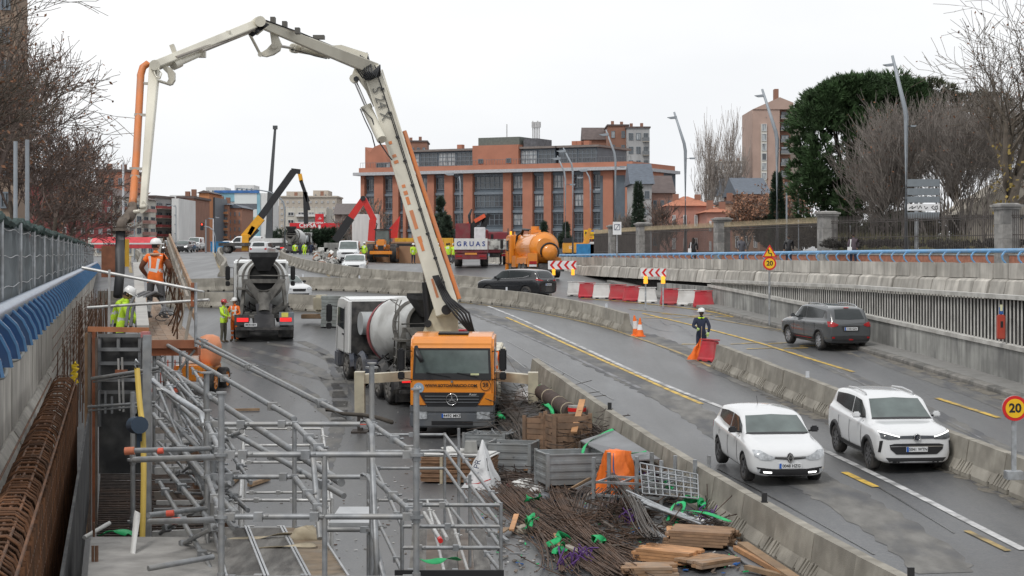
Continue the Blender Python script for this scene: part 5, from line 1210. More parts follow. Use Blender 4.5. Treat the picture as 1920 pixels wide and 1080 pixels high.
def cab(t,x0,pm,low,Wd=2.46,H0=.95,H1=3.05,L_=1.75,grille=True,hz=1.82):
 """front face at x0, extends to x0-L_"""
 m=MB(); pr=[(x0,H0),(x0+.02,1.40),(x0-.02,hz),(x0-.16,H1-.28),(x0-.34,H1-.05),(x0-.9,H1),(x0-L_,H1-.04),(x0-L_,H0)]
 m.prism([(x,-Wd/2,z) for x,z in pr],(0,Wd,0)); c_=obj('cab',bevel(m.mesh('cab',pm),.07,3,25),t)
 def front(zs_): 
  return x0-.02-(zs_-hz)*.14/(H1-.28-hz) if zs_>hz else x0+.0
 for nm,za,zb_,ya,mt,of in (('windscreen_surround',hz-.05,H1-.36,Wd/2-.07,black,.012),('windscreen',hz+.03,H1-.42,Wd/2-.14,glass_f,.022)):
  k=MB(); k.add([(front(z)+of,y,z) for z,y in ((za,-ya),(za,ya),(zb_,ya*.97),(zb_,-ya*.97))],[(0,1,2,3)]); k.add([(front(z)+of-.01,y,z) for z,y in ((za,-ya),(za,ya),(zb_,ya*.97),(zb_,-ya*.97))],[(3,2,1,0)]); k.build(nm,mt,t)
 k=MB()
 for y0,y1 in ((.75,.15),(-.05,-.75)): k.beam((front(hz+.03)+.04,y0,hz+.04),(front(hz+.2)+.04,y1,hz+.16),.025,.02)
 k.build('wiper',black,t)
 for sg in (1,-1):
  k=MB(); k.prism([(x0-.30,sg*(Wd/2+.002),hz+.06),(x0-.36,sg*(Wd/2+.002),H1-.42),(x0-1.2,sg*(Wd/2+.002),H1-.42),(x0-1.2,sg*(Wd/2+.002),hz+.0)][::sg],(0,sg*.012,0)); k.build('side_window',glass,t)
  k=MB(); k.tube([(x0-.12,sg*(Wd/2-.05),H1-.45),(x0+.02,sg*(Wd/2+.28),H1-.40)],.018,5); k.tube([(x0-.05,sg*(Wd/2-.05),hz-.05),(x0+.02,sg*(Wd/2+.28),hz+.02)],.018,5); ms=k.build('mirror_arm',black,t)
  me=MB().bb(x0-.10,x0+.02,sg*(Wd/2+.16),sg*(Wd/2+.38),H1-1.02,H1-.36).mesh('wing_mirror',black); obj('wing_mirror',bevel(me,.04,2),ms)
  me=MB().bb(x0-.10,x0+.02,sg*(Wd/2+.17),sg*(Wd/2+.37),H1-1.28,H1-1.05).mesh('wide_mirror',black); obj('wide_mirror',bevel(me,.03,2),ms)
  k=MB(); k.beam((x0-1.28,sg*(Wd/2+.006),H0+.05),(x0-1.28,sg*(Wd/2+.006),H1-.35),.02,.01); k.beam((x0-.25,sg*(Wd/2+.006),H0+.05),(x0-.25,sg*(Wd/2+.006),hz),.02,.01); k.bb(x0-1.2,x0-1.02,sg*(Wd/2+.0),sg*(Wd/2+.03),hz-.2,hz-.15); k.build('door_seam',black,t)
 return c_
# ---- concrete pump truck, facing the camera
gx,gy=(848-960)/63.5,53.5; g=Vector((gx,gy,gz(gx,gy))); hd=R(-90-2.5)
sl=math.atan2(gz(gx,gy+6)-gz(gx,gy-.0),6)
t=thing('concrete_pump_truck','orange cab concrete pump truck with its cream boom arching over the left side','truck',(g.x,g.y,g.z),(0,sl*.75,hd))
cab(t,0,orangep,bump,L_=1.7)
bbox('roof_hatch',-1.05,-.6,-.45,.45,3.04,3.085,black,t,.01)
bbox('bumper',-.55,.09,-1.25,1.25,.36,.80,bump,t,.05); bbox('bumper_upper',-.5,.05,-1.25,1.25,.805,1.02,bump,t,.03)
k=MB(); k.prism([(.024,-.98,1.40),(.024,.98,1.40),(.024,.72,.98),(.024,-.72,.98)],(.03,0,0)); gr=k.build('grille',M('black_grille',(.02,.021,.024),.5),t)
k=MB()
for z in (1.10,1.19,1.28): k.bb(.056,.075,-.80,.80,z,z+.025)
k.build('grille_slat',bump,gr)
for sg in (1,-1):
 k=MB(); k.prism([(.02,sg*1.0,1.38),(.02,sg*1.22,1.38),(.02,sg*1.22,1.03),(.02,sg*.78,1.03)][::sg],(.045,0,0)); k.build('corner_panel',orangep,t)
 bbox('headlamp',.07,.11,sg*.72,sg*1.14,.60,.84,lampg,t,.02)
k=MB(); k.tube([(.085,.165*math.cos(a),1.20+.165*math.sin(a)) for a in [2*math.pi*i/24 for i in range(25)]],.014,5)
for a in (90,210,330): k.taperbeam((.085,0,1.20),(.085,.155*math.cos(R(a)),1.20+.155*math.sin(R(a))),.05,.02,.012,.02,up=(1,0,0))
k.build('star_badge',chrome,t)
text('lettering','WWW.SOTOAPARICIO.COM',.118,TM((.035,-.03,1.60),(0,1,0),(0,0,1)),inkk,t,bold=.004)
text('lettering','39',.17,TM((.035,.99,1.62),(0,1,0),(0,0,1)),inkk,t,bold=.004)
text('lettering','Axor',.11,TM((.06,.62,1.345),(0,1,0),(0,0,1)),M('silver_lettering',(.6,.6,.6),.3),t)
k=MB(); k.tube([(.035,.99+.15*math.cos(a),1.62+.16*math.sin(a)) for a in [2*math.pi*i/20 for i in range(21)]],.009,4); k.build('number_ring',inkk,t)
k=MB(); k.cyl((.012,-.98,1.53),(.03,-.98,1.53),.155,n=20); rb_=k.build('round_emblem',M('pale_blue_emblem',(.30,.42,.55),.4),t)
text('lettering','SA',.15,TM((.034,-.98,1.54),(0,1,0),(0,0,1)),wht,rb_)
k=MB(); k.cyl((.0,0,1.72),(.03,0,1.72),.035,n=10); k.build('badge_stud',chrome,t)
k=MB(); k.bb(.09,.11,-.30,.26,.66,.78); pl_=k.build('number_plate',platew,t); MB().bb(.111,.114,-.30,-.25,.66,.78).build('blue_band',plateb,pl_)
text('lettering','4492 MKF',.125,TM((.113,.01,.717),(0,1,0),(0,0,1)),inkk,pl_,depth=.001,bold=.002)
k=MB(); k.bb(.085,.1,-.6,.62,.44,.56); k.build('lower_grille',black,t)
me=MB().bb(-.35,.25,-.35,-.10,0,0).mesh('x',black) if 0 else None
k=MB(); k.tube([(.0,-1.05,2.75),(.22,-.98,2.55),(.30,-.85,2.35)],[.06,.08,.07],8); k.build('front_mirror',black,t)
k=MB(); 
for q in ([(.05,.75),(.05,.35)],): pass
bbox('windscreen_paper',-.03,-.01,.55,.80,1.88,1.96,M('yellow_paper',(.6,.62,.35)),t,0)
bbox('chassis',-8.6,-.3,-.45,.45,.62,.95,chas,t,.0)
truck_wheels(t,(-1.45,-4.9,-6.3),1.03)
for x in (-1.45,):
 for sg in (1,-1):
  k=MB(); k.tube([(x+.62*math.cos(a),sg*1.08,.52+.62*math.sin(a)) for a in [math.pi*i/8 for i in range(9)]],.17,6); k.build('mudguard',bump,t)
bbox('side_box',-3.9,-2.3,-1.24,-.6,.75,1.35,creamp,t); bbox('side_box',-3.9,-2.3,.6,1.24,.75,1.35,creamp,t)
bbox('deck',-8.3,-1.95,-1.2,1.2,1.40,1.75,creamp,t); bbox('tool_box',-5.8,-2.2,-1.24,-.65,1.76,2.35,creamp,t); bbox('tool_box',-5.8,-3.2,.65,1.24,1.76,2.2,creamp,t)
k=MB(); k.cyl((-1.9,-1.0,2.55),(-4.5,-1.0,2.45),.13,n=10); k.build('water_tank_pipe',creamp,t)
k=MB(); k.prism([(-8.2,-.75,1.1),(-8.9,-.75,1.2),(-9.0,-.75,1.95),(-8.0,-.75,1.95)],(0,1.5,0)); k.build('hopper',cemd,t)
for sg,xo in ((-1,2.9),(1,2.35)):
 k=MB(); k.beam((-2.15,sg*.5,1.78-.12),(-1.35,sg*(xo),1.60),.22,.28); o=k.build('outrigger_beam',creamp,t)
 k=MB(); k.bb(-1.50,-1.22,sg*(xo-.15),sg*(xo+.15),.55,1.82); k.build('outrigger_leg',creamp,o)
 k=MB(); k.bb(-1.44,-1.28,sg*(xo-.08),sg*(xo+.08),.0,.55); k.bb(-1.6,-1.1,sg*(xo-.25),sg*(xo+.25),-.05,.03); k.build('outrigger_foot',M('dark_steel_foot',(.06,.05,.045),.7),o)
def WB(x,y,Y): return W(x,y,Y+interp(Y,[(43,.5),(44,1),(46.2,2.3),(50.5,3.5),(54.3,4.4),(55,3.6),(56,1.6),(57.5,0)]))
J0=WB(838,580,57.5); J1=WB(697,128,54.3); J2=WB(488,44,50.5); J3=WB(290,124,46.2); J4=WB(257,392,44.0)
k=MB(); base=Vector((J0.x-.25,57.9,0)); zt0=W(0,650,57.9).z; k.cyl((base.x,base.y,zt0-1.0),(base.x,base.y,zt0+.15),.75,n=18); k.cyl((base.x,base.y,zt0+.15),(base.x,base.y,zt0+.35),.62,n=18); k.build('slewing_ring',creamp,t,world=True)
k=MB()
for dx in (-.34,.22):
 q=[(-.75,-.1,0),(.45,-.1,0),(.42,-.1,1.25),(.05,-.1,1.45),(-.35,-.1,.9)]
 k.prism([(base.x+a+.15,base.y+dx,zt0+.3+c_) for a,_,c_ in q],(0,.10,0))
k.build('turret',creamp,t,world=True)
k=MB(); k.cyl((base.x-.35,base.y-.5,zt0+.75),(base.x-.35,base.y+.4,zt0+.75),.12,n=12); k.cyl((J0.x,J0.y-.45,J0.z),(J0.x,J0.y+.4,J0.z),.16,n=14); k.build('pivot_pin',black,t,world=True)
def section(name,a,b,w0,h0,w1,h1,up=(0,-1,.2)):
 m=MB(); m.taperbeam(a,b,w0,h0,w1,h1,up=up); me=m.mesh(name,creamc); bevel(me,.02,1); me.transform(wmat(t).inverted()); return obj(name,me,t)
UP=(0,-1,.15)
s1=section('boom_section',J0+(J0-J1).normalized()*.15,J1,.78,.5,.52,.4,UP)
d1=(J1-J0).normalized(); rt1,upv,_=basis(d1,UP); side=rt1 if rt1.x>0 else -rt1; fr=upv if upv.y<0 else -upv
k=MB(); L1=(J1-J0).length
for o_,w_ in ((.30,.05),(-.27,.05)): k.beam(J0+side*o_+fr*.2,J1-d1*.2+side*o_*1.0+fr*.2,w_,.06,up=UP)
k.build('edge_strip',creamc,s1,world=True) 
k=MB(); k.cyl(J0+side*.47-fr*.02+d1*.2,J0+side*.40+d1*L1*.72,.075,n=8); k.build('delivery_pipe',orangef,s1,world=True)
k=MB(); k.cyl(J0+side*.12+fr*.27,J1+fr*.25+side*.12,.018,n=5); k.cyl(J0+side*.16+fr*.27,J0+fr*.25+side*.17+d1*L1*.8,.014,n=5); 
for f in range(9): c_=J0+d1*L1*(.1+.1*f)+fr*.25+side*.13; k.beam(c_-side*.06,c_+side*.06,.05,.05,up=UP)
k.build('hydraulic_line',black,s1,world=True)
for f,hh,ww in ((.05,.34,.10),(.09,.30,.09),(.24,.36,.12),(.275,.2,.16),(.33,.34,.14),(.37,.3,.15),(.43,.26,.13),(.47,.13,.16),(.50,.10,.14),(.60,.10,.18),(.625,.10,.16),(.68,.1,.13)):
 c_=J0+d1*L1*f-side*.17*lerp(1,.75,f)+fr*lerp(.245,.20,f); k=MB(); k.beam(c_,c_+d1*hh,ww*.8,.03,up=UP); k.build('warning_patch',orangef,s1,world=True)
text('lettering','S 24 X',.42,TM(J0+d1*L1*.845+fr*.255-side*.06,-d1,side),M('dark_grey_lettering',(.12,.12,.11)),s1,world=True)
k=MB(); a=Vector((base.x-.35,base.y-.1,zt0+.75)); b_=J0+d1*1.9-side*.2; k.cyl(a,a.lerp(b_,.6),.12,n=10); k.k=1; k.cyl(a.lerp(b_,.6),b_,.06,n=8); k.build('hydraulic_ram',[black,chrome],t,world=True)
for q in range(5):
 k=MB(); o_=Vector((.06*q,-.35+.03*q,0)); k.tube([J0+d1*1.1+fr*.3-side*(.1-.02*q)+o_*.3,J0+d1*.3+fr*.45+o_,J0-d1*.3+fr*.5+side*(.2+.05*q)+o_,J0-d1*1.0+fr*.45+side*(.5)+o_*.4],.035,6); k.build('hose',black,t,world=True)
k=MB(); a=WB(716,262,56); b_=WB(689,205,55); c_=WB(664,148,54.2); k.cyl(a,b_,.16,n=10); k.k=1; k.cyl(b_,c_,.055,n=8); k.k=0; k.cyl(c_-Vector((0,.2,0)),c_+Vector((0,.2,0)),.14,n=10); k.cyl(b_,b_+(c_-b_).normalized()*.14,.19,n=10); k.build('hydraulic_ram',[creamc,chrome],t,world=True)
k=MB(); k.tube([b_+Vector((-.22,-.15,0)),WB(684,225,55.6),WB(697,252,56),WB(703,275,56.2)],.02,5); k.tube([b_+Vector((-.15,-.2,.0)),WB(697,222,55.6),WB(712,268,56),WB(727,290,56.4),WB(735,300,56.6)],.022,5); k.build('hose',black,t,world=True)
k=MB(); k.prism([WB(x,y,54.25) for x,y in ((688,118),(708,128),(720,150),(700,200),(686,170),(672,150),(660,140),(668,118))],(0,.12,0)); k.prism([WB(x,y,54.7) for x,y in ((688,118),(708,128),(720,150),(700,200),(686,170),(672,150),(660,140),(668,118))],(0,.12,0)); k.build('knuckle_plate',creamc,t,world=True)
k=MB(); k.cyl(WB(690,142,54.0),WB(690,142,55.1),.16,n=12); k.cyl(WB(668,148,54.0),WB(668,148,54.9),.09,n=10)
for i in range(7): a0=WB(676+i*3,104+i*2,54.1); k.tube([a0,WB(668+i*5,128+i,53.8),WB(680+i*4,146,53.8),WB(694+i*3,140-i*3,54.0),WB(698+i*2.5,160,54.2)],.028,5)
k.cyl(WB(684,100,54.3),WB(692,126,54.3),.09,n=8); k.build('knuckle_hoses',M('black_hose_rubber',(.04,.042,.045),.5),t,world=True)
s2=section('boom_section',J1+(J2-J1).normalized()*-.1,J2,.42,.34,.26,.30,(0,-1,.0))
k=MB(); k.prism([WB(x,y,54.2-.02) for x,y in ((640,84),(690,100),(682,135),(664,128),(655,108),(610,98),(590,88))],(0,.28,0)); k.build('web_plate',creamc,s2,world=True)
k=MB(); k.cyl(WB(488,46,50.9),WB(560,66,52.2),.085,n=9); k.build('delivery_pipe',orangef,s2,world=True)
for x,y in ((512,42),(534,50),(558,62)): MB().box(WB(x,y-4,51.2),(.14,.3,.18)).build('pipe_clamp',M('dark_clamp',(.1,.095,.085),.6),s2,world=True)
MB().box(WB(598,70,52.5),(.35,.3,.12)).build('boom_rest',M('dark_clamp'),s2,world=True)
k=MB(); a=WB(615,102,53.3); b_=WB(548,90,52.2); c_=WB(524,86,51.7); k.cyl(a,b_,.12,n=10); k.k=1; k.cyl(b_,c_,.05,n=8); k.k=0; k.cyl(b_,b_+(a-b_).normalized()*.2,.15,n=10); k.cyl(a+Vector((0,-.2,0)),a+Vector((0,.2,0)),.13,n=8); k.box(WB(568,84,52.3),(.1,.1,.35)); k.build('hydraulic_ram',[creamc,chrome],s2,world=True)
k=MB(); k.tube([WB(545,92,51.9),WB(565,97,52.1),WB(590,105,52.8),WB(612,110,53.2),WB(620,96,53.2)],.018,5); k.tube([J1+Vector((0,-.25,.15)),WB(620,85,52.7),WB(560,60,51.5),J2+Vector((.1,-.2,.1))],.022,5); k.build('hose',black,s2,world=True)
def crescent(pts,Y,th,par,nm='link_plate'):
 k=MB(); k.prism([WB(x,y,Y) for x,y in pts],(0,th,0)); return k.build(nm,creamc,par,world=True)
crescent([(506,60),(519,64),(527,82),(524,94),(512,102),(498,106),(487,104),(487,100),(500,92),(509,82)],51.0,.25,t)
k=MB(); k.cyl(WB(467,62,50.6),WB(488,102,51.0),.045,n=7); k.cyl(WB(488,40,50.0),WB(488,40,51.0),.16,n=12); k.cyl(WB(488,102,50.9),WB(488,102,51.5),.08,n=8); k.cyl(WB(514,86,50.9),WB(514,86,51.5),.09,n=8); k.build('link_rod',creamc,t,world=True)
k=MB(); 
for i in range(5): k.tube([WB(496+i*2,42+i,50.3),WB(482+i*2,52+i,50.1),WB(478-i,62+i*1.5,50.0),WB(470-i*2,58+i,50.1),WB(455-i*2,60+i,50.0)],.02,5)
k.build('hose',black,t,world=True)
s3=section('boom_section',J2,J3,.26,.30,.22,.26,(0,-1,0))
k=MB(); k.prism([WB(x,y,50.2) for x,y in ((496,36),(480,32),(462,46),(462,60),(480,64),(492,54))],(0,.3,0)); k.build('knuckle_plate',creamc,s3,world=True)
k=MB(); k.cyl(WB(482,52,50.2),WB(330,108,46.8),.05,n=7); k.cyl(WB(470,60,50.2),WB(380,95,47.6),.03,n=6); k.build('delivery_pipe',M('dirty_pipe',(.32,.29,.25),.6,dirt=(.15,.13,.12),da=.6),s3,world=True)
k=MB(); k.cyl(WB(330,120,46.9),WB(375,100,48.0),.10,n=8); k.cyl(WB(325,123,46.8),WB(337,118,47.0),.13,n=8); k.box(WB(379,98,48),(.2,.2,.3)); k.build('hydraulic_ram',creamc,s3,world=True)
k=MB(); k.beam(WB(322,84,47),WB(328,100,47),.16,.12); k.cyl(WB(428,58,49),WB(428,64,49),.08,n=6); k.build('bracket',creamc,s3,world=True)
crescent([(306,122),(318,126),(327,136),(327,150),(322,158),(316,160),(311,158),(316,148),(314,138),(306,130)],46.4,.2,t)
k=MB(); k.cyl(WB(293,150,45.9),WB(318,158,46.4),.04,n=7); k.cyl(WB(290,122,45.8),WB(290,122,46.8),.14,n=12); k.tube([WB(296,128,45.8),WB(303,138,45.7),WB(300,147,45.7),WB(292,143,45.8),WB(289,134,45.8)],.02,5); k.build('link_rod',creamc,t,world=True)
s4=section('boom_section',WB(290,128,46.2),J4+Vector((.15,0,0)),.26,.24,.16,.16,(0,-1,0))
k=MB(); k.tube([WB(292,136,46),WB(286,180,45.8),WB(275,300,44.8),WB(262,392,44)],.022,5); k.build('hose',black,s4,world=True)
k=MB(); k.tube([WB(288,121,46.3),WB(276,120,46.2),WB(268,126,46.2),WB(264,140,46.1),WB(256,290,45),WB(250,372,44.2),WB(248,385,44.1)],.10,10); k.build('delivery_pipe',orangef,s4,world=True)
for y,xa,xb in ((141,257,270),(156,258,285),(215,252,280),(316,243,278),(330,245,262),(374,244,275)):
 Yk=46.1-(y-140)/245*2; MB().beam(WB(xa,y,Yk),WB(xb,y+1,Yk),.07,.07).build('pipe_clamp',M('pale_clamp',(.45,.43,.38),.5,metal=.3),s4,world=True)
k=MB(); k.prism([WB(x,y,44) for x,y in ((268,376),(275,383),(274,394),(266,400),(256,396),(262,390))],(0,.15,0)); k.build('link_plate',creamc,s4,world=True)
k=MB(); k.cyl(WB(262,396,43.9),WB(246,398,43.9),.05,n=7); k.build('link_rod',creamc,s4,world=True)
grime=M('grimy_elbow',(.13,.105,.085),.8,var=.3,scale=8,bump=.3)
k=MB(); k.tube([WB(248,385,44.1),WB(249,394,44),WB(243,405,43.9),WB(238,410,43.8)],[.12,.13,.15,.13],10); k.tube([WB(238,408,43.8),WB(230,414,43.7),WB(227,420,43.6),WB(226,430,43.6)],[.13,.12,.11,.13],10); k.build('pipe_elbow',grime,s4,world=True)
hz_=MB(); hz_.tube([WB(226,430,43.6),WB(225,470,43.5),WB(225,510,43.4),WB(221,556,43.2)],.115,10); hs_=hz_.build('end_hose',M('black_hose_rubber'),s4,world=True)
k=MB(); k.cyl(WB(226,428,43.6),WB(226,433,43.6),.19,n=10); k.build('hose_clamp',grime,s4,world=True)
# ---- mixers
def mixer(label,loc,rot,drumm,cabm,low,band=None,chute=cemd,plate=None,seed=1,L_=8.6):
 t=thing('concrete_mixer_truck',label,'truck',loc,rot)
 xF=5.0
 cab(t,xF,cabm,low,H1=3.0)
 bbox('bumper',xF-.5,xF+.08,-1.24,1.24,.35,.93,low,t,.05); bbox('grille',xF+.02,xF+.05,-.9,.9,1.0,1.6,black,t,.01)
 bbox('cab_back',xF-1.82,xF-1.76,-1.1,1.1,1.0,2.9,chas,t,0)
 bbox('chassis',-3.4,3.3,-.45,.45,.65,.95,chas,t,0)
 truck_wheels(t,(3.7,1.9,-.9,-2.2),1.0,dual=(-.9,-2.2))
 for x in (3.7,1.9,-.9,-2.2):
  for sg in (1,-1):
   k=MB(); k.tube([(x+.60*math.cos(a),sg*1.03,.54+.60*math.sin(a)) for a in [math.pi*i/8 for i in range(9)]],.13 if x>0 else .2,4,smooth=False); k.build('mudguard',low if x>0 else chas,t)
 bbox('fuel_tank',.2,1.2,.55,1.2,.5,1.05,low,t); bbox('side_box',.0,1.2,-1.2,-.6,.5,1.05,low,t)
 k=MB(); k.cyl((2.75,-.9,2.15),(2.75,.9,2.15),.42,n=16); k.build('water_tank',M('grey_water_tank',(.42,.45,.47),.45,dirt=(.25,.24,.22),da=.5),t)
 o=Vector((2.35,0,1.75)); ax=Vector((-4.9,0,.98)); ax.normalize()
 prof=[(.25,-.05),(.55,0),(.95,.7),(1.16,1.5),(1.19,2.2),(1.10,2.9),(.85,3.9),(.66,4.55),(.62,4.75)]
 dm=MB(); dm.lathe(prof,o,ax,32,cap=False); dr=dm.build('drum',drumm,t)
 mk=MB(); mk.lathe([(.60,4.74),(.50,4.4),(.48,3.2)],o,ax,24,cap=True); mk.build('drum_mouth',M('drum_inside_dark',(.02,.02,.02),.9),dr)
 rg=MB(); rg.lathe([(.86,3.86),(.93,3.86),(.93,4.0),(.83,4.0)],o,ax,30,cap=False); rg.lathe([(.62,4.70),(.69,4.72),(.69,4.82),(.60,4.82)],o,ax,28,cap=False); rg.build('drum_ring',cemd,dr)
 if band:
  x_,y_,_=basis(ax)
  def R_(tt): 
   return interp(tt,[(b_,a_) for a_,b_ in prof])+.012
  k=MB(); k.sm(); vs=[]; n=40
  for i in range(n+1):
   a=R(360)*i/n; t0=.95+.35*math.sin(a+1.2); wd=.62
   for j in range(5):
    tt=t0+wd*j/4; r_=R_(tt)+.015; aa=a; vs.append(o+ax*tt+(x_*math.cos(aa)+y_*math.sin(aa))*r_)
  k.add(vs,[(i*5+j,i*5+j+1,(i+1)*5+j+1,(i+1)*5+j) for i in range(n) for j in range(4)]); k.build('painted_stripe',band,dr)
 k=MB(); 
 for sg in (1,-1):
  k.beam((-2.95,sg*.95,1.05),(-2.45,sg*.80,2.55),.14,.14); k.beam((-1.7,sg*.95,1.0),(-2.45,sg*.80,2.4),.12,.12)
 k.beam((-2.5,-.85,2.5),(-2.5,.85,2.5),.14,.16); k.bb(-3.1,-1.2,-1.0,1.0,.97,1.08); k.build('drum_support',cemd,t)
 me=MB(); 
 hp=[(-2.05,-.62,3.55),(-2.05,.62,3.55),(-3.05,.55,3.55),(-3.05,-.55,3.55)]; lo=[(-2.35,-.25,2.95),(-2.35,.25,2.95),(-2.75,.25,2.95),(-2.75,-.25,2.95)]
 me.add(hp+lo,[(0,1,5,4),(1,2,6,5),(2,3,7,6),(3,0,4,7),(4,5,6,7)]); me.add([Vector(v)*1 + Vector((0,0,.0)) for v in hp]+[Vector(v)+Vector((0,0,.14)) for v in hp],[(0,1,5,4),(1,2,6,5),(2,3,7,6),(3,0,4,7)]); me.build('feed_hopper',M('black_rubber_hopper',(.035,.035,.036),.8,var=.3,scale=4),t)
 for sg in (1,-1):   # V shaped catch plates
  k=MB(); k.prism([(-2.98,sg*.92,2.62),(-2.98,sg*.60,2.62),(-3.05,sg*.12,1.98),(-3.05,sg*.16,1.70),(-3.02,sg*.30,1.72)][::-sg],(-.10,0,0)); k.build('catch_plate',cemd,t)
 k=MB(); k.lathe([(.34,0),(.26,.35),(.24,.75)],(-2.95,0,1.95),(-.45,0,-1),18,cap=False); k.build('discharge_funnel',cemd,t)
 k=MB(); k.lathe([(.31,.02),(.23,.36),(.21,.74)],(-2.95,0,1.95),(-.45,0,-1),18,cap=True); k.build('funnel_inside',M('drum_inside_dark'),t)
 k=MB(); k.prism([(-3.2,-.35,1.6),(-3.2,.35,1.6),(-3.25,.28,.75),(-3.25,-.28,.75)],(-.08,0,0)); k.bb(-3.45,-3.35,-.42,.42,.45,1.15); k.build('splash_plate',M('dark_splash_rubber',(.07,.07,.075),.7,dirt=(.17,.16,.15),da=.5),t)
 k=MB(); n=9
 vs=[]
 for i in range(7):
  f=i/6; c0=Vector((-2.9,-.95,1.65)).lerp(Vector((-3.1,.15,.95)),f) if chute is cemd else Vector((-2.7,-.75,2.25)).lerp(Vector((-3.55,.25,1.35)),f)
  for j in range(n):
   a=math.pi*(j/(n-1)); vs.append(c0+Vector((.0,.0,-.24*math.sin(a)))+Vector((.24*math.cos(a),.10*math.cos(a),0)))
 k.sm(); k.add(vs,[(i*n+j,i*n+j+1,(i+1)*n+j+1,(i+1)*n+j) for i in range(6) for j in range(n-1)]); k.build('swivel_chute',chute,t)
 k=MB()
 for x in (-2.75,-2.35): k.tube([(x,1.12,.9),(x,1.08,3.35),(x+.2,.95,3.5)],.022,5)
 for i in range(8): k.cyl((-2.75,1.12,1.0+i*.3),(-2.35,1.12,1.0+i*.3),.016,n=5)
 k.tube([(-2.95,1.05,2.75),(-3.1,0,2.78),(-2.95,-1.0,2.75)],.028,5); k.tube([(-2.75,1.1,3.35),(-1.2,.95,3.4),(-1.1,.7,3.35)],.02,5); k.build('ladder',cemd,t)
 bbox('platform',-2.9,-2.2,.72,1.15,2.15,2.22,cemd,t,0)
 bbox('rear_beam',-3.5,-3.35,-1.2,1.2,.50,.62,chas,t,.01); 
 for sg in (1,-1):
  bbox('lamp_panel',-3.45,-3.30,sg*.62,sg*1.24,.70,1.25 if sg<0 else 1.15,chas if sg>0 else slick,t,.01); bbox('tail_lamp',-3.47,-3.45,sg*.66,sg*1.14,.86,1.02,tail_on,t,0)
 bbox('mud_flap',-3.0,-2.95,-1.2,-.6,.15,.6,rubber,t,0); bbox('mud_flap',-3.0,-2.95,.6,1.2,.15,.6,rubber,t,0)
 k=MB(); k.bb(-3.48,-3.46,.30,.82,.66,.80); q=k.build('number_plate',platew,t)
 if plate: text('lettering',plate,.11,TM((-3.483,.56,.73),(0,-1,0),(0,0,1)),inkk,q,depth=.001,bold=.002)
 k=MB(); k.bb(-3.47,-3.455,-1.0,-.72,1.05,1.24) ; k.build('yellow_notice',M('yellow_notice',(.75,.68,.15),.5),t)
 k=MB()
 for i in range(14): 
  a=Vector((rnd.uniform(-2.6,-.5),rnd.uniform(-1.1,1.1),rnd.uniform(1.05,1.3))); k.tube([a,a+Vector((rnd.uniform(-.4,.4),rnd.uniform(-.3,.3),rnd.uniform(0,.35))),a+Vector((rnd.uniform(-.8,.8),rnd.uniform(-.4,.4),rnd.uniform(-.1,.2)))],.03,5)
 k.build('hose',black,t)
 return t
def slope_along(x,y,hd,d=3): return -math.atan2(gz(x+math.cos(hd)*d,y+math.sin(hd)*d)-gz(x-math.cos(hd)*d,y-math.sin(hd)*d),2*d)
hd=R(90+9); X,Y=(505-960)/44.6-.75,76.2+3.4; mixer('white drum concrete mixer truck seen from behind next to two workers',(X,Y,gz(X,Y)),(0,slope_along(X,Y,hd),hd),drumw,paint('white_cab',(.66,.67,.66)),chas,plate='8878 KBY')
hd=R(90+20); X,Y=-3.75,63.4; mt2=mixer('white and red striped concrete mixer truck backed up behind the orange pump truck',(X,Y,gz(X,Y)+.02),(0,slope_along(X,Y,hd),hd),drumw,paint('white_cab2',(.70,.71,.70)),M('dark_blue_grey_panels',(.065,.075,.10),.5,dirt=(.2,.18,.15),da=.35),band=M('red_drum_stripe',(.36,.03,.04),.4,dirt=(.25,.12,.1),da=.3),chute=slick)
# ---- orange tanker
X,Y=(1004-960)/27.4,126; hd=R(90+11)
t=thing('tanker_truck','bright orange suction tanker truck with a domed rear hatch, seen from behind','truck',(X,Y,gz(X,Y)),(0,0,hd))
cab(t,4.6,orangep,bump,H1=3.0); bbox('bumper',4.2,4.68,-1.24,1.24,.35,.93,orangep,t); bbox('chassis',-3.6,3.2,-.45,.45,.65,.98,chas,t,0)
truck_wheels(t,(3.3,-.6,-2.0),1.0,dual=(-.6,-2.0))
k=MB(); k.lathe([(.75,-.12),(.95,0),(.98,.2),(.98,5.2),(.95,5.45),(.6,5.7),(.0,5.75)][:-1],(2.3,0,2.1),(-1,0,0),28,cap=True); tk=k.build('tank',orangep,t)
k=MB(); k.lathe([(.99,5.15),(1.03,5.17),(1.03,5.3),(.98,5.32)],(2.3,0,2.1),(-1,0,0),28,cap=False); k.build('tank_ring',orangep,tk)
k=MB(); k.lathe([(.56,0),(.58,.25),(.50,.42),(.25,.52),(.02,.55)],(-3.15,-.28,1.75),(-1,0,0),20); k.build('rear_dome',orangep,t)
k=MB(); k.tube([(-3.5,-.28+.62*math.cos(R(a)),1.75+.62*math.sin(R(a))) for a in range(-30,215,20)],.06,7); k.tube([(2.2,.5,3.0),(1.7,.5,3.35),(.8,.3,3.3),(.3,0,3.2)],.09,8); k.tube([(2.4,.9,2.0),(2.4,.8,2.9),(2.1,.6,3.15)],.08,8); k.build('suction_hose',black,t)
k=MB(); k.box((0,0,3.15),(.6,.7,.3)); k.cyl((.0,0,3.2),(0,0,3.55),.3,n=12); k.bb(-2.6,1.5,-.25,.25,3.06,3.12); k.build('top_gear',orangep,t)
for sg in (1,-1):
 k=MB(); k.prism([(-2.9,sg*.6,1.55),(-2.9,sg*1.2,1.35),(-2.9,sg*1.24,.95),(-2.9,sg*.6,.95)][::sg],(3.4,0,0)); k.build('side_skirt',orangep,t)
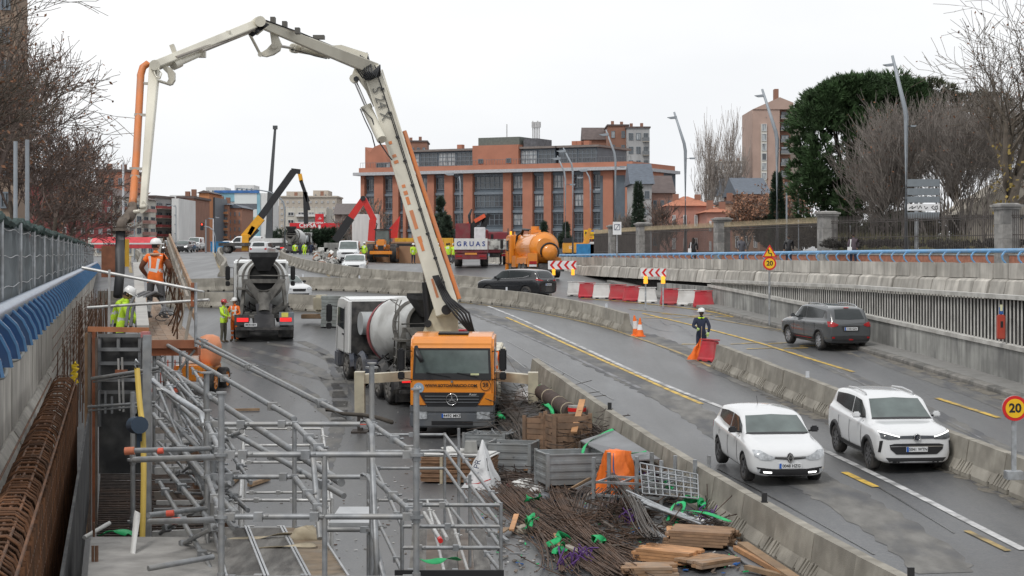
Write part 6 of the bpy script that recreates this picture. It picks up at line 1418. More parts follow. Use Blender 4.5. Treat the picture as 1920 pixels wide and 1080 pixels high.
bbox('side_locker',.8,2.3,.7,1.22,.7,1.5,orangep,t); bbox('side_locker',.8,2.3,-1.22,-.7,.7,1.5,orangep,t)
bbox('rear_panel',-3.45,-3.2,.55,1.22,.75,1.7,orangep,t); bbox('rear_bumper',-3.7,-3.5,-1.24,1.24,.45,.70,chas,t,.01)
k=MB(); k.bb(-3.52,-3.46,.62,1.12,.95,1.15); k.build('tail_lamp',tail,t); k=MB(); k.bb(-3.50,-3.46,.62,1.14,.78,.92); q=k.build('number_plate',platew,t)
k=MB()
for x,y in ((4.2,.9),(4.2,-.9)): k.cyl((x,y,3.0),(x,y,3.25),.08,n=8)
k.build('beacon',amber,t)
k=MB()
for i in range(9): k.cyl((2.45,.98+.0,.9+i*.27),(2.05,1.02,.9+i*.27),.018,n=5)
k.tube([(2.45,1.0,.8),(2.45,1.0,3.2)],.02,5); k.tube([(2.05,1.02,.8),(2.05,1.02,3.2)],.02,5); k.build('ladder',orangep,t)
# ---- maroon crane truck with GRUAS tailboard
X,Y=(884-960)/24.6,140; hd=R(90)
t=thing('crane_truck','maroon lorry with a folded loader crane and white tailboard reading GRUAS','truck',(X,Y,gz(X,Y)),(0,0,hd))
cab(t,5.2,maroon,chas,H1=2.9); bbox('chassis',-3.6,4,-.45,.45,.65,1.0,chas,t,0); truck_wheels(t,(3.8,-.8,-2.1),1.0,dual=(-.8,-2.1))
bbox('bed',-3.8,1.8,-1.25,1.25,1.05,1.25,maroon,t,.02); 
for sg in (1,-1): bbox('side_board',-3.7,1.8,sg*1.17,sg*1.25,1.253,1.95,maroon,t,.01)
bbox('tailboard',-3.88,-3.80,-1.25,1.25,1.28,2.12,whiter,t,.01); text('lettering','G R U A S',.50,TM((-3.89,0,1.70),(0,-1,0),(0,0,1)),M('blue_lettering',(.03,.06,.25)),t,bold=.012)
k=MB(); k.bb(1.0,1.8,.55,1.2,1.26,3.1) ; k.build('container',maroon,t); bbox('front_board',-1.2,-.9,.1,1.24,1.26,3.3,maroon,t,.02)
bbox('white_unit',-1.6,-.7,-1.05,-.2,2.1,3.0,M('white_cabinet',(.66,.67,.69),.45),t,.03); text('lettering','358',.3,TM((-1.62,-.05,2.0),(0,-1,0),(0,0,1)),wht,t)
bbox('rear_lamp_board',-3.75,-3.6,-1.2,1.2,.55,.98,maroon,t,.01); k=MB(); k.bb(-3.78,-3.755,.65,1.1,.72,.84); k.bb(-3.78,-3.755,-1.1,-.65,.72,.84); k.build('tail_lamp',tail,t)
k=MB(); k.bb(-3.78,-3.75,-.45,.45,.9,1.25); k.build('orange_placard',M('orange_placard',(.7,.28,.05),.6),t)
k=MB(); k.cyl((1.6,0,1.2),(1.6,0,3.1),.22,n=10); k.beam((1.6,.2,3.0),(1.3,-.9,3.9),.30,.35); k.beam((1.5,-1.2,4.1),(1.2,-.7,2.6),.38,.32); k.build('loader_crane',black,t)
k=MB(); k.beam((1.4,-.2,3.5),(1.25,-1.0,3.95),.32,.30); k.prism([(1.3,1.0,3.0),(1.3,.2,3.0),(1.3,.1,3.6)],(.2,0,0)); k.build('crane_arm_cover',M('crane_red_orange',(.7,.12,.05),.4),t)
k=MB(); k.tube([(-.8,.15,2.0),(-.8,.12,3.2),(-.8,.2,3.9),(-.8,.0,4.4)],[.10,.09,.12,.06],7); k.build('grab_arm',black,t)
X2,Y2=(927-960)/24.0,146; t=thing('lorry','small maroon lorry with peeling white tailboard behind the crane truck','truck',(X2,Y2,gz(X2,Y2)),(0,0,R(90)))
cab(t,4.2,maroon,chas,H1=2.7,Wd=2.2); bbox('chassis',-2.6,3,-.4,.4,.6,.95,chas,t,0); truck_wheels(t,(3.0,-1.4),.9,r=.45,dual=(-1.4,)); bbox('bed',-2.8,1.8,-1.1,1.1,.98,1.2,maroon,t,.02)
bbox('tailboard',-2.88,-2.81,-1.1,1.1,1.22,2.05,M('peeling_white',(.6,.6,.56),.7,dirt=(.06,.05,.05),da=.9,dscale=2.5),t,.01); k=MB(); k.bb(-2.82,-2.78,.55,.95,.7,.85); k.bb(-2.82,-2.78,-.95,-.55,.7,.85); k.build('tail_lamp',tail,t)
for i in range(5): bbox('stake',-2.4+i*.9,-2.32+i*.9,-1.1,-1.02,1.2,2.9,chas,t,0)
# ---- orange wheeled road machine (front on)
X,Y=(717-960)/20.6,165; t=thing('road_roller_tractor','orange wheeled road machine with huge tyres facing the camera','tractor',(X,Y,gz(X,Y)),(0,0,R(-90)))
bbox('bonnet',.1,1.9,-.42,.42,1.15,2.1,orangep,t,.12); bbox('nose_grille',1.88,1.93,-.26,.26,1.0,1.55,black,t,.02); bbox('front_blade',1.6,2.0,-1.0,1.0,.75,1.05,orangep,t,.03); bbox('belly',.2,1.7,-.6,.6,.5,1.15,black,t,0)
for sg in (1,-1):
 add_wheels(t,[(.3,sg*1.05,.85),(-2.3,sg*1.05,.85)],.85,.62,6,orangep)
 bbox('headlamp',1.86,1.95,sg*.30,sg*.42,1.45,1.62,lampg,t,0)
bbox('tractor_cab',-1.6,.05,-.7,.7,1.2,1.6,orangep,t,.02); 
k=MB()
for x in (-1.5,0.0):
 for y in (-.66,.66): k.beam((x,y,1.6),(x,y*.93,2.95),.07,.07)
k.bb(-1.65,.1,-.75,.75,2.95,3.05); k.build('cab_frame',black,t); k=MB(); k.bb(.0,.02,-.60,.60,1.65,2.92); k.build('windscreen',glass_f,t)
bbox('screed_arm',-.9,-.5,.8,3.3,1.5,1.75,black,t,.01)
# ---- red loader crane truck
X,Y=(690-960)/19.5,174; s=174/F; z0=gz(X,Y); t=thing('loader_crane_truck','white lorry with a tall red and black knuckle crane above the orange machine','truck',(X,Y,z0),(0,0,R(-90)))
cab(t,3.8,whiter,chas,H1=3.0,Wd=2.4) if 0 else None
bbox('chassis',-4,3,-.45,.45,.65,1.0,chas,t,0); truck_wheels(t,(2.4,-1.6,-2.9),1.0); bbox('bed',-4,2.2,-1.25,1.25,1.05,1.25,chas,t,.02); bbox('body_box',-3.5,-1.2,-1.6,.9,1.3,4.4,whiter,t,.03); bbox('lamp_bar',2.2,2.4,-1.2,1.2,.7,1.0,redp,t,.02)
k=MB(); k.bb(2.41,2.43,.6,1.0,.75,.95); k.build('beacon',amber,t)
P_=lambda x,y:W(x,y,172)
k=MB(); k.beam(P_(629,452),P_(658,408),.75,.6,up=(0,1,0)); k.build('crane_boom',black,t,world=True)
k=MB(); k.beam(P_(656,411),P_(682,374),.62,.5,up=(0,1,0)); k.beam(P_(682,373),P_(702,414),.55,.45,up=(0,1,0)); k.beam(P_(699,412),P_(696,452),.65,.5,up=(0,1,0)); k.build('crane_arm',redp,t,world=True)
k=MB(); k.cyl(P_(684,384),P_(700,420),.11,n=6); k.cyl(P_(681,372)-Vector((0,.4,0)),P_(681,372)+Vector((0,.4,0)),.25,n=8); k.tube([P_(700,412),P_(707,420),P_(705,430),P_(698,436)],.06,5); k.build('crane_ram',black,t,world=True)
# ---- yellow skip with red frame
t=thing('skip_lorry','yellow steel skip with red lifting frame behind the long pump boom','skip',(*W(805,0,178).xy,gz(-8,178)))
m=MB(); m.prism([(-3.4,0,.7),(2.9,0,.7),(3.3,0,2.4),(-3.4,0,2.4)],(0,2,0)); m.build('skip_body',M('yellow_skip',(.72,.40,.03),.5,var=.1,dirt=(.4,.2,.1),da=.3),t)
k=MB(); 
for i in range(9): x=-3.2+i*.75; k.bb(x,x+.08,-.08,-.001,.75,2.35)
k.build('skip_rib',M('yellow_skip'),t); k=MB(); k.prism([(-4.8,.5,2.3),(-3.2,.5,2.4),(-2.9,.5,4.6)],(0,.4,0)); k.beam((-5.0,.6,1.4),(-5.0,.6,3.0),.3,.4); k.bb(-5,3.2,.2,1.8,.3,.68); k.build('lifting_frame',redp,t)
for x in (-2.5,0,2.2): add_wheels(t,[(x,.1,.35)],.35,.3,6)
# ---- yellow/black knuckle crane far left, and crane mast
X=W(466,0,222).x; t=thing('knuckle_crane','yellow and black knuckle boom crane reaching high over the far ramp','crane',(X,222,gz(X,222)))
q=lambda x,y:W(x,y,222); yp=M('crane_yellow',(.75,.36,.02),.45,var=.1)
k=MB(); k.beam(q(460,470),q(461,440),.9,.8); k.beam(q(458,446),q(490,408),1.0,.7,up=(0,1,0)); k.beam(q(562,326),q(565,340),.45,.4,up=(0,1,0)); k.build('crane_base',yp,t,world=True)
k=MB(); k.beam(q(484,414),q(550,322),.8,.6,up=(0,1,0)); k.beam(q(546,320),q(563,322),.6,.4,up=(0,1,0)); k.beam(q(564,338),q(578,378),.4,.4,up=(0,1,0)); k.beam(q(572,360),q(574,420),.5,.4,up=(0,1,0)); k.beam(q(575,372),q(580,394),.3,.3,up=(0,1,0)); k.beam(q(463,452),q(484,430),.45,.4); k.build('crane_boom',black,t,world=True)
k=MB(); k.beam(q(468,440),q(476,425),.7,.5); k.build('crane_turret',redp,t,world=True)
k=MB(); k.tube([q(512,378),q(540,335),q(548,322)],.07,5); k.build('hydraulic_line',M('steel_rod',(.4,.4,.4),.4,metal=.5),t,world=True)
k=MB(); k.bb(-3.5,4.5,-1.2,1.2,.9,1.3); k.build('chassis',chas,t); truck_wheels(t,(-2.5,2.5),1.0)
X=W(506,0,245).x; t=thing('crane_mast','slim dark telescopic crane boom rising almost upright beside the knuckle crane','crane',(X,245,gz(X,245)))
q=lambda x,y:W(x,y,245); k=MB(); k.taperbeam(q(504.5,450),q(507,360),.9,.8,.7,.6,up=(0,1,0)); k.build('lower_boom',M('dark_crane_boom',(.07,.075,.08),.5),t,world=True); k=MB(); k.taperbeam(q(507,360),q(516,240),.5,.5,.3,.3,up=(0,1,0)); k.box(q(516,239),(.6,.5,.5)); k.build('upper_boom',M('dark_crane_boom'),t,world=True)
k=MB(); k.bb(-3,3,-1.2,1.2,.6,1.9); k.build('crane_carrier',whiter,t); truck_wheels(t,(-2,2),1.0)
X=W(555,0,235).x; t=mixer('distant white mixer truck above the road works beside the hedge',(X,235,gz(X,235)-.3),(0,0,R(82)),drumw,paint('white_cab',(.66,.67,.66)),chas)
X=W(1078,0,190).x; t=thing('excavator','orange excavator with raised arm between tanker and direction sign','excavator',(X,190,gz(X,190)),scale=.72)
bbox('upper_body',-1.8,1.6,-1.2,1.2,1.1,2.6,M('excavator_orange',(.72,.33,.03),.45,dirt=(.3,.2,.1),da=.3),t,.08); bbox('cab_box',-1.7,-.5,-1.2,-.2,2.6,3.3,black,t,.03)
text('lettering','SD',.6,TM((-.6,-1.21,1.9),(1,0,0),(0,0,1)),wht,t)
for y in (-1.1,1.1): bbox('track',-1.9,1.9,y-.3,y+.3,0,.9,black,t,.2)
k=MB(); k.beam((1.2,0,2.0),(2.2,0,4.6),.4,.5); k.beam((2.2,0,4.7),(1.7,0,2.0),.35,.35); k.prism([(1.4,-.3,1.2),(2.2,-.3,1.1),(2.1,-.3,2.1),(1.6,-.3,2.1)],(0,.6,0)); k.build('boom_arm',M('excavator_orange'),t)
g=G(400,736); t=thing('telehandler','orange compact loader with chunky black tyres parked behind the scaffold props','loader',(g.x-.75,g.y+.6,g.z),(0,0,R(-95)),scale=.85)
add_wheels(t,[(1.0,.95,.48),(1.0,-.75,.48),(-1.0,.95,.48),(-1.0,-.75,.48)],.48,.40,5,orangep)
bbox('machine_body',-1.5,1.5,-.55,.75,.5,1.15,orangep,t,.06); me=MB(); me.lathe([(.2,0),(.42,.08),(.5,.4),(.5,.9),(.4,1.25),(.15,1.35)],(-.3,.55,1.0),(0,0,1),16); me.build('rounded_hood',M('faded_orange',(.70,.28,.14),.5,dirt=(.4,.2,.15),da=.2),t)
bbox('white_panel',-.9,.2,-.5,.2,1.16,2.0,whiter,t,.03)
k=MB()
for i in range(5):
 for z in (.5,.9,1.3): k.tube([(1.6,-1.6+i*.3,z),(1.6,-1.3+i*.3,z)],.025,5)
 k.tube([(1.6,-1.6+i*.3,.2),(1.6,-1.6+i*.3,1.4)],.025,5)
k.bb(1.4,2.0,-1.8,-.2,.1,.22); k.build('red_cage',M('faded_red_cage',(.45,.10,.06),.6),t)
# ---------------- people ----------------
skinm=M('skin',(.42,.24,.16),.6,var=.06); skind=M('dark_skin',(.10,.055,.038),.6,var=.06)
hairm=M('dark_hair',(.02,.015,.012),.8)
hv_y=M('hi_vis_yellow',(.52,.78,.04),.7,var=.12,scale=9,bump=.3,bscale=12); hv_o=M('hi_vis_orange',(.86,.17,.02),.7,var=.12,scale=9,bump=.3,bscale=12)
refl=M('reflective_tape',(.62,.64,.64),.35,var=.1,scale=10)
navy=M('navy_cloth',(.02,.028,.055),.85,var=.2,scale=8,bump=.3,bscale=14); greyc=M('grey_work_trousers',(.085,.085,.09),.85,var=.2,scale=8,bump=.3,bscale=14)
khaki=M('khaki_trousers',(.10,.095,.07),.85,var=.2,scale=8); boots=M('work_boots',(.10,.075,.05),.8,var=.3,scale=9); brownj=M('brown_jacket',(.16,.065,.035),.85,var=.2,scale=8)
hat_w=M('white_helmet',(.78,.78,.77),.3,var=.04,coat=.4); hat_r=M('red_helmet',(.5,.05,.05),.35,coat=.3)
redt=M('red_trousers',(.4,.03,.04),.8); jeans=M('blue_jeans',(.08,.14,.25),.85); dgrey=M('dark_grey_coat',(.10,.10,.115),.85); glove=M('blue_glove',(.05,.15,.3),.7); gloveg=M('pale_green_glove',(.45,.6,.2),.7)
STAND=dict(el=[(.02,.27,1.17),(.02,-.27,1.17)],wr=[(.07,.26,.93),(.07,-.26,.93)],kn=[(.03,.11,.50),(.0,-.11,.50)],an=[(.0,.13,.08),(-.03,-.13,.08)],lean=0,head=(0,0))
def person(label,loc,face,top,legs,hat=None,pose=None,sk=None,hands=None,shoes=None,bands=(),hair=hairm,group=None,scale=1.0,legband=None,collar=None,sleeve=None,fingers=True,subs=2):
 P=dict(STAND); P.update(pose or {}); sk=sk or skinm; hands=hands or sk; shoes=shoes or boots; ln=P['lean']; sleeve=sleeve or top
 V=[];Ed=[];Rd=[];lab=[]
 def v(p,r): V.append(Vector(p)); Rd.append(r); return len(V)-1
 hp=P.get('hip',(0,0,.94)); hp=Vector(hp)
 up=lambda z:Vector((hp.x+ln*(z-.94),0,hp.z+(z-.94)*math.sqrt(max(.1,1-ln*ln))))
 pel=v(hp,(.155,.125)); w_=v(up(1.12),(.15,.12)); ch=v(up(1.33),(.175,.13)); nk=v(up(1.475),(.075,.075)); hd_=v(up(1.56),(.062,.062))
 E=lambda a,b,m: (Ed.append((a,b)),lab.append(m))
 E(pel,w_,0); E(w_,ch,0); E(ch,nk,0); E(nk,hd_,2)
 sh=up(1.41)
 hand_w=[]
 for i,s in enumerate((1,-1)):
  a=v(sh+Vector((0,s*.185,0)),(.082,.082)); E(ch,a,0); e=v(Vector(P['el'][i]),(.062,.062)); E(a,e,5); w2=v(Vector(P['wr'][i]),(.042,.042)); E(e,w2,5)
  hand_w.append((Vector(P['el'][i]),Vector(P['wr'][i])))
  h=v(hp+Vector((0,s*.10,-.06)),(.105,.105)); E(pel,h,1); k=v(Vector(P['kn'][i]),(.072,.072)); E(h,k,1); an=v(Vector(P['an'][i]),(.052,.052)); E(k,an,1)
  fd=P.get('feet',[(1,0),(1,0)])[i]; t1=v(Vector(P['an'][i])+Vector((fd[0]*.07,fd[1]*.07,-.035)),(.05,.045)); E(an,t1,4); t2=v(Vector(P['an'][i])+Vector((fd[0]*.18,fd[1]*.18,-.045)),(.042,.034)); E(t1,t2,4)
 me=bpy.data.meshes.new('b'); me.from_pydata(V,Ed,[])
 def mods(o):
  m=o.modifiers.new('s','SKIN'); m.use_smooth_shade=True
  for i,d in enumerate(o.data.skin_vertices[0].data): d.radius=Rd[i]; d.use_root=(i==0)
  m=o.modifiers.new('u','SUBSURF'); m.levels=subs; m.render_levels=subs
 o=bpy.data.objects.new('t',me); COL.objects.link(o)
 bpy.context.view_layer.objects.active=o
 m=o.modifiers.new('s','SKIN'); m.use_smooth_shade=True
 if not o.data.skin_vertices:
  pass
 for i,d in enumerate(o.data.skin_vertices[0].data): d.radius=Rd[i]; d.use_root=(i==0)
 m=o.modifiers.new('u','SUBSURF'); m.levels=subs; m.render_levels=subs
 dg=bpy.context.evaluated_depsgraph_get(); r=bpy.data.meshes.new_from_object(o.evaluated_get(dg)); bpy.data.objects.remove(o)
 mb=MB(); mb.v=[tuple(q.co) for q in r.vertices]; mb.sm()
 segs=[(V[a],V[b],m) for (a,b),m in zip(Ed,lab)]
 for p in r.polygons:
  c=p.center; best=9;mm=0
  for a,b,m in segs:
   d=b-a; t=max(0,min(1,(c-a).dot(d)/max(1e-9,d.length_squared))); q=(c-(a+d*t)).length-(.06 if m==0 else 0)
   if q<best: best=q;mm=m
  if mm==1 and c.z>hp.z-.10: mm=0
  z=c.z-hp.z+.94
  if mm==0:
   for lo,hi in bands:
    if lo<z<hi: mm=6
   if bands and abs(abs(c.y)-.10)<.022 and z>1.12 and c.z<up(1.45).z: mm=6
  if mm==1 and legband:
   for lo,hi in legband:
    if lo<c.z<hi: mm=6
  mb.f.append(list(p.vertices)); mb.m.append(mm); mb.s.append(True)
 bpy.data.meshes.remove(r)
 hc=up(1.655)+Vector((.015,0,0)); yaw,pit=P['head']; rot=Euler((0,pit,yaw)).to_matrix()
 def H_(p): return rot@Vector(p)+hc
 mb.k=2; n=14; vs=[]; rows=9
 for i in range(rows+1):
  th=math.pi*i/rows
  for k in range(n):
   ph=2*math.pi*k/n; x=.095*math.sin(th)*math.cos(ph); y=.074*math.sin(th)*math.sin(ph); z=.118*math.cos(th)
   if z<-.02 and x>0: x*=1-.12*(-z/.118)
   if z<-.03: y*=.86
   vs.append(H_((x,y,z)))
 mb.sm(); mb.add(vs,[(i*n+k,(i+1)*n+k,(i+1)*n+(k+1)%n,i*n+(k+1)%n) for i in range(rows) for k in range(n)])
 mb.add([H_(q) for q in ((.085,0,.02),(.118,0,-.028),(.088,.018,-.034),(.088,-.018,-.034))],[(0,2,1),(0,1,3),(1,2,3)])
 for s in (1,-1): mb.cyl(H_((.0,s*.070,-.005)),H_((-.012,s*.088,-.0)),.024,.018,n=7)
 mb.k=8
 for s in (1,-1): mb.cyl(H_((.080,s*.028,.012)),H_((.092,s*.028,.012)),.010,n=6); mb.beam(H_((.087,s*.014,.034)),H_((.083,s*.044,.034)),.008,.008)
 mb.beam(H_((.086,.022,-.062)),H_((.086,-.022,-.062)),.008,.009)
 if hair: 
  mb.k=7; vs=[]
  for i in range(6):
   th=math.pi*.62*i/5
   for k in range(n):
    ph=2*math.pi*k/n; f=1.07; x=.095*f*math.sin(th)*math.cos(ph); y=.074*f*math.sin(th)*math.sin(ph); z=.118*f*math.cos(th)
    if x>.05 and z<.06: x=.05
    vs.append(H_((x-.008,y,z)))
  mb.add(vs,[(i*n+k,(i+1)*n+k,(i+1)*n+(k+1)%n,i*n+(k+1)%n) for i in range(5) for k in range(n)])
 for e,w2 in hand_w:
  d=(w2-e).normalized(); x_,y_,_=basis(d,(1,0,0)); mb.k=3
  palm=w2+d*.055; mb.beam(w2-d*.01,w2+d*.10,.075,.035,up=tuple(y_))
  if fingers:
   for q,(off,ln_) in enumerate(((-.028,.062),(-.009,.072),(.010,.068),(.028,.052))):
    b0=w2+d*.095+x_*off; mb.tube([b0,b0+d*ln_*.5+y_*.008,b0+d*ln_*.85+y_*.030],[.010,.009,.007],5)
   b0=w2+d*.03+x_*.036; mb.tube([b0,b0+x_*.028+d*.03+y_*.01,b0+x_*.03+d*.06+y_*.02],[.012,.011,.008],5)
  else: mb.beam(w2+d*.08,w2+d*.155,.06,.025,up=tuple(y_))
 t=thing('person',label,'person',loc,(0,0,face),group,scale)
 mb.build('body',[top,legs,sk,hands,shoes,sleeve,refl,hair or sk,inkk],t)
 if hat:
  k=MB(); r2=Vector(rot@Vector((0,0,1))); k.lathe([(.128,0),(.132,.02),(.125,.06),(.095,.11),(.045,.135),(.005,.14)],H_((-.005,0,.035)),r2,16,cap=False); 
  pts=[H_((.02+.125*math.cos(a)+(.045 if abs(a)<1.2 else 0),.128*math.sin(a),.040)) for a in [R(-100)+R(200)*i/10 for i in range(11)]]
  k.tube(pts,.012,4); k.beam(H_((-.1,0,.15)),H_((.1,0,.16)),.03,.02); k.build('helmet',hat,t)
 if collar:
  k=MB(); c_=up(1.46); k.tube([c_+Vector((.09*math.cos(a)-.01,.10*math.sin(a),.0)) for a in [2*math.pi*i/12 for i in range(13)]],.035,6); k.build('hood',collar,t)
 return t
def at(px,py,Y=None,z=None):
 if Y: p=W(px,py,Y); return p
 return G(px,py)
TO=R(-90); AW=R(90)
p_or=W(291,598,42.2)
person('worker in orange vest and white helmet standing back-on on the timber platform',p_or,R(78),hv_o,greyc,hat_w,dict(el=[(.02,.36,1.16),(.05,-.36,1.15)],wr=[(.22,.30,.98),(.28,-.22,1.02)],kn=[(.04,.14,.50),(.02,-.17,.50)],an=[(.0,.17,.08),(.0,-.22,.08)],lean=.04,head=(-.5,0)),sleeve=brownj,shoes=greyc,bands=((1.06,1.12),),legband=((.17,.40),),collar=M('beige_hood',(.5,.32,.22),.9),scale=1.03)
p_gr=W(226,697,39.0)
person('worker in yellow-green jacket and white helmet bending over the wall formwork',p_gr,R(8),hv_y,greyc,hat_w,dict(el=[(.14,.30,1.18),(.2,-.30,1.17)],wr=[(.36,.16,1.02),(.38,-.16,1.0)],lean=.22,head=(-.3,.5)),hands=glove,bands=((1.08,1.14),),scale=1.02)
p_g2=W(214,668,46.0)
person('worker in yellow-green jacket mostly hidden behind the black concrete hose',p_g2,R(-20),hv_y,navy,hat_w,dict(lean=.5,head=(0,.9),el=[(.4,.28,1.05),(.4,-.28,1.05)],wr=[(.55,.2,.85),(.55,-.2,.85)]),bands=((1.08,1.14),))
g=G(419,642); person('worker in yellow-green jacket and red helmet beside the orange clad worker',g,R(-20),hv_y,khaki,hat_r,dict(el=[(.05,.30,1.18),(.12,-.27,1.18)],wr=[(.2,.2,1.05),(.28,-.12,1.08)],head=(.3,.1)),bands=((1.05,1.11),),scale=1.0)
g=G(440,640); person('worker all in orange hi-vis and white helmet talking beside the far mixer',g,R(-110),hv_o,hv_o,hat_w,dict(el=[(.05,.30,1.18),(.06,-.31,1.16)],wr=[(.22,.2,1.08),(.1,-.30,.92)],head=(-.4,.1)),bands=((1.05,1.11),(1.25,1.30)),legband=((.22,.29),(.40,.47)),scale=1.02)
X,Y=(923-960)/61.,56.2; person('worker in orange with white helmet standing beside the pump truck cab',(X,Y,gz(X,Y)+.35),R(-60),hv_o,hv_o,hat_w,bands=((1.05,1.11),))
g=G(1315,674); fl=g.copy(); person('flagman in navy coat, white helmet and yellow gloves holding an orange flag',g,R(-100),navy,navy,hat_w,dict(el=[(.06,.29,1.16),(.1,-.29,1.18)],wr=[(.12,.25,.95),(.30,-.12,1.10)],an=[(.05,.10,.08),(-.06,-.10,.08)],head=(-.35,0)),sk=skind,hands=gloveg,shoes=black,scale=1.02,collar=hv_y)
f0=g+Vector((-.02,-.33,1.10)); t=thing('signal_flag','bright orange signal flag on a stick held by the flagman','flag',f0+Vector((-.1,-.1,-1.0)))
MB().tube([f0+Vector((0,0,.1)),f0+Vector((-.06,-.1,-.95))],.014,6).build('stick',M('wood_stick',(.35,.25,.15)),t,world=True)
k=MB(); k.sm(); vs=[]
for i in range(8):
 for j in range(6):
  f=i/7; q=f0+Vector((-.03,-.06,-.30)).lerp(Vector((-.08,-.12,-1.08)),f); vs.append(q+Vector((-(.04+.42*f)*j/5+.02*math.sin(i*2+j),-.05*math.sin(j*1.7+i*.5),-.05*j/5*(1-f))))
k.add(vs,[(i*6+j,i*6+j+1,(i+1)*6+j+1,(i+1)*6+j) for i in range(7) for j in range(5)]); k.build('flag_cloth',hv_o,t,world=True)
for px,py,Y,f,top,leg,hat,lb,kw in (
 (838,491,150,60,hv_y,navy,None,'worker in yellow jacket nearest the left edge of the crane truck',{}),
 (829,492,147,150,navy,redt,hat_w,'worker in navy jacket and red trousers with yellow gaiters by the crane truck',dict(legband=((.1,.35),))),
 (842,492,145,20,hv_y,greyc,None,'worker in yellow vest seen from behind left of the GRUAS truck',{}),
 (822,488,158,100,hv_y,hv_y,hat_w,'yellow clad worker partly hidden behind the navy jacketed worker',{}),
 (851,489,160,90,hv_y,greyc,hat_w,'worker in yellow just at the maroon lorry corner',{}),
 (939,492,150,200,hv_y,greyc,None,'worker in yellow between the crane truck and the orange tanker',{}),
 (683,455,160,60,hv_y,navy,hat_w,'worker in yellow and navy standing high on the lorry by the red crane',{}),
 (775,474,160,-60,hv_y,navy,hat_w,'worker in yellow just left of the long pump boom by the cardboard hoarding',{}),
 (553,466,205,90,hv_y,navy,None,'far worker in pale green on the left behind the barrier crest',{}),
 (563,466,203,60,navy,navy,None,'far worker in dark clothes behind the barrier crest',{}),
 (571,466,202,120,hv_y,hv_y,None,'far worker in bright yellow behind the barrier crest',{}),
 (583,467,200,90,navy,navy,None,'far worker in dark vest at the right of the crest group',{})):
 X=(px-960)*Y/F; z=gz(X,Y) if 'high on' not in lb else EZ+(475-455)*Y/F-1.75+.0
 if 'crest' in lb: z=EZ-.55
 person(lb,(X,Y,z),R(f),top,leg,hat,bands=((1.08,1.14),) if top is hv_y else (),fingers=False,subs=1,hands=skinm,**kw)
for px,Y,f,top,leg,hr,lb,pk in (
 (1600,94,92,M('plum_grey_jacket',(.10,.075,.09),.85),navy,hairm,'pedestrian in a plum grey jacket and dark cap with white bag strap',dict(wr=[(.1,.22,1.0),(.1,-.22,1.0)])),
 (1390,112,-70,dgrey,jeans,hairm,'pedestrian in grey puffer jacket and jeans facing the road',{}),
 (1479,104,95,black,navy,hairm,'pedestrian in a black hooded coat walking away beside the tall lamp',{}),
 (1300,122,80,black,black,hairm,'pedestrian with long dark hair beside a pale bag near the lamp post',{})):
 X=(px-960)*Y/F; t=person(lb,(X,Y,EZ-.72),R(f),top,leg,None,pk,fingers=False,subs=1,hair=hr,shoes=black)
 if 'bag' in lb: k=MB(); k.beam((-.1,.15,1.45),(-.14,.2,.95),.05,.03); k.bb(-.2,-.12,.12,.34,.7,1.05); k.build('bag',wht,t)
 if 'long dark' in lb: k=MB(); k.lathe([(.07,0),(.1,.1),(.1,.3),(.06,.42)],(-.05,0,1.35),(0,0,1),10); k.build('long_hair',hairm,t)
# ---------------- traffic furniture ----------------
redpl=M('red_plastic',(.50,.03,.045),.5,var=.1,scale=2,dirt=(.30,.14,.13),da=.35); whpl=M('white_plastic',(.66,.66,.64),.5,var=.08,scale=2,dirt=(.35,.33,.30),da=.4)
def plastic_mesh(mt):
 m=MB(); L2=.5
 pr=[(-.24,0),(-.24,.10),(-.20,.16),(-.11,.62),(-.10,.78),(.10,.78),(.11,.62),(.20,.16),(.24,.10),(.24,0)]
 vs=[]; 
 for x,k in ((-L2,1),(-L2+.05,1.0),(L2-.05,1.0),(L2,1)): vs.append([( x*(1.0 if z<.6 else .86),y,z) for y,z in pr])
 n=len(pr); allv=[v for r_ in vs for v in r_]
 m.add(allv,[(i*n+k,i*n+(k+1)%n,(i+1)*n+(k+1)%n,(i+1)*n+k) for i in range(3) for k in range(n)]+[tuple(range(n-1,-1,-1)),tuple(range(3*n,4*n))])
 me=m.mesh('plastic_barrier',[mt,black]); bevel(me,.025,2,35)
 return me
PR,PW=plastic_mesh(redpl),plastic_mesh(whpl)
PF=MB(); PF.bb(-.47,.47,-.11,.11,.80,.84).box((0,0,.775),(.3,.16,.05)); PTR,PTW=PF.mesh('top_lip',redpl),PF.mesh('top_lip',whpl)
FS=MB(); FS.bb(-.36,-.18,-.245,.245,-.004,.06); FS=FS.mesh('forklift_slot',black)
FS2=MB().bb(.18,.36,-.245,.245,-.004,.06).mesh('forklift_slot',black)
def plastic(px,py,red,rz,label,sc_=1.0):
 g=G(px,py); t=thing('plastic_barrier',label,'barrier',(g.x,g.y,g.z-.0),(rnd.uniform(-.02,.02),0,rz),'red and white plastic barriers',sc_)
 obj('barrier_body',PR if red else PW,t); obj('top_lip',PTR if red else PTW,t); obj('forklift_slot',FS,t); obj('forklift_slot',FS2,t)
for px,py,rd,lb in ((1080,555,0,'white plastic barrier at the left end of the red and white line'),(1101,558,1,'red plastic barrier, first red one from the left'),(1128,560,0,'white plastic barrier between first and second red ones'),(1159,562,1,'red plastic barrier left of the touching red pair'),(1185,565,1,'red plastic barrier touching its red neighbour'),(1214,568,0,'white plastic barrier below the small chevron board'),(1256,571,1,'red plastic barrier right below the chevron board leg'),(1288,573,0,'white plastic barrier, rightmost white one of the line'),(1319,576,1,'red plastic barrier at the right end of the line')):
 plastic(px,py,rd,R(rnd.uniform(-6,8)),lb,1.02)
plastic(1368,570,1,R(62),'lone red plastic barrier standing on the low footway',.95)
plastic(1226,540,1,R(55),'red plastic barrier half hidden behind the small chevron board',.9)
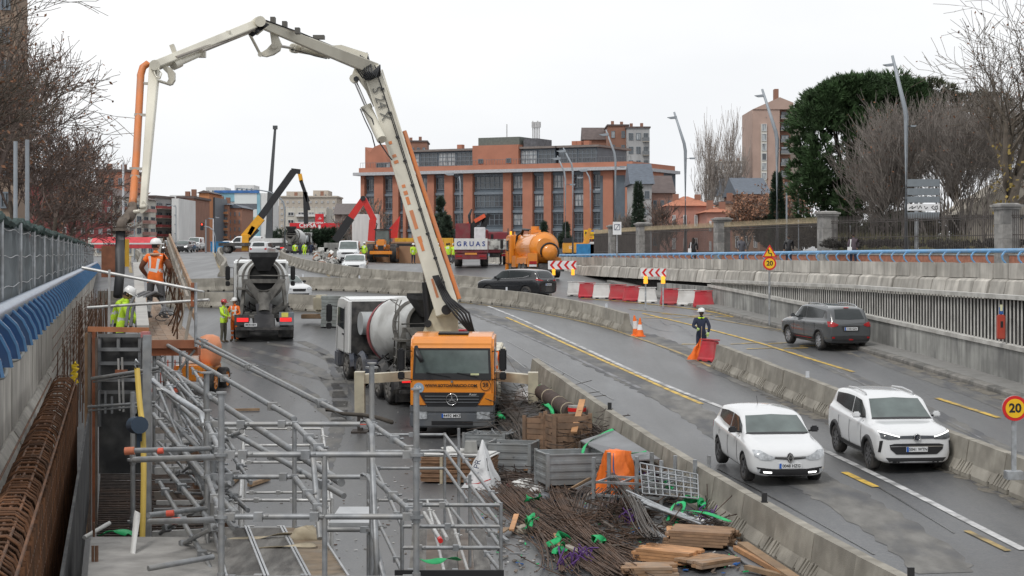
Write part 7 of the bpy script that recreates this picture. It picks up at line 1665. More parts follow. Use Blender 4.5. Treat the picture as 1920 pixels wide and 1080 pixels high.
plastic(1331,678,1,R(-60),'red plastic barrier at the head of the median row beside the flagman',.95)
plastic(1000,533,0,R(5),'white plastic barrier beside the rear wheels of the maroon lorry',.9)
g=W(858,628,68); plastic(861,664,1,R(30),'red plastic barrier behind the pump truck cab roof',1.1)
g=G(1200,631); t=thing('traffic_cone','orange traffic cone with a white band at the end of the curved barrier row','cone',g)
k=MB(); k.bb(-.22,.22,-.22,.22,0,.04); k.lathe([(.17,.04),(.115,.28)],n=14,cap=False); k.lathe([(.08,.5),(.03,.78)],n=14); k.build('cone_body',hv_o,t); k=MB(); k.lathe([(.117,.28),(.082,.5)],n=14,cap=False); k.build('white_band',wht,t)
g=G(1193,629); t=thing('traffic_cone','second orange cone leaning behind the first at the barrier end','cone',g,(R(5),R(-6),0)); k=MB(); k.bb(-.2,.2,-.2,.2,0,.04); k.lathe([(.16,.04),(.11,.3)],n=12,cap=False); k.lathe([(.085,.62),(.03,.85)],n=12); k.build('cone_body',hv_o,t); k=MB(); k.lathe([(.112,.3),(.086,.62)],n=12,cap=False); k.build('white_band',wht,t)
sgy=M('sign_yellow',(.85,.50,.01),.4,var=.03); sgr=M('sign_red',(.62,.015,.015),.4,var=.03); sgw=M('sign_white',(.78,.78,.78),.4,var=.03)
def disc_sign(par,c,r,txt):
 c=Vector(c); MB().cyl(c,c+Vector((0,-.03,0)),r,n=28).build('sign_disc',sgr,par); MB().cyl(c+Vector((0,-.031,0)),c+Vector((0,-.036,0)),r*.76,n=28).build('sign_face',sgy,par)
 MB().cyl(c+Vector((0,.005,0)),c+Vector((0,.03,0)),r*1.02,n=24).build('sign_rim',M('sign_back_grey',(.4,.41,.42),.5),par)
 text('lettering',txt,r*.98,TM(c+Vector((0,-.039,-.0)),(1,0,0),(0,0,1)),inkk,par,bold=.008)
Y=77.5; b=W(1443,583,Y); s=Y/F; t=thing('road_sign','round red and yellow 20 sign below a triangular bend warning sign on a pole','sign',(b.x,Y,gz(b.x,Y)+.15)); z=lambda py:EZ+(475-py)*s-(gz(b.x,Y)+.15)
MB().cyl((0,.05,0),(0,.05,z(462)),.045,n=8).build('pole',galv,t); disc_sign(t,(0,0,z(494)),12.5*s,'20')
def tri(c,r,d0,d1): return [(c[0]+r*math.sin(R(a)),c[1]+d0,c[2]+r*math.cos(R(a))) for a in (0,120,240)]
c_=(0,0,z(474.5)); k=MB(); k.prism(tri(c_,16*s,-.03,0)[::-1],(0,.03,0)); k.build('triangle_sign',sgr,t); k=MB(); k.prism(tri(c_,11.5*s,-.037,0)[::-1],(0,.005,0)); k.build('triangle_face',sgy,t)
k=MB(); q=[(.08,-.11),(.08,.0),(-.05,.02),(-.05,.13)]
for (a,b_),(c1,d_) in zip(q,q[1:]): k.beam((a,-.045,c_[2]-.02+b_),(c1,-.045,c_[2]-.02+d_),.035,.012,up=(0,1,0))
k.prism([(-.10,-.05,c_[2]+.10),(0,-.05,c_[2]+.10),(-.05,-.05,c_[2]+.17)],(0,.01,0)); k.build('bend_arrow',inkk,t)
Y=36.2; b=W(1901,790,Y); rz_=gz(b.x,Y)+.80; s=Y/F; t=thing('road_sign','large round red and yellow 20 sign mounted on the median barrier at the right edge','sign',(b.x,Y,rz_)); z=lambda py:EZ+(475-py)*s-rz_
MB().bb(-.045,.045,-.03,.03,-.05,z(775)).build('pole',galv,t); bbox('bracket',-.17,.17,-.14,.14,-.12,.05,galv,t,.01); disc_sign(t,(0,-.06,z(765)),23.5*s,'20')
def chevron(px,py,Y,w,h,label,z0=None,lamps=True):
 s=Y/F; c=W(px,py,Y); gzz=gz(c.x,Y); t=thing('chevron_board',label,'sign',(c.x,Y,gzz)); zc=c.z-gzz; w*=s; h*=s
 MB().bb(-w/2,w/2,-.03,0,zc-h/2,zc+h/2).build('board',sgw,t)
 for i in range(4):
  x=-w/2+w*(.06+.25*i); q=w*.125; k=MB(); k.prism([(x,-.032,zc),(x+q,-.032,zc+h/2),(x+q*1.7,-.032,zc+h/2),(x+q*.75,-.032,zc),(x+q*1.7,-.032,zc-h/2),(x+q,-.032,zc-h/2)],(0,-.006,0)); k.build('chevron',sgr,t)
 for sx in (-.30,.38):
  MB().bb(w*sx-.04,w*sx+.04,.0,.05,0,zc-h/2).build('leg',galv,t); k=MB(); k.cyl((w*sx,-.10,zc-h/2-.08),(w*sx,.1,zc-h/2-.08),.11,n=12); k.bb(w*sx-.1,w*sx+.1,-.1,.1,zc-h/2-.36,zc-h/2-.17); k.build('warning_lamp',amber,t)
chevron(1054,497,112,53,16,'red and white chevron board behind the black crossover below the orange tanker')
chevron(1225,511,93,48,15,'small red and white chevron board behind the line of plastic barriers')
Y=120; b=W(1157,475,Y); s=Y/F; t=thing('road_sign','square white sign with a struck-out blue box hung on the lamp post','sign',(b.x,Y,EZ-.72)); k=MB(); k.bb(-8*s,8*s,-.05,-.01,.72+35*s,.72+59*s); k.build('board',sgw,t); MB().cyl((0,.03,0),(0,.03,.72+40*s),.06,n=8).build('pole',galv,t)
k=MB(); cz=.72+49*s; u=5*s
for a,b_ in (((-u,-u),(u,-u)),((u,-u),(u,u)),((u,u),(-u,u)),((-u,u),(-u,-u)),((-u*.8,-u*1.1),(u*.8,u*1.1))): k.beam((a[0],-.055,cz+a[1]),(b_[0],-.055,cz+b_[1]),.035,.01,up=(0,1,0))
k.build('struck_box',M('sign_navy',(.03,.05,.12),.5),t)
Y=200; b=W(1108,475,Y); s=Y/F; t=thing('direction_sign','yellow road works direction sign beside the orange excavator','sign',(b.x,Y,gz(b.x,Y)+0)); z=EZ-(gz(b.x,Y)+0); k=MB(); k.bb(-13*s,14*s,-.06,0,z+27*s,z+44*s); k.build('board',sgy,t)
k=MB(); k.bb(-1*s,14*s,-.07,-.062,z+40.5*s,z+43.5*s); k.build('blue_strip',M('sign_blue',(.03,.12,.4),.5),t); k=MB(); k.bb(-12*s,3*s,-.07,-.062,z+28.5*s,z+31.5*s); k.build('orange_strip',orangef,t); k=MB(); k.prism([(-12*s,-.07,z+37*s),(-7*s,-.07,z+37*s),(-9.5*s,-.07,z+42*s)],(0,.01,0)); k.build('black_arrow',inkk,t)
k=MB()
for i in range(3): k.beam((-11*s,-.065,z+(33+1.6*i)*s),(8*s,-.065,z+(33+1.6*i)*s),.04,.01,up=(0,1,0))
k.build('small_print',inkk,t); 
for x in (-8*s,9*s): MB().cyl((x,.05,0),(x,.05,z+30*s),.07,n=6).build('post',galv,t)
Y=95; b=W(1731,475,Y); s=Y/F; t=thing('direction_sign','stack of five grey sign boards, one white with black graffiti, on a post','sign',(b.x,Y,EZ-.72)); MB().cyl((-12*s,.1,0),(-12*s,.1,.72+130*s),.10,n=8).build('post',galv,t)
bgrey=M('sign_board_grey',(.20,.225,.245),.5,var=.08)
for i,(a,c1) in enumerate(((336,350),(353,366),(368.5,380),(382.5,395),(398,411))):
 o=bbox('sign_board',-30*s,31*s,-.04,.02,.72+(475-c1)*s,.72+(475-a)*s,sgw if i==3 else bgrey,t,.012)
k=MB(); zc=.72+(475-388.5)*s
for q in ([(-27,-2),(-20,2),(-22,-3),(-14,1)],[(-12,3),(-10,-3),(-6,3),(-3,-2)],[(2,2),(4,-3),(8,0)],[(19,3),(15,0),(19,-4),(23,-3),(21,0),(26,3),(27,-3),(23,-4)]): k.tube([(x*s,-.05,zc+y*s) for x,y in q],.022,4)
k.build('graffiti',inkk,t)
Y=56; xx=lowX(Y)-.15; t=thing('emergency_phone','red emergency phone pillar with a blue plate behind the slatted railing','phone post',(xx,Y,EZ-(636-475)*Y/F)); s=Y/F; bbox('pillar_box',-7*s,7*s,-.12,.1,0,46*s,M('phone_red',(.45,.06,.035),.5,dirt=(.25,.08,.05),da=.3),t,.03); bbox('blue_plate',-4*s,4*s,-.05,-.02,47*s,60*s,M('sign_blue'),t,.0)
k=MB(); k.bb(-2.5*s,2.5*s,-.06,-.052,53*s,65*s); k.build('pictogram_plate',M('pale_yellow_plate',(.7,.7,.45)),t); bbox('door_slot',-2.5*s,2.5*s,-.125,-.121,22*s,34*s,black,t,0)
Y=66; b=W(851,560,Y); s=Y/F; t=thing('sign_back','grey backs of a triangular and a round sign behind the pump boom','sign',(b.x,Y,gz(b.x,Y))); zc=EZ-gz(b.x,Y)
k=MB(); k.prism([(-11*s,0,zc-66*s),(10*s,0,zc-66*s),(-2*s,0,zc-40*s)],(0,.02,0)); k.build('triangle_back',M('sign_back_grey'),t); MB().cyl((0,0,zc-80*s),(0,.02,zc-80*s),12*s,n=20).build('disc_back',M('sign_back_grey'),t); MB().cyl((0,.06,0),(0,.06,zc-50*s),.04,n=6).build('pole',galv,t)
X=(770-960)*168/F; o=MB().bb(-4.2,2.6,0,.1,0,2.0).build('site_hoarding',M('brown_hoarding',(.38,.22,.13),.8,var=.15,scale=1)); o.location=(X,168,gz(X,168)); tag(o,'brown plywood hoarding behind the orange wheeled road machine','hoarding')
for i,(px,py,w_,h_,lb) in enumerate(((622,470,1.4,1.7,'grey electrical cabinet left of the white van'),(606,476,.9,1.3,'white box cabinet among the road works rubble'),(1100,474,2.0,1.7,'blue container behind the blue railing near the direction sign'),(1118,474,1.4,1.9,'white rounded tank behind the blue railing near the direction sign'))):
 Y=160 if px<900 else 180; X=(px-960)*Y/F; mt=[conc_g,whpl,M('blue_container'),whpl][i]; me=MB().bb(-w_/2,w_/2,0,1,0,h_).mesh('cabinet',mt); bevel(me,.12 if i==3 else .03,3); o=obj('cabinet',me); o.location=(X,Y,gz(X,Y)); tag(o,lb,'cabinet')
m=MB()
for i in range(260):
 px=rnd.uniform(590,632); Y=rnd.uniform(146,166); X=(px-960)*Y/F; m.k=rnd.choice((0,0,1,2)); m.box((X,Y,gz(X,Y)+rnd.uniform(.1,.9)),(rnd.uniform(.1,.5),rnd.uniform(.1,.5),rnd.uniform(.1,.4)),rot=(rnd.random()*3,rnd.random()*3,rnd.random()*3))
o=m.build('works_rubble',[conc_g,M('rust_rubble',(.3,.14,.08),.8),whpl]); tag(o,'mixed pale and rusty rubble heaped left of the white van','rubble',kind='stuff')
px,py,Y=641,575,83; X=(px-960)*Y/F-.1; s=Y/F; t=thing('panel_stack','tall stack of grey concrete-caked formwork panels behind the striped mixer','stack',(X,Y,gz(X,Y)),(0,0,R(4)))
for i in range(9):
 o=bbox('panel',-.82+rnd.uniform(-.03,.03),.80+rnd.uniform(-.03,.03),-.8,.8,.02+i*.155,.165+i*.155,M('caked_panel',(.25,.27,.26),.8,var=.25,scale=6,dirt=(.12,.12,.11),da=.7,dscale=3),t,.0)
g=G(603,607); t=thing('generator','small cream machine on a trailer frame beside the stacked panels','machine',g); bbox('machine_cover',-.35,.35,-.5,.5,.55,1.35,creamp,t,.12); bbox('trailer_frame',-.9,1.0,-.5,.5,.25,.45,M('timber',(.30,.20,.12),.8,var=.2,scale=4,bump=.3,bscale=30,dirt=(.12,.09,.07),da=.4,ov=.2),t,.02); add_wheels(t,[(.4,.5,.2),(.4,-.5,.2)],.2,.12,5)
# ---------------- scaffold tower in the foreground ----------------
scaf=galv2; lite=M('pale_aluminium_tube',(.55,.55,.54),.45,metal=.5,var=.2,scale=8,dirt=(.3,.29,.27),da=.5)
taper=M('orange_red_tape',(.62,.09,.05),.6)
def T_(t,a,b,r=.0245,name='tube',mt=None,n=10):
 k=MB(); k.cyl(a,b,r,n=n); a,b=Vector(a),Vector(b)
 if name in('prop','ledger','brace'):
  for f in (rnd.uniform(.06,.2),rnd.uniform(.4,.6),rnd.uniform(.82,.94))[:3 if name=='prop' else 2]:
   c=a.lerp(b,f); d=(b-a).normalized(); k.beam(c-d*.035,c+d*.035,r*3.4,r*2.9); k.cyl(c+Vector((r,0,0)),c+Vector((r+.06,-.02,.01)),.012,n=5)
 return k.build(name,mt or scaf,t,world=True)
def node(k,p):
 k.cyl(Vector(p)+Vector((0,0,-.012)),Vector(p)+Vector((0,0,.012)),.062,n=8); k.cyl(Vector(p)+Vector((0,0,-.05)),Vector(p)+Vector((0,0,.05)),.034,n=8)
ZG=EZ-5.7
FA=Vector((-2.34,14.6,0)); FB=Vector((-.77,14.6,0)); BA=Vector((-2.89,17.2,0)); BB=Vector((-1.33,17.2,0)); MF=FA.lerp(FB,.53); MBk=BA.lerp(BB,.53)
LEV=[1.62,2.12,2.62,3.3,4.3,5.2]
t=thing('scaffold_tower','nearest grey tube scaffold tower filling the lower left foreground','scaffold',(-1.8,16,ZG))
for p,top in ((FA,1.13),(FB,1.10),(BA,1.50),(BB,1.05)):
 o=T_(t,(p.x,p.y,ZG),(p.x,p.y,EZ-top),.026,'upright'); k=MB(); k.cyl((p.x,p.y,EZ-top),(p.x,p.y,EZ-top+.015),.045,n=10)
 z=ZG+.3
 while z<EZ-top: node(k,(p.x,p.y,z)) if 0 else None; z+=.5
 k.build('cap',scaf,o,world=True)
 for L0 in LEV: k=MB(); node(k,(p.x,p.y,EZ-L0)); k.build('rosette',scaf,o,world=True)
for p,q in ((MF,3.7),(MBk,3.7)):
 T_(t,(p.x,p.y,EZ-q),(p.x,p.y,EZ-1.62+(.0)),.022,'upright')
def ledger(t,a,b,L0,r=.024,mt=None):
 d=(b-a).normalized(); o=T_(t,a+Vector((0,0,EZ-L0))+d*.03,b+Vector((0,0,EZ-L0))-d*.03,r,'ledger',mt)
 k=MB()
 for e,s_ in ((a,1),(b,-1)): c_=e+Vector((0,0,EZ-L0)); k.beam(c_+d*.025*s_,c_+d*.11*s_,.05,.06)
 k.build('wedge_head',scaf,o,world=True); return o
for L0 in LEV:
 ledger(t,FA,FB,L0); ledger(t,BA,BB,L0)
for L0 in LEV[:2]+LEV[3:]:
 ledger(t,FA,BA,L0); ledger(t,FB,BB,L0)
for L0 in LEV[:2]: ledger(t,MF,MBk,L0,.026)
T_(t,FA+Vector((0,0,EZ-4.3)),BA+Vector((0,0,EZ-2.62)),.02,'brace'); T_(t,FB+Vector((.05,0,EZ-4.6)),BB+Vector((.05,0,EZ-3.0)),.02,'brace')
for p,y_,dz in ((BA.lerp(BB,.93),0,-1.62),(BA.lerp(BB,.55),0,-4.3)): MB().cyl((p.x,p.y,EZ+dz),(p.x+.1,p.y,EZ+dz),.027,n=8).build('tape_mark',taper,t,world=True)
ply=M('grey_deck_ply',(.105,.098,.09),.75,var=.25,scale=8,bump=.3,bscale=40,dirt=(.27,.26,.24),da=.55,dscale=2.5,aniso=(3,.4,1)); ply2=M('brown_deck_ply',(.20,.15,.10),.75,var=.25,scale=8,dirt=(.27,.25,.22),da=.5,dscale=2.5); alu=M('aluminium_edge',(.52,.53,.54),.4,metal=.7,var=.1)
for i in range(3):
 a=FA+Vector((.04+.335*i,0,0)); b=BA+Vector((.04+.335*i,0,0)); z=EZ-2.60+(.0)
 k=MB(); k.add([Vector((a.x+.02,a.y-.06,z)),Vector((a.x+.31,a.y-.06,z)),Vector((b.x+.31,b.y,z)),Vector((b.x+.02,b.y,z))]+[Vector((a.x+.02,a.y-.06,z-.03)),Vector((a.x+.31,a.y-.06,z-.03)),Vector((b.x+.31,b.y,z-.03)),Vector((b.x+.02,b.y,z-.03))],[(0,1,2,3),(7,6,5,4),(0,4,5,1),(1,5,6,2),(2,6,7,3),(3,7,4,0)])
 o=k.build('deck_board',ply2 if i==2 else ply,t,world=True); k=MB()
 for e in (.012,.318): k.beam((a.x+e,a.y-.06,z-.01),(b.x+e,b.y,z-.01),.018,.06)
 k.build('deck_edge',alu,o,world=True)
a=MF+Vector((.2,0,0)); 
bbox('steel_deck',-1.75,-1.35,17.3,18.4,EZ-2.62,EZ-2.57,alu,None,0); o=bpy.context.scene.objects[-1] if 0 else None
o=[q for q in COL.objects if q.name.startswith('steel_deck')][-1]; tag(o,'narrow aluminium deck plank lying across the back of the scaffold tower','plank')
def strap(name,label,pts,w,mt,cat='strap',twist=.6,seed=3):
 r=random.Random(seed); pts=smooth_poly(pts,2); k=MB(); k.sm(); vs=[]
 for i,p in enumerate(pts):
  d=(pts[min(i+1,len(pts)-1)]-pts[max(0,i-1)]).normalized(); x,y,_=basis(d); a=twist*math.sin(i*.45+seed); n=(x*math.cos(a)+y*math.sin(a))*w/2; vs+=[p-n,p+n,p+n+y*.004,p-n+y*.004]
 k.add(vs,[(4*i+j,4*i+(j+1)%4,4*(i+1)+(j+1)%4,4*(i+1)+j) for i in range(len(pts)-1) for j in range(4)])
 o=k.build(name,mt); tag(o,label,cat); return o
beigest=M('dirty_beige_strap',(.42,.36,.26),.85,var=.2,scale=6); green=M('green_sling',(.02,.42,.14),.6,var=.2,scale=6); purple=M('purple_sling',(.10,.04,.18),.8,var=.2,scale=6); yst=M('yellow_strap',(.62,.44,.10),.6,var=.12,scale=5); bluest=M('blue_strap',(.03,.12,.35),.7)
strap('lashing_strap','dirty beige strap stretched across the scaffold deck boards, upper one',[W(425,1012,16.5),W(480,1010,16.5),W(520,1002,16.6),W(560,1000,16.6),W(590,1004,16.6)],.05,beigest)
strap('lashing_strap','dirty beige strap across the scaffold deck boards, lower one with knot',[W(425,1032,16),W(490,1030,16),W(540,1024,16),W(580,1022,16),W(595,1025,16)],.06,beigest,seed=5)
def rag(name,label,c,r,mt,cat,seed=1,flat=.5,kk=None):
 q=random.Random(seed); k=MB(); k.sm(); vs=[]; n,m_=14,8
 for i in range(m_+1):
  th=math.pi*i/m_
  for j in range(n):
   ph=2*math.pi*j/n; f=q.uniform(.65,1.2); vs.append(Vector(c)+Vector((r[0]*f*math.sin(th)*math.cos(ph),r[1]*f*math.sin(th)*math.sin(ph),max(-r[2]*.5,r[2]*f*math.cos(th)))))
 k.add(vs,[(i*n+j,i*n+(j+1)%n,(i+1)*n+(j+1)%n,(i+1)*n+j) for i in range(m_) for j in range(n)]); o=k.build(name,mt); tag(o,label,cat); return o
rag('rag','crumpled dirty rag knotted round the end of the scaffold deck',W(575,1005,16.5),(.14,.1,.09),beigest,'rag',4)
t=thing('guard_tubes','pairs of scaffold tubes running left from the nearest tower to the trench formwork','tubes',(-3.2,15,EZ-2.4))
for a,b,r in ((W(252,862,15.5),W(408,857,14.7),.026),(W(248,845,16),W(392,841,17),.024),(W(280,978,15.4),W(408,975,14.6),.025),(W(278,966,16.2),W(386,953,17.1),.024),(W(278,1066,14.8),W(400,1044,15.2),.024)): T_(t,a,b,r)
MB().cyl(W(234,846,16),W(252,845,16),.035,n=8).build('plastic_end',M('rust_orange_end',(.45,.14,.07),.7),t,world=True)
for a,b in ((W(312,963,15.8),W(326,962,15.8)),(W(322,977,15.2),W(338,976,15.2)),(W(295,846,16.3),W(306,845,16.3))): MB().cyl(a,b,.0275,n=8).build('tape_mark',taper,t,world=True)
t=thing('trench_post','thick grey steel soldier post standing between trench and scaffold','post',W(276,1200,18.5)); MB().beam(W(276,1300,18.5),W(276,628,18.5+.0),.055,.08).build('post',galv2,t,world=True)
t=thing('trench_post','thin grey tube upright at the edge of the dark rebar trench','post',W(249,1200,19.5)); T_(t,W(249,1300,19.5),W(249,735,19.5),.026,'post')
for q in (862,978): k=MB(); node(k,W(249,q,19.5)); k.build('rosette',scaf,t,world=True)
t=thing('ratchet_strap','long pale yellow ratchet strap hanging taut down the grey post','strap',W(266,1080,17.5)); strap_pts=[W(257,690,18),W(262,760,17.9),W(268,800,17.8),W(270,880,17.7),W(268,980,17.6),W(264,1085,17.5),W(262,1180,17.5)]
k=MB(); k.sm(); vs=[]
for i,p in enumerate(smooth_poly(strap_pts,2)): vs+= [p+Vector((-.028,0,0)),p+Vector((.028,-.005,0)),p+Vector((.028,.0,0)),p+Vector((-.028,.005,0))]
k.add(vs,[(4*i+j,4*i+(j+1)%4,4*(i+1)+(j+1)%4,4*(i+1)+j) for i in range(len(vs)//4-1) for j in range(4)]); k.build('webbing',yst,t,world=True)
k=MB(); k.cyl(W(252,797,18.0),W(262,797,17.6),.085,n=14); k.beam(W(262,805,17.8),W(263,838,17.8),.07,.05); k.build('ratchet',M('black_ratchet',(.02,.04,.07),.5),t,world=True); k=MB(); k.tube([W(254,690,18),W(252,682,18),W(255,674,18),W(259,681,18)],.012,5); k.build('hook',galv,t,world=True)
# ---------------- second, lower scaffold frames (Y 22..30) ----------------
t=thing('guard_rail_frame','lower tube guard frame around a sunken work deck right of the nearest tower','scaffold',(-.5,26,ZG))
f0,f1=W(754,950,22),W(939,947,22); b0,b1=W(690,815,30),W(834,815,30)
for p,yb in ((f0,1.6),(f1,1.6),(b0,1.3),(b1,1.3)): T_(t,(p.x,p.y,ZG),(p.x,p.y,p.z+.03),.0245,'upright')
for i,(fy,by) in enumerate(((947,815),(987,846),(1027,878),(1072,938))):
 a,b=W(754,fy,22),W(939,fy,22); c_,d_=W(690,by,30),W(834,by,30)
 T_(t,a,b,.0245,'ledger'); T_(t,c_,d_,.0245,'ledger'); T_(t,b,d_,.0245,'ledger'); T_(t,a,c_,.0245,'ledger') if i in (1,3) else None
for px,Y in ((881,25.8),(860,28)): p=W(px,0,Y); T_(t,(p.x,p.y,ZG+.2),(p.x,p.y,EZ-(3.15 if Y<27 else 2.7)),.024,'upright')
k=MB(); 
a=W(835,938,30); b=W(872,1010,25)
for x0 in (0,.3): T_(t,a+Vector((x0-.3,0,0)),W(930,1060,22)+Vector((x0-.6,0,-.2)),.022,'brace',lite)
k=thing('work_deck','planked work deck down inside the lower guard frame','platform',(0,25,ZG+1.0))
wood=M('timber'); woodd=M('wet_dark_timber',(.13,.10,.08),.7,var=.25,scale=5,bump=.3,bscale=30,dirt=(.22,.21,.19),da=.5,ov=.2); woodo=M('fresh_orange_timber',(.50,.26,.12),.75,var=.18,scale=4,bump=.3,bscale=30,dirt=(.25,.15,.09),da=.4,ov=.2)
for i in range(5):
 a=W(775+i*36,1072,22); z=ZG+1.15; a.z=z; b=Vector((a.x-.28-(.0)*i,29,z+.12)); MB().beam(a,b,.225,.04).build('plank',woodd if i%2 else ply,k,world=True)
MB().beam(W(740,1078,21.8),W(945,1078,21.8),.04,.12).build('front_channel',black,k,world=True)
strap('green_sling','bright green sling lying on the work deck inside the lower guard frame',[W(790,1050,22.6),W(815,1054,22.5),W(835,1048,22.6),W(862,1048,22.5)],.10,green,seed=2)
t=thing('loose_tube','two pale tubes with a red end lying on the work deck','tube',W(820,1000,24)); T_(t,W(795,962,25.5),W(825,1012,23.2),.03,mt=lite); T_(t,W(812,962,25.5),W(838,1010,23.2),.026,mt=lite); MB().cyl(W(824,1010,23.3),W(826,1014,23.1),.034,n=8).build('red_cap',sgr,t,world=True)
t=thing('guard_rail_frame','middle tube guard frame seen through the nearest scaffold tower','scaffold',(-4,30,ZG))
a0,a1=W(457,803,31),W(604,803,31); c0,c1=W(450,938,25),W(622,938,25)
for p in (a0,a1,c0,c1): T_(t,(p.x,p.y,ZG),(p.x,p.y,p.z+.03),.0245,'upright',lite)
for y0,y1 in ((804,938),(835,990),(867,1030)):
 T_(t,W(457,y0,31),W(604,y0,31),.022,'ledger',lite); T_(t,W(450,y1,25),W(622,y1,25),.022,'ledger',lite); T_(t,W(457,y0,31),W(450,y1,25),.022,'ledger',lite); T_(t,W(604,y0,31),W(622,y1,25),.022,'ledger',lite)
T_(t,W(462,924,30.5),W(590,923,30.5),.022,'ledger',lite)
t=thing('prop_post','tall grey post with a flat head plate left of the pump truck outrigger','post',W(697,1000,30)); T_(t,W(697,1150,28),W(697,692,28),.042,'post'); MB().cyl(W(697,691,28),W(697,690,28)+Vector((0,0,.02)),.10,n=12).build('head_plate',scaf,t,world=True)
for (xa,ya,xb,yb) in ((697,786,706,1078),(709,790,722,1078)): pass
t=thing('leaning_tubes','pair of bent grey tubes leaning inside the nearest scaffold tower','tube',W(705,1080,15.6))
MB().tube([W(676,789,17),W(690,790,17),W(697,800,16.6),W(699,880,16.2),W(704,1000,15.8),W(708,1090,15.6)],.026,9).build('tube',scaf,t,world=True); MB().tube([W(680,890,17),W(690,893,16.8),W(697,905,16.6),W(699,1000,16.2),W(722,1090,15.4)],.022,9).build('tube',scaf,t,world=True)
T_(t,W(585,836,16.5),W(600,1010,15.8),.026)
t=thing('raking_props','bundle of long grey raking props slanting from the timber platform to the scaffold','props',W(330,640,30))
for q in ((292,760,24,436,905,17.5,.024),(330,830,21,436,990,16.6,.022),(288,850,20,420,1010,16,.026),(300,735,27,420,800,19,.018),(340,712,28,470,905,19,.022),(300,905,19,400,1075,15.6,.024),(300,1000,18,430,905,17,.022),(302,1040,17.5,410,985,16,.02),(366,640,31,655,783,18.5,.030),(371,634,31,642,776,18.8,.024),(314,647,31,552,786,18.0,.030),(296,680,30,640,905,17.5,.040),(421,802,19,645,930,16.5,.028),(288,777,22,439,964,16.2,.028),(300,790,22,445,962,16.4,.024),(307,700,29,384,768,20,.022),(318,700,29,392,770,20,.020),(306,690,29,372,758,20,.018),(320,745,24,393,838,17.6,.024),(360,690,27,395,745,19,.022),(330,700,26,440,845,17,.020)):
 T_(t,W(*q[:3]),W(*q[3:6]),q[6],'prop')
for i in range(12):
 T_(t,W(rnd.uniform(284,330),rnd.uniform(690,930),rnd.uniform(22,27)),W(rnd.uniform(385,470),rnd.uniform(790,1020),rnd.uniform(17.4,19.5)),rnd.choice((.018,.022,.026)),'prop',rnd.choice((scaf,galv,scaf)))
MB().tube([W(286,714,19.5),W(330,745,18.6),W(368,770,17.6),W(378,778,17.4),W(384,800,17.3),W(392,843,17.2)],.034,10).build('bent_prop',galv,t,world=True)
t=thing('rope','dark rope lying across the ends of the raking tubes','rope',W(690,785,18)); MB().tube([W(612,768,18.6),W(645,776,18.5),W(680,778,18),W(712,784,17.6),W(735,792,17.4)],.022,6).build('rope',M('dark_rope',(.06,.05,.04),.9),t,world=True)
for px,Yp,yt in ((387,19.5,700),(400,17.9,838)):
 t=thing('prop_post','grey upright with flange, %s'%('behind the left corner of the nearest tower' if px==387 else 'thin one just inside the left tower corner'),'post',W(px,1000,Yp)); T_(t,W(px,1200,Yp),W(px,yt,Yp),.032,'post'); MB().cyl(W(px,yt,Yp),W(px,yt,Yp)+Vector((0,0,.015)),.075,n=10).build('head_plate',scaf,t,world=True)
for i in range(13):
 py=792+i*19+rnd.uniform(-4,4); Y=3400*5.45/(py-475)*.62+ (0 if i<9 else 0); Y=max(16.6,min(31,32-i*1.15)); a=W(290+rnd.uniform(-4,4),py,Y); b=W(rnd.uniform(380,400) if i%3 else 420,py-rnd.uniform(0,6),Y)
 o=MB().beam(a,b,.06,.10 if i%2 else .05).build('waler_beam',[galv2,woodd,lite][i%3]); tag(o,'%s cross beam from the top beside the rebar trench'%ordn(i),'beam','steel and timber cross beams beside the trench')
# ---------------- timber platform ----------------
t=thing('timber_platform','brown timber work platform the orange vested worker stands on','platform',W(320,640,31))
for i in range(5):
 for j in range(6):
  f0_,f1_=j/6,(j+.985)/6; u0,u1=i/5,(i+.97)/5
  def Pq(u,f): 
   Y=lerp(31,62,f**1.5); xl=lerp(283,270,0)+0; 
   X0=W(283,0,31).x+(leftX(Y)-leftX(31)); return Vector((X0+u*.78*(1.0 if 1 else 1),Y,EZ-1.5+rnd.uniform(-.004,.004)))
  a,b,c_,d_=Pq(u0,f0_),Pq(u1,f0_),Pq(u1,f1_),Pq(u0,f1_); k=MB(); k.add([a,b,c_,d_]+[q-Vector((0,0,.035)) for q in (a,b,c_,d_)],[(0,1,2,3),(7,6,5,4),(0,4,5,1),(1,5,6,2),(2,6,7,3),(3,7,4,0)]); k.build('plank',M('scaffold_plank',(.27,.18,.12),.8,var=.3,scale=5,bump=.3,bscale=30,dirt=(.32,.28,.24),da=.4,dscale=3,ov=.2),t,world=True)
XP=W(283,0,31).x; rustw=M('rusty_edge',(.30,.10,.045),.75,var=.3,scale=6,dirt=(.2,.12,.08),da=.5)
MB().bb(XP-.02,XP+.80,30.93,30.985,EZ-1.62,EZ-1.48).build('front_board',rustw,t,world=True)
MB().bb(XP-.02,XP+.80,31.0,31.3,EZ-1.75,EZ-1.62).build('bearer',rustw,t,world=True)
for Y in (33.5,37,42,48,55): X0=XP+leftX(Y)-leftX(31); T_(t,(X0+.1,Y,EZ-5.6),(X0+.1,Y,EZ-1.54),.026,'leg'); T_(t,(X0+.72,Y,EZ-5.6),(X0+.72,Y,EZ-1.54),.026,'leg'); T_(t,(X0+.1,Y,EZ-1.6),(X0+.7,Y,EZ-3.4),.02,'brace')
T_(t,(XP+.05,31.05,EZ-1.65),(XP+.70,31.0,EZ-2.7),.022,'brace'); T_(t,(XP+.75,31.0,EZ-1.65),(XP+.02,31.05,EZ-2.6),.022,'brace'); T_(t,(XP+.04,31.1,EZ-5.6),(XP+.04,31.1,EZ-1.62),.03,'leg')
t=thing('sloping_timber_guard','long rusty brown timber guard rising away from the platform edge','guard',W(363,590,31))
g0,g1=W(364,552,31.2),W(318,442,60); 
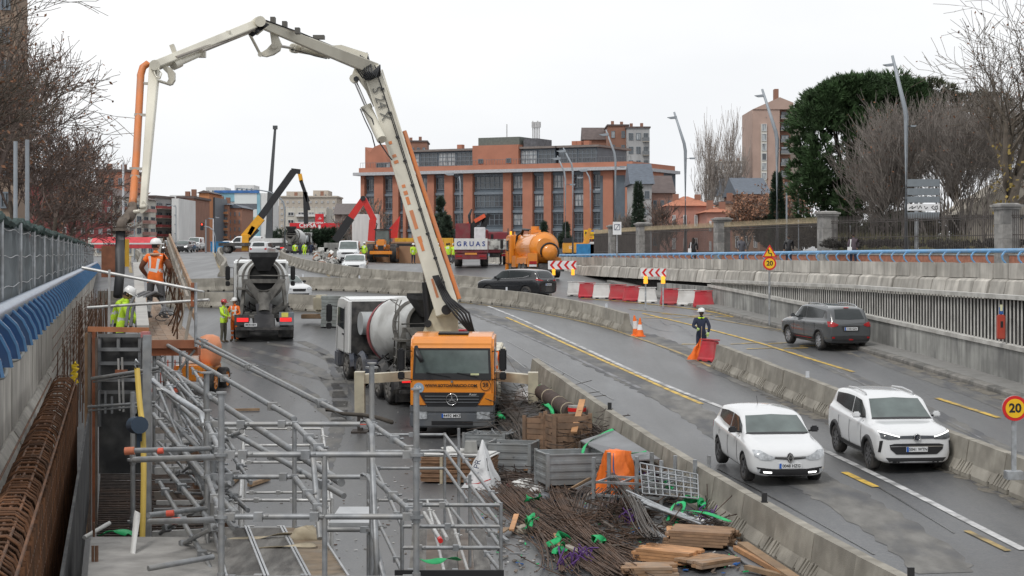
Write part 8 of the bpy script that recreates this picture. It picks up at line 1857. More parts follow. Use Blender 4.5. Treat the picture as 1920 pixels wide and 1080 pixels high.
MB().beam(g0,g1,.05,.13).build('timber',M('weathered_timber',(.30,.18,.10),.8,var=.3,scale=4,dirt=(.35,.3,.25),da=.4),t,world=True)
MB().beam(W(366,595,31.2),W(320,500,55),.04,.12).build('timber',M('weathered_timber'),t,world=True); MB().beam(W(352,560,34),W(314,448,60),.05,.10).build('timber',M('grey_timber',(.30,.27,.23),.85,var=.25,scale=5),t,world=True)
MB().beam(W(362,530,31.1),W(362,575,31.1),.12,.06).build('end_plate',rustw,t,world=True)
for i in range(11):
 f=(i/10)**.8; a=g0.lerp(g1,f); MB().beam(a,Vector((a.x-.15,a.y,max(EZ-1.5,a.z-1.2))),.05,.05).build('stud',M('grey_timber'),t,world=True)
k=MB()
for i in range(26):
 f=i/25; a=g0.lerp(g1,f)-Vector((.2,0,.05)); k.tube([a,a+Vector((rnd.uniform(-.2,.1),.3,-.4)),a+Vector((rnd.uniform(-.3,.1),.5,-.9))],.014,4)
k.build('hanging_rebar',M('rebar_rust',(.14,.075,.045),.8,var=.3,scale=10),t,world=True,kind='stuff')
t=thing('platform_guard_rail','pale tube guard rail in front of the workers at the trench end','railing',W(205,640,31))
for a,b,r in ((W(154,502,31.5),W(368,544,31),.028),(W(164,577,31.5),W(392,562,31),.026),(W(350,541,31),W(382,547,30.6),.018)): T_(t,a,b,r,'rail',lite)
MB().beam(W(205,506,31.2),W(205,638,31.2),.055,.03).build('upright',lite,t,world=True); T_(t,W(367,530,30.9),W(367,650,30.9),.026,'upright',galv); MB().beam(W(207,640,31.2),W(212,600,31.2),.03,.03).build('clamp',galv,t,world=True)
o=MB().beam(W(165,617,30.6),W(279,619,30.6),.05,.085).build('edge_board',M('orange_brown_board',(.42,.17,.08),.75,var=.2,scale=4)); tag(o,'orange brown edge board above the steel formwork panel','board')
fg=M('formwork_grey',(.26,.27,.28),.6,metal=.3,var=.25,scale=5,dirt=(.12,.115,.11),da=.6,dscale=2.5); fgd=M('dark_formwork_face',(.035,.036,.038),.75,var=.4,scale=3,dirt=(.13,.13,.125),da=.6,dscale=2)
t=thing('wall_formwork','grey steel framed wall formwork panel closing the trench below the workers','formwork',W(222,800,31)); P4=lambda x,y,Y=31:W(x,y,Y)
k=MB(); a=P4(184,628); b=P4(268,790); k.bb(a.x,b.x,31.06,31.12,b.z-.9,a.z); k.build('panel_face',fgd,t,world=True)
for x in (186,222,262): 
 c_=P4(x,628); w_=.05
 MB().bb(c_.x-w_/2,c_.x+w_/2,30.98,31.058,P4(0,654 if x==222 else 800).z,c_.z).build('frame_bar',fg,t,world=True)
for y in (629,655,681,712,735,760): c_=P4(0,y); MB().bb(P4(184,0).x,P4(264,0).x,30.96,30.978 if 0 else 30.979,c_.z-.03,c_.z+.03).build('frame_bar',fg,t,world=True)
for x,y0,y1 in ((222,672,770),(229,670,772)): c_=P4(x,y0,30.8); MB().beam(c_,P4(x+3,y1,30.8),.04,.03).build('clamp_bar',lite,t,world=True)
MB().bb(P4(218,0,30.8).x,P4(240,0,30.8).x,30.7,30.79,P4(0,700,30.8).z,P4(0,693,30.8).z).build('clamp_plate',rustw,t,world=True)
for q in ((172,710,30.3,300,690,29.5,.03),(175,716,30.3,300,696,29.5,.018),(165,763,30,292,754,29.5,.024),(166,770,30,290,760,29.5,.016)): T_(t,W(*q[:3]),W(*q[3:6]),q[6],'waler')
MB().beam(W(273,1300,30),W(273,630,30),.10,.09).build('soldier_post',galv2,t,world=True)
MB().bb(W(266,0,30).x,W(280,0,30).x,29.9,30.1,W(0,632,30).z,W(0,622,30).z).build('pink_cap',M('pink_marked_plate',(.45,.18,.18),.7),t,world=True)
t=thing('column_boards','dark vertical boards and pipes clamped left of the steel formwork','boards',W(170,800,31))
for x,w_,mt in ((168,.07,woodd),(176,.05,rustw),(180,.04,woodd),(162,.05,M('weathered_timber'))): MB().beam(W(x,1000,30.8),W(x,rnd.uniform(620,650),30.8),w_,.05).build('board',mt,t,world=True)
for x in (186,198,210,246,254): 
 MB().beam(W(x,775,30.7),W(x,740+rnd.uniform(-8,8),30.7),.06,.03).build('hanging_clamp',fg,t,world=True)
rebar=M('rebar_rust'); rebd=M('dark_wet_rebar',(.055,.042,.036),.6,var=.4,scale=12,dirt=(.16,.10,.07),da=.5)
o=MB().beam(W(257,493,50),W(268,612,33),.04,.22,up=(1,0,0)).build('wall_shutter_edge',M('pale_board',(.42,.41,.39),.8,var=.15)); tag(o,'pale board edging the freshly poured wall beside the orange vested worker','board')
m=MB()
for i in range(120):
 Y=rnd.uniform(32,75); off=rnd.uniform(.25,1.1); X=leftX(Y)+off; z1=EZ-rnd.uniform(1.3,1.9); m.cyl((X,Y,z1-1.6),(X+rnd.uniform(-.03,.03),Y,z1),.011,n=4,caps=False)
for i in range(26):
 z=EZ-1.5-i%6*.2; o_=.25+.17*(i//6); m.cyl((leftX(32)+o_,32,z),(leftX(75)+o_,75,z),.009,n=4,caps=False)
o=m.build('wall_rebar',rebar); tag(o,'cage of vertical rust brown bars standing between left wall and platform','rebar',kind='stuff')
t=thing('concrete_vibrator_hoses','thick grey hoses curving from the pour over to the platform','hose',W(250,570,39))
for dx in (0,9,20): MB().tube([W(236+dx,612,37.5),W(240+dx,580,38),W(252+dx,556,39),W(270+dx,548,40),W(296+dx*.5,556,41),W(308,575,40),W(300+dx,590,38)],.035,7).build('hose',M('grey_rubber_hose',(.11,.11,.115),.6),t,world=True)
t=thing('coiled_cable','thin dark cable coiled on the timber platform','cable',W(320,600,36)); MB().tube([W(300+12*math.cos(a*.9)+a,598+5*math.sin(a*.9)-a*.8,36) for a in [i*.5 for i in range(36)]],.008,4).build('cable',black,t,world=True)
o=MB().bb(-.35,.25,0,.1,0,.9).build('rusty_plate',M('rust_sheet',(.22,.09,.05),.85,var=.3,scale=4)); o.location=W(213,520,52); tag(o,'rusty steel sheet at the far end of the blue railing behind the hose','plate')
o=MB().cyl((0,0,0),(0,0,1.0),.12,n=10).build('yellow_post',M('yellow_plastic_post',(.65,.38,.03),.5)); o.location=W(236,500,66); tag(o,'yellow plastic post beside the black hose near the far barriers','post')
o=MB().tube([W(140+6*math.sin(i*1.9),680+i*3.2,29.6) for i in range(14)],.035,6).build('yellow_strap_bundle',M('yellow_sling',(.70,.48,.02),.6,var=.2)); tag(o,'bundle of yellow slings hanging at the top of the rusty rebar cage','strap')
# ---------------- rusty rebar cage along the wall, bottom left ----------------
rcage=M('orange_rust_rebar',(.125,.055,.024),.85,var=.6,scale=3.5,bump=.3,bscale=60,dirt=(.06,.035,.022),da=.6,dscale=2)
t=thing('rebar_cage','tall rust orange rebar wall cage with hooped tops along the foot of the left wall','rebar',(leftX(24)+.7,24,ZG))
LM=[]
nb=150
hoop=MB(); 
def hoop_mesh():
 m=MB(); w=.18; pts=[(-w,0,-3.7),(-w,0,-.16),(-w+.04,0,-.06),(-w+.12,0,0),(w-.12,0,0),(w-.04,0,-.06),(w,0,-.16),(w,0,-3.7)]; m.tube(pts,.0105,6,caps=False); return m.mesh('hoop_bar',rcage)
HB=hoop_mesh()
for i in range(nb):
 Y=8.5+i*.133; o=obj('hoop_bar',HB,t); o.location=Vector((leftX(Y)+.55+rnd.uniform(-.012,.012),Y,EZ-1.93+rnd.uniform(-.02,.02)))-t.location; o.rotation_euler=(0,rnd.uniform(-.01,.01),lang+rnd.uniform(-.03,.03))
for zz in [-.03-.22*j for j in range(17)]:
 for off in (-.18,.18): MB().cyl(LP(8.4,.55+off+(.02 if off>0 else -.02),EZ-1.93+zz),LP(28.4,.55+off+(.02 if off>0 else -.02),EZ-1.93+zz),.012,n=5).build('long_bar',rcage,t,world=True)
for off in (-.08,.0,.08): MB().cyl(LP(8.4,.55+off,EZ-1.95),LP(28.4,.55+off,EZ-1.95),.012,n=5).build('long_bar',rcage,t,world=True)
m=MB()
for i in range(95):
 Y=8.5+i*.21; m.cyl(LP(Y,.75,EZ-2.05),LP(Y,.75,ZG+.1),.016,n=5,caps=False)
m.build('face_bars',rcage,t,world=True,kind='stuff')
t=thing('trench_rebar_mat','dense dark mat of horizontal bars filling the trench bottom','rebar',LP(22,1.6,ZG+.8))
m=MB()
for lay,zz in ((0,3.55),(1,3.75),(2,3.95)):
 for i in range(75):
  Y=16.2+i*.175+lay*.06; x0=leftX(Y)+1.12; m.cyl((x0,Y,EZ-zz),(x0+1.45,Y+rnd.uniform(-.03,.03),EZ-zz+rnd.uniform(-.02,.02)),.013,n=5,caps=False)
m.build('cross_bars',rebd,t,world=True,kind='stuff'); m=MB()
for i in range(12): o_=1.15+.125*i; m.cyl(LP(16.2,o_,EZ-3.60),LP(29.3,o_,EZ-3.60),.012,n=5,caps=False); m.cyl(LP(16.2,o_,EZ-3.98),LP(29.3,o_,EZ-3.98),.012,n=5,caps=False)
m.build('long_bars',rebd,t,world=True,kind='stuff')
o=MB().beam(LP(29.5,.92,EZ-3.3),LP(11,.92,EZ-3.3),.03,1.4).build('trench_side_sheet',fgd); tag(o,'grey steel sheet lining the trench beside the rusty cage','sheet')
m=MB()
for i in range(60): Y=19+i*.17; m.cyl((leftX(Y)+2.55,Y,ZG),(leftX(Y)+2.55,Y,EZ-2.75-rnd.uniform(0,.15)),.012,n=4,caps=False)
o=m.build('side_starter_bars',rebar); tag(o,'row of upright starter bars along the right side of the trench','rebar',kind='stuff')
t=thing('cast_concrete_block','freshly cast grey concrete block with starter bars at the bottom left','concrete block',LP(15,1.9,ZG)); a=LP(17.4,1.12,0); b=LP(17.4,2.62,0); c_=LP(12,2.62,0); d_=LP(12,1.12,0); z=EZ-2.72
k=MB(); k.add([Vector((q.x,q.y,zz)) for zz in (ZG,z) for q in (a,b,c_,d_)],[(4,7,6,5),(0,1,5,4),(1,2,6,5),(2,3,7,6),(3,0,4,7)]); k.build('block',M('fresh_concrete',(.30,.29,.275),.85,var=.25,scale=3,bump=.8,bscale=9,dirt=(.15,.145,.135),da=.5,dscale=2),t,world=True)
for px,py in ((176,990),(174,1022),(180,1055),(182,1062)): p=W(px,py+12,17.4 if py<1000 else 16); T_(t,(p.x,p.y,z-.1),(p.x,p.y,z+.14),.012,'starter_bar',rebar)
o=MB().cyl(W(158,1008,17.6),W(205,981,18.1),.022,n=8).build('white_pipe',whpl); tag(o,'white plastic pipe lying on the concrete block edge','pipe')
strap('green_sling','green sling crumpled at the trench end above the concrete block',[W(190,1002,17.6),W(215,994,17.8),W(240,1000,17.6),W(246,1004,17.5)],.08,green,seed=7)
strap('white_strap','white strap hanging beside the yellow strap over the block edge',[W(258,960,17),W(252,1010,16.6),W(246,1062,16.3)],.06,whpl,seed=8)
# ---------------- scrap and material yard, right foreground ----------------
def on(px,py,h=0):
 g=G(px,py)
 while g.y>28 and px>940 and g.x>barX(g.y)-.55 and g.x<barX(g.y)+3: py+=4; g=G(px,py)
 return g+Vector((0,0,h))
wood=M('timber'); stl=M('stillage_galvanised',(.36,.38,.39),.5,metal=.5,var=.22,scale=4,dirt=(.20,.19,.17),da=.5,dscale=2)
def stillage(px,py,w,d,h,rz,label,fill=0):
 g=on(px,py); t=thing('steel_bin',label,'metal bin',g,(0,0,rz),'galvanised steel stillage bins')
 for nm,x0,x1,y0,y1 in (('side_panel',-w/2,w/2,-d/2,-d/2+.02),('side_panel',-w/2,w/2,d/2-.02,d/2),('side_panel',-w/2,-w/2+.02,-d/2+.021,d/2-.021),('side_panel',w/2-.02,w/2,-d/2+.021,d/2-.021)):
  k=MB(); k.bb(x0,x1,y0,y1,.12,h)
  for z in (.12+(h-.12)*f for f in (.25,.5,.75)):
   if abs(x1-x0)>.1: k.bb(x0+.02,x1-.02,(y0-.02 if y0<0 else y1),(y0 if y0<0 else y1+.02),z-.035,z+.035)
   else: k.bb((x0-.02 if x0<0 else x1),(x0 if x0<0 else x1+.02),y0+.02,y1-.02,z-.035,z+.035)
  k.build(nm,stl,t)
 MB().bb(-w/2+.02,w/2-.02,-d/2+.02,d/2-.02,.12,.15).build('floor',stl,t)
 for x in (-1,1):
  for y in (-1,1): MB().bb(x*(w/2)-.04,x*(w/2)+.04,y*(d/2)-.04,y*(d/2)+.04,0,h+.04).build('corner_post',stl,t)
 k=MB(); 
 for a,b in (((-w/2,-d/2),(w/2,-d/2)),((w/2,-d/2),(w/2,d/2)),((w/2,d/2),(-w/2,d/2)),((-w/2,d/2),(-w/2,-d/2))): k.beam((a[0],a[1],h),(b[0],b[1],h),.045,.03)
 k.build('rim',stl,t)
 if fill:
  k=MB(); 
  for i in range(60): 
   c=Vector((rnd.uniform(-w*.4,w*.4),rnd.uniform(-d*.4,d*.4),rnd.uniform(h*.5,h*fill))); k.beam(c,c+rv(rnd,.22),rnd.uniform(.02,.07),.03)
  o=k.build('clamp_pile',fg); o.location=g; o.rotation_euler=(0,0,rz); tag(o,'pile of loose grey clamps filling the '+label.split(',')[0],'clamps',kind='stuff')
 return t
stillage(960,888,1.15,.95,.80,R(-14),'galvanised bin with blue mark, left of the two big bins',.8)
stillage(1068,913,1.35,1.05,.82,R(14),'largest galvanised bin in front of the timber crates',.0)
stillage(918,842,1.2,.9,.45,R(-20),'low galvanised bin just below the pump truck bumper',.9)
g=on(862,902); t=thing('plywood_stack','thick stack of brown plywood sheets with white sheets on top','plywood stack',g,(0,0,R(-9)))
for i in range(16): MB().box((rnd.uniform(-.02,.02),rnd.uniform(-.03,.03),.06+i*.038),(1.75,1.15,.030)).build('plywood_sheet',M('plywood_edge',(.25,.145,.085),.8,var=.3,scale=5),t)
for i in range(3): MB().box((rnd.uniform(-.1,.1),rnd.uniform(-.05,.1),.675+i*.016),(1.75,1.1,.010),rot=(0,0,rnd.uniform(-.12,.12))).build('white_sheet',M('white_board',(.62,.62,.61),.6,dirt=(.25,.24,.22),da=.5),t)
for x in (-.35,.1): MB().bb(x-.035,x+.035,-.62,-.60,0,.66).build('band',beigest,t)
o=MB().box((0,0,.14),(.34,.3,.28),taper=(.8,.8)).build('concrete_weight',conc_g); o.location=g+Vector((.28,-.1,.73)); tag(o,'grey concrete weight sitting on the plywood stack','weight')
rag('crumpled_film','crumpled clear and white plastic film on the plywood stack',g+Vector((-.2,0,.76)),(.35,.2,.1),whpl,'plastic film',9)
def bag(name,label,g,pts,h,mt,seed,top=.15):
 r=random.Random(seed); k=MB(); k.sm(); n=28; rows=9; vs=[]
 for i in range(rows+1):
  f=i/rows
  for j in range(n):
   a=2*math.pi*j/n; rr=pts*(1-f*(1-top))*(1+.12*math.sin(j*2.2+i*.8)+r.uniform(-.09,.09))*(1+.15*math.sin(f*3+j*.6)); vs.append(g+Vector((rr*math.cos(a),rr*.8*math.sin(a),h*f+r.uniform(-.02,.02))))
 vs.append(g+Vector((0,0,h*1.02))); k.add(vs,[(i*n+j,i*n+(j+1)%n,(i+1)*n+(j+1)%n,(i+1)*n+j) for i in range(rows) for j in range(n)]+[(rows*n+j,rows*n+(j+1)%n,(rows+1)*n) for j in range(n)]); 
 t=thing(name,label,'bag',g); k.build('bag_cloth',mt,t,world=True); return t
gb=on(905,915); t=bag('big_bag','white woven big bag with dark printing, tied to a point',gb,.42,1.15,M('white_woven_bag',(.72,.73,.74),.6,var=.06,scale=3,bump=.4,bscale=5),5,.06)
text('lettering','PR',.20,TM(gb+Vector((-.12,-.36,.62)),(.25,0,1),(-1,0,.25)),M('sign_navy'),t,world=True); k=MB(); q=gb+Vector((-.16,-.42,.38)); k.tube([q+Vector((-.05,0,.05)),q+Vector((0,-.01,0)),q+Vector((.06,0,.05)),q+Vector((.03,-.01,-.04))],.016,5); k.build('chevron_mark',M('sign_navy'),t,world=True)
k=MB(); k.tube([gb+Vector((-.40,-.20,.12)),gb+Vector((-.1,-.40,.16)),gb+Vector((.2,-.38,.26))],.012,4); k.build('red_stripe',sgr,t,world=True)
k=MB(); k.tube([gb+Vector((.10,-.27,.75)),gb+Vector((.14,-.30,.45))],.012,4); k.build('small_print',inkk,t,world=True)
go=on(1156,925); bag('rubble_bag','bright orange tarpaulin bag crumpled open beside the big bin',go,.50,.95,M('orange_tarp',(.80,.17,.02),.5,var=.2,scale=2,bump=1,bscale=4),8,.55)
strap('blue_strap','blue strap tied round the orange tarpaulin bag',[go+Vector((-.1,-.5,.95)),go+Vector((-.1,-.52,.4)),go+Vector((.25,-.45,.3)),go+Vector((.5,-.1,.5))],.05,bluest)
t=thing('steel_plate','large flat grey steel plate propped over the scrap under a green strap','plate',on(1165,850))
A=[W(1088,826,43.5),W(1160,864,41.2),W(1238,860,40.2),W(1150,806,44.5)]; k=MB(); k.add(A+[a-Vector((0,0,.03)) for a in A],[(0,1,2,3),(7,6,5,4),(0,4,5,1),(1,5,6,2),(2,6,7,3),(3,7,4,0)]); k.build('plate',M('grey_plate',(.17,.175,.185),.45,var=.15,scale=3,dirt=(.10,.10,.10),da=.4),t,world=True)
k=MB()
for a in A: k.cyl((a.x,a.y,gz(a.x,a.y)),a-Vector((0,0,.03)),.05,n=6)
k.build('support',woodd,t,world=True)
strap('green_sling','long green sling draped over the grey steel plate',[W(1092,850,42.5),W(1098,831,43.1),W(1130,812,43.9),W(1150,805,44.3)],.07,green,seed=11)
strap('green_sling','green sling along the front edge of the grey steel plate',[W(1148,853,41.2),W(1180,851,40.9),W(1212,846,40.8)],.06,green,seed=12)
def crate(px,py,w,d,h,rz,label,n=6,tilt=0):
 t=thing('timber_crate',label,'crate',on(px,py),(tilt,0,rz)); wt_=M('old_crate_wood',(.24,.15,.095),.85,var=.3,scale=4,bump=.3,bscale=30,dirt=(.12,.09,.07),da=.5)
 for s_ in (-1,1):
  for i in range(n): MB().bb(-w/2,w/2,s_*d/2-.012,s_*d/2+.012,.05+h*i/n,.05+h*(i+.86)/n).build('slat',wt_,t)
  for i in range(n): MB().bb(s_*w/2-.012,s_*w/2+.012,-d/2+.015,d/2-.015,.05+h*i/n,.05+h*(i+.86)/n).build('slat',wt_,t)
 for x in (-1,1):
  for y in (-1,1): MB().bb(x*w/2-.05,x*w/2+.05,y*(d/2+.04)-.02,y*(d/2+.04)+.02,0,h+.1).build('batten',wt_,t)
crate(1030,846,1.0,.8,.85,R(-30),'dark timber crate standing behind the largest steel bin',6)
crate(1064,842,.95,.8,.85,R(14),'open timber slat crate right behind the largest steel bin',5)
def rack(px,py,L_,w,h,rz,label,lv=2,posts=True):
 t=thing('post_rack',label,'rack',on(px,py),(0,0,rz)); 
 for x in (-1,1):
  for y in (-1,1): MB().bb(x*L_/2-.035,x*L_/2+.035,y*w/2-.035,y*w/2+.035,0,h).build('corner_post',galv,t)
 for z in [.25+.28*i for i in range(lv)]:
  for y in (-1,1): MB().beam((-L_/2,y*w/2,z),(L_/2,y*w/2,z),.05,.05).build('side_rail',galv,t)
  for x in (-1,-.33,.33,1): MB().beam((x*L_/2,-w/2,z-.03),(x*L_/2,w/2,z-.03),.04,.04).build('cross_rail',galv,t)
 return t
rack(1190,948,1.5,1.0,1.05,R(-22),'open galvanised rack with tall corner posts right of the orange bag')
rack(1262,935,1.3,.9,.95,R(-25),'second galvanised rack holding scaffold tubes near the front barrier')
t=thing('tube_bundle','stack of pale scaffold tubes lying in the second rack','tubes',on(1265,955))
for i in range(11):
 a=W(1175+i*4,925+i*2.5+rnd.uniform(-5,5),37.5-i*.12); b=W(1285+i*3,968+i*1.5+rnd.uniform(-6,4),35.8-i*.12); a.z=max(a.z,gz(a.x,a.y)+.1+.07*(i%3)); b.z=max(b.z,gz(b.x,b.y)+.08+.07*(i%3)); T_(t,a,b,.026,mt=galv)
t=thing('guard_grating','galvanised grid guard frames leaning against the front barrier','frame',W(1290,880,40))
P0,P1,P2,P3=W(1200,868,38.2),W(1308,890,36.6),W(1310,935,36.0),W(1205,925,37.3)
for i in range(9): f=i/8; MB().cyl(P0.lerp(P1,f),P3.lerp(P2,f),.014,n=6).build('grid_bar',galv,t,world=True)
for i in range(6): f=i/5; MB().cyl(P0.lerp(P3,f),P1.lerp(P2,f),.018,n=6).build('grid_rail',galv,t,world=True)
for i in range(5):
 t=thing('loose_tube','long pale tube on the wet ground by the racks, %s from the left'%ordn(i),'tube',on(1260,990),group='loose pale tubes by the racks'); a=[(1180,965),(1215,985),(1225,950),(1330,1000),(1300,985)][i]; b=[(1270,1005),(1300,1020),(1350,1005),(1400,1035),(1380,1010)][i]; T_(t,on(*a,.05),on(*b,.06),.028,mt=lite)
t=thing('profile_bundle','flat bundle of shiny aluminium profiles by the long plank','profiles',on(1350,990))
for i in range(9): T_(t,on(1298+i*6,982-i*2.4,.05+.02*(i%2)),on(1360+i*6,1014-i*2.4,.05+.02*(i%2)),.02,'profile',M('shiny_aluminium',(.62,.64,.66),.3,metal=.8,var=.1))
def plankstack(px,py,L_,n,lay,rz,label,mt,w=.14,th=.05,tilt=0):
 t=thing('timber_stack',label,'timber stack',on(px,py),(tilt,0,rz))
 for j in range(lay):
  for i in range(n): MB().box((rnd.uniform(-.08,.08),(i-(n-1)/2)*(w+.006),.08+j*(th+.006)),(L_*rnd.uniform(.93,1.02),w,th),rot=(0,0,rnd.uniform(-.012,.012))).build('plank',mt,t)
plankstack(1256,1056,1.15,5,4,R(-34),'stack of fresh orange planks at the bottom of the yard',woodo)
plankstack(1316,1024,1.2,6,5,R(-22),'stack of brown planks bound with green slings',M('brown_planks',(.30,.185,.11),.8,var=.25,scale=4,dirt=(.15,.1,.07),da=.4))
plankstack(1215,1082,.9,4,3,R(5),'low pale wooden pallet at the bottom edge of the yard',M('weathered_timber'))
plankstack(1330,1062,1.0,5,2,R(40),'small heap of broken boards below the brown planks',M('weathered_timber'))
strap('green_sling','green sling round the left end of the brown plank stack',[on(1252,1000,.25),on(1262,985,.45),on(1290,983,.45),on(1262,1000,.1)],.08,green,seed=13)
strap('green_sling','green sling lying over the top of the brown plank stack',[on(1275,1000,.45),on(1320,1000,.42),on(1370,1012,.38)],.07,green,seed=14)
for i,(a,b,w_,h_,mt,lb,z) in enumerate((((1392,975),(1532,1070),.20,.06,wood,'long heavy brown plank lying parallel to the front barrier',.12),((1398,988),(1500,1064),.16,.05,M('weathered_timber'),'second long plank just beside the heavy brown one',.06),((1378,1037),(1518,1036),.08,.08,woodo,'square timber lying crossways near the bottom right of the yard',.10),((1400,1072),(1485,1066),.12,.08,wood,'brown timber at the bottom edge below the crossways timber',.08),((1448,1048),(1535,1078),.14,.06,wood,'short plank leaning toward the bottom of the barrier',.10),((1076,848),(1092,806),.16,.05,woodo,'pale plank leaning on the open timber crate',.5),((1055,935),(1130,893),.05,.05,wood,'thin timber pole lying over the rebar beside the big bin',.12),((430,772),(487,771),.10,.08,wood,'short timber on the wet ground behind the raking props',.06),((430,913),(448,898),.12,.08,wood,'small timber offcut left of the middle guard frame',.06),((468,914),(503,902),.12,.08,wood,'second small timber offcut inside the middle guard frame',.06),((1058,940),(1150,1000),.06,.05,woodd,'dark timber batten half buried in rebar',.1))):
 o=MB().beam(on(*a,z),on(*b,z if i!=5 else .9),w_,h_).build('plank',mt); tag(o,lb,'plank')
t=thing('steel_sheet','flat wet steel sheet lying under the crossways timbers','sheet',on(1430,1040)); q=[on(1355,1022,.05),on(1395,1060,.05),on(1500,1062,.05),on(1440,1020,.05)]; k=MB(); k.add(q+[a-Vector((0,0,.03)) for a in q],[(3,2,1,0),(4,5,6,7),(0,1,5,4),(1,2,6,5),(2,3,7,6),(3,0,4,7)]); k.build('sheet',M('grey_plate'),t,world=True)
def rebar_bundle(label,pts,w,n,mt,r=.011,lift=.08,seed=1,fan=.0,name='rebar_bundle'):
 q=random.Random(seed); P=[on(x,y,lift) for x,y in pts]; m=MB()
 P=smooth_poly(P,2)
 for i in range(n):
  o=q.gauss(0,w*.4); zz=abs(q.gauss(0,.05)); f1=q.uniform(-fan,fan); off=q.uniform(0,.08); pp=[]
  for k_,p in enumerate(P):
   d=P[min(k_+1,len(P)-1)]-P[max(0,k_-1)]; nn=Vector((-d.y,d.x,0)).normalized(); f=k_/(len(P)-1); pp.append(p+nn*(o*(1+.5*math.sin(f*5+i))+f1*(f-.4))+Vector((0,0,zz+.02*math.sin(f*7+i*1.3))))
  s0=int(off*len(pp)); m.tube(pp[s0:len(pp)-q.randint(0,2)],r,4,caps=False)
 o=m.build(name,mt); tag(o,label,'rebar',kind='stuff'); return o
rust=M('brown_rebar',(.095,.062,.045),.7,var=.45,scale=9,dirt=(.18,.10,.06),da=.5); gr_r=M('grey_rebar',(.13,.12,.11),.6,metal=.2,var=.35,scale=9,dirt=(.12,.08,.06),da=.5)
rebar_bundle('thick bundle of brown bars bending from the big bin down to the bottom edge',[(1035,905),(1046,945),(1075,990),(1120,1035),(1180,1090)],.30,46,rust,seed=1,lift=.14)
rebar_bundle('grey bundle of bars curving from the big bin toward the orange planks',[(1120,915),(1160,945),(1190,985),(1205,1030),(1222,1058)],.16,34,gr_r,seed=2,lift=.45)
rebar_bundle('long loose brown bars fanning from the white bag to the lower middle',[(925,925),(970,968),(1030,1012),(1100,1062),(1160,1100)],.55,50,rust,seed=3,fan=.3)
rebar_bundle('brown bars spread left of the thick bundle toward the guard frame',[(940,915),(985,955),(1010,1000),(1045,1045),(1060,1085)],.35,26,rust,seed=4,fan=.5)
rebar_bundle('diagonal brown bars crossing under the thick bundle',[(985,925),(1060,985),(1140,1030),(1230,1062)],.4,34,rust,seed=5,fan=.4)
rebar_bundle('long dark bars lying between pump outrigger and the rusty pipe roll',[(925,735),(955,770),(985,800),(1005,845)],.45,40,gr_r,seed=6,fan=.3)
rebar_bundle('dark long bars stretching behind the right outrigger leg',[(905,760),(940,795),(975,830)],.35,26,gr_r,seed=7,fan=.3)
rebar_bundle('dark bars along the front barrier behind the steel plate',[(1095,785),(1140,815),(1180,835),(1225,850)],.3,30,rebd,seed=8,fan=.3,lift=.25)
rebar_bundle('rusty bars sprawled against the barrier right of the steel plate',[(1150,825),(1190,820),(1222,825),(1240,845)],.3,26,rust,seed=9,fan=.5,lift=.35)
rebar_bundle('mesh of bent thin bars under the largest bin',[(930,905),(980,905),(1040,915),(1100,935)],.6,40,rebd,seed=10,fan=.6)
def tangle(label,px,py,rx,ry,n,mt,seed,h=.35,r=.010,ln=.9,hair=.3):
 q=random.Random(seed); m=MB(); c=on(px,py)
 for i in range(n):
  a=q.uniform(0,6.28); R_=q.random()**.6; p=c+Vector((rx*R_*math.cos(a),ry*R_*math.sin(a),0)); p.z=gz(p.x,p.y)+q.uniform(.03,h*(1.15-R_)); d=Vector((q.uniform(-1,1),q.uniform(-1,1),q.uniform(-.15,.25))).normalized()*ln*q.uniform(.4,1); b=rv(q,.25)*hair; 
  p2=p+d*.5+b; p3=p+d+b*.5; p3.z=max(p3.z,gz(p3.x,p3.y)+.02); m.tube([p,p2,p3,p3+Vector((0,0,q.uniform(0,.12)*hair))],r,4,caps=False)
 o=m.build('rebar_tangle',mt); tag(o,label,'rebar',kind='stuff')
tangle('tangled heap of dark stirrup bars in the middle of the yard',1130,985,1.1,.9,190,rust,21)
tangle('heap of black wire and bent bars left of the green slings near the barrier',1120,798,.8,1.6,150,rebd,22,h=.8)
tangle('loose wire and bars between the white bag and the big bin',985,905,.9,1.2,130,rebd,23,h=.15)
tangle('dark scrap bars right behind the galvanised racks',1340,960,.8,.8,90,rebd,24,h=.25)
tangle('bent bars under the brown planks and alu profiles',1200,1010,1.0,.7,110,rust,25,h=.2)
tangle('bars and wire around the foot of the right outrigger',985,765,.8,2.4,110,gr_r,26,h=.35,ln=2.0,hair=.1)
m=MB(); g=on(1140,970)
for i in range(60): x=g+Vector((rnd.uniform(-.8,.8),rnd.uniform(-.5,.5),0)); m.tube([x+Vector((0,0,.05)),x+Vector((.15,.4,.45)),x+Vector((.3,.9,.5))],.012,4,caps=False)
o=m.build('starter_bar_pile',rebd); tag(o,'pile of dark parallel short bars behind the stirrup heap','rebar',kind='stuff')
t=thing('rusty_pipe_roll','long rusty brown roll strapped with green slings beside the front barrier','roll',on(1040,770)); a,b=on(1016,745,.35),on(1072,790,.35)
k=MB(); k.cyl(a,b,.22,n=16); k.build('roll',M('rusty_roll',(.06,.04,.033),.85,var=.35,scale=6,bump=.5,bscale=20),t,world=True)
for f in (.25,.6,.9): c_=a.lerp(b,f); k=MB(); k.cyl(c_,c_+(b-a).normalized()*.06,.232,n=16); k.build('band',beigest,t,world=True)
t=thing('drum','red and white banded bucket wrapped in green slings','bucket',on(1082,786)); MB().cyl((0,0,.1),(0,0,.65),.24,n=16).build('bucket_body',conc_g,t); MB().cyl((0,0,.5),(0,0,.6),.25,n=16).build('red_band',sgr,t)
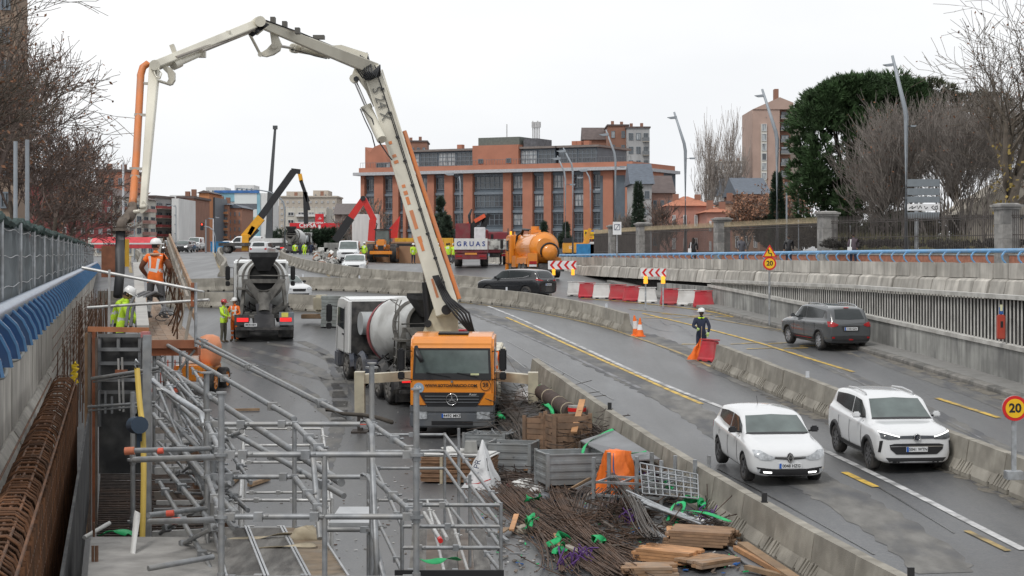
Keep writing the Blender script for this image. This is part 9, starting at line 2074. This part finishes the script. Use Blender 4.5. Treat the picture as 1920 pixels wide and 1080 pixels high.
gs=[(1008,725,1014,738),(1018,775,1045,800),(1050,800,1068,818),(1072,790,1100,800),(1080,770,1095,800),(930,795,945,800),(1062,750,1075,762),(1020,760,1032,772),(985,1010,1010,992),(1030,1040,1065,1030),(1035,1060,1060,1050),(1110,1035,1125,1040),(1290,892,1310,905),(1310,880,1325,900),(1240,865,1262,878),(985,958,1010,950),(520,640,0,0)]
w8=['below the outrigger beam','on the rusty roll','in front of the crates','over the banded bucket','hanging from the banded bucket','beside the pump truck bumper','on the long bars near the barrier','on the dark bars by the roll','at the left among the brown bars','in the lower middle of the yard','below the other in the lower middle','beside the thick rebar bundle','near the grid frames','against the barrier by the grid frames','right of the steel plate','among the bars under the white bag','behind']
for i,(x0,y0,x1,y1) in enumerate(gs[:-1]):
 p=on(x0,y0,.25 if y0<1000 else .2); q=on(x1,y1,.25 if y0<1000 else .2); mid=[p.lerp(q,f)+Vector((rnd.uniform(-.15,.15),rnd.uniform(-.15,.15),rnd.uniform(-.1,.2))) for f in (.2,.4,.6,.8)]
 strap('green_sling','bright green sling lying '+w8[i],[p]+mid+[q],.11,green,seed=30+i,twist=1.3)
 if i%2==0: strap('green_sling','second loop of green sling lying '+w8[i],[p+Vector((.1,0,.05))]+[m_+rv(rnd,.15) for m_ in mid]+[q+Vector((0,.2,0))],.08,green,seed=60+i,twist=1.5)
pw=['by the right end of the orange bag','among the stirrups in the middle','near the bottom middle bars','on the grey curved bundle','by the front barrier beside the racks','at the bottom among the brown bars']
for i,(x,y) in enumerate(((1250,885),(1225,905),(1100,1060),(1180,985),(1325,940),(1062,1070))):
 c_=on(x,y,.15); m=MB()
 for j in range(4): m.tube(smooth_poly([c_+rv(rnd,.26) for _ in range(6)],2),.014,4)
 m.v=[(a,b,max(c,gz(a,b)+.02)) for a,b,c in m.v]; o=m.build('purple_sling',purple); tag(o,'tangled dark purple rope sling '+pw[i],'sling')
for i,(x,y,rr,mt,lb) in enumerate(((985,915,.35,whpl,'crumpled white and blue packaging sheet left of the big bin'),(1012,925,.3,M('white_board'),'white crumpled bag below the big bin'),(1020,940,.3,M('grey_film',(.16,.165,.18),.3,var=.3),'dark shiny film heap below the big bin'),(965,915,.22,M('red_white_film',(.5,.2,.2),.5),'reddish printed packaging next to the white bag'),(1000,735,.6,M('white_woven_bag'),'white tarpaulin heap under the outrigger beam'),(1035,800,.3,M('old_crate_wood'),'brown paper heap beside the crates'),(1250,900,.28,M('yellowed_plastic',(.5,.5,.38),.5),'pale plastic canister among the racks'),(1325,930,.25,whpl,'white scrap of film near the barrier'),(1225,960,.25,M('beige_rag',(.36,.32,.26),.9),'beige rags on the ground behind the planks'),(1265,985,.3,M('beige_rag'),'torn paper bags right of the rebar bundle'),(985,1000,.25,M('beige_rag'),'beige cloth scraps among the left bars'),(1210,795,.0,whpl,''),(1195,880,.2,bluest,'blue wrapped scrap right of the steel plate'),(1018,885,.18,bluest,'blue crumpled plastic between the bins'),(960,700,.0,whpl,''))):
 if rr: rag('scrap_sheet',lb,on(x,y,.06),(rr,rr*.7,rr*.45),mt,'scrap',70+i)
nsb=0
for x in sorted(rnd.uniform(930,1330) for _ in range(30)):
 y=rnd.uniform(860,1070)
 if x>1000+(y-690)*1.73-110: continue
 o=MB().beam(on(x,y,.12),on(x+rnd.uniform(-50,50),y+rnd.uniform(-25,25),.2),rnd.uniform(.04,.14),rnd.uniform(.02,.05)).build('scrap_board',rnd.choice([woodd,wood,M('grey_timber'),woodo,fg])); nsb+=1; tag(o,'short loose scrap piece among the rebar heaps, %s from the left'%ordn(nsb-1),'scrap','loose scrap boards among the rebar')
m=MB(); q=random.Random(99)
for i in range(900):
 x=q.uniform(900,1400); y=q.uniform(840,1078)
 if x>1000+(y-690)*1.73-20: continue
 p=on(x,y,.03); m.k=q.choice((0,0,1,2,3,4,5,0)); z=q.uniform(.015,.06); m.box(p,(z*q.uniform(1,3),z,z*.4),rot=(q.uniform(-.4,.4),q.uniform(-.4,.4),q.uniform(0,3)))
for i in range(500):
 x=q.uniform(420,930); y=q.uniform(640,1078); p=on(x,y,.012); m.k=q.choice((0,1,2,5)); z=q.uniform(.01,.035); m.box(p,(z*q.uniform(1,3),z,z*.4),rot=(0,0,q.uniform(0,3)))
o=m.build('ground_litter',[woodd,M('white_board'),conc_g,green,bluest,rust]); tag(o,'small scraps, chips and litter scattered over the wet yard','litter',kind='stuff')
m=MB()
for i in range(40):
 x=q.uniform(930,1330); y=q.uniform(860,1070)
 if x>1000+(y-690)*1.73-60: continue
 p=on(x,y,.05); pts=[p]; a=q.uniform(0,6.28)
 for j in range(8): a+=q.uniform(-.9,.9); n_=pts[-1]+Vector((.15*math.cos(a),.15*math.sin(a),0)); n_.z=gz(n_.x,n_.y)+q.uniform(.02,.12); pts.append(n_)
 m.tube(pts,.008,4,caps=False)
o=m.build('loose_wire',rebd); tag(o,'loose dark tie wire strewn across the scrap yard','wire',kind='stuff')
for i,(pts,w_,mt) in enumerate((([(560,640),(600,700),(620,760)],1.2,'a'),([(470,700),(540,720)],.8,'a'),([(900,660),(960,690),(1000,720)],1.0,'b'))): pass
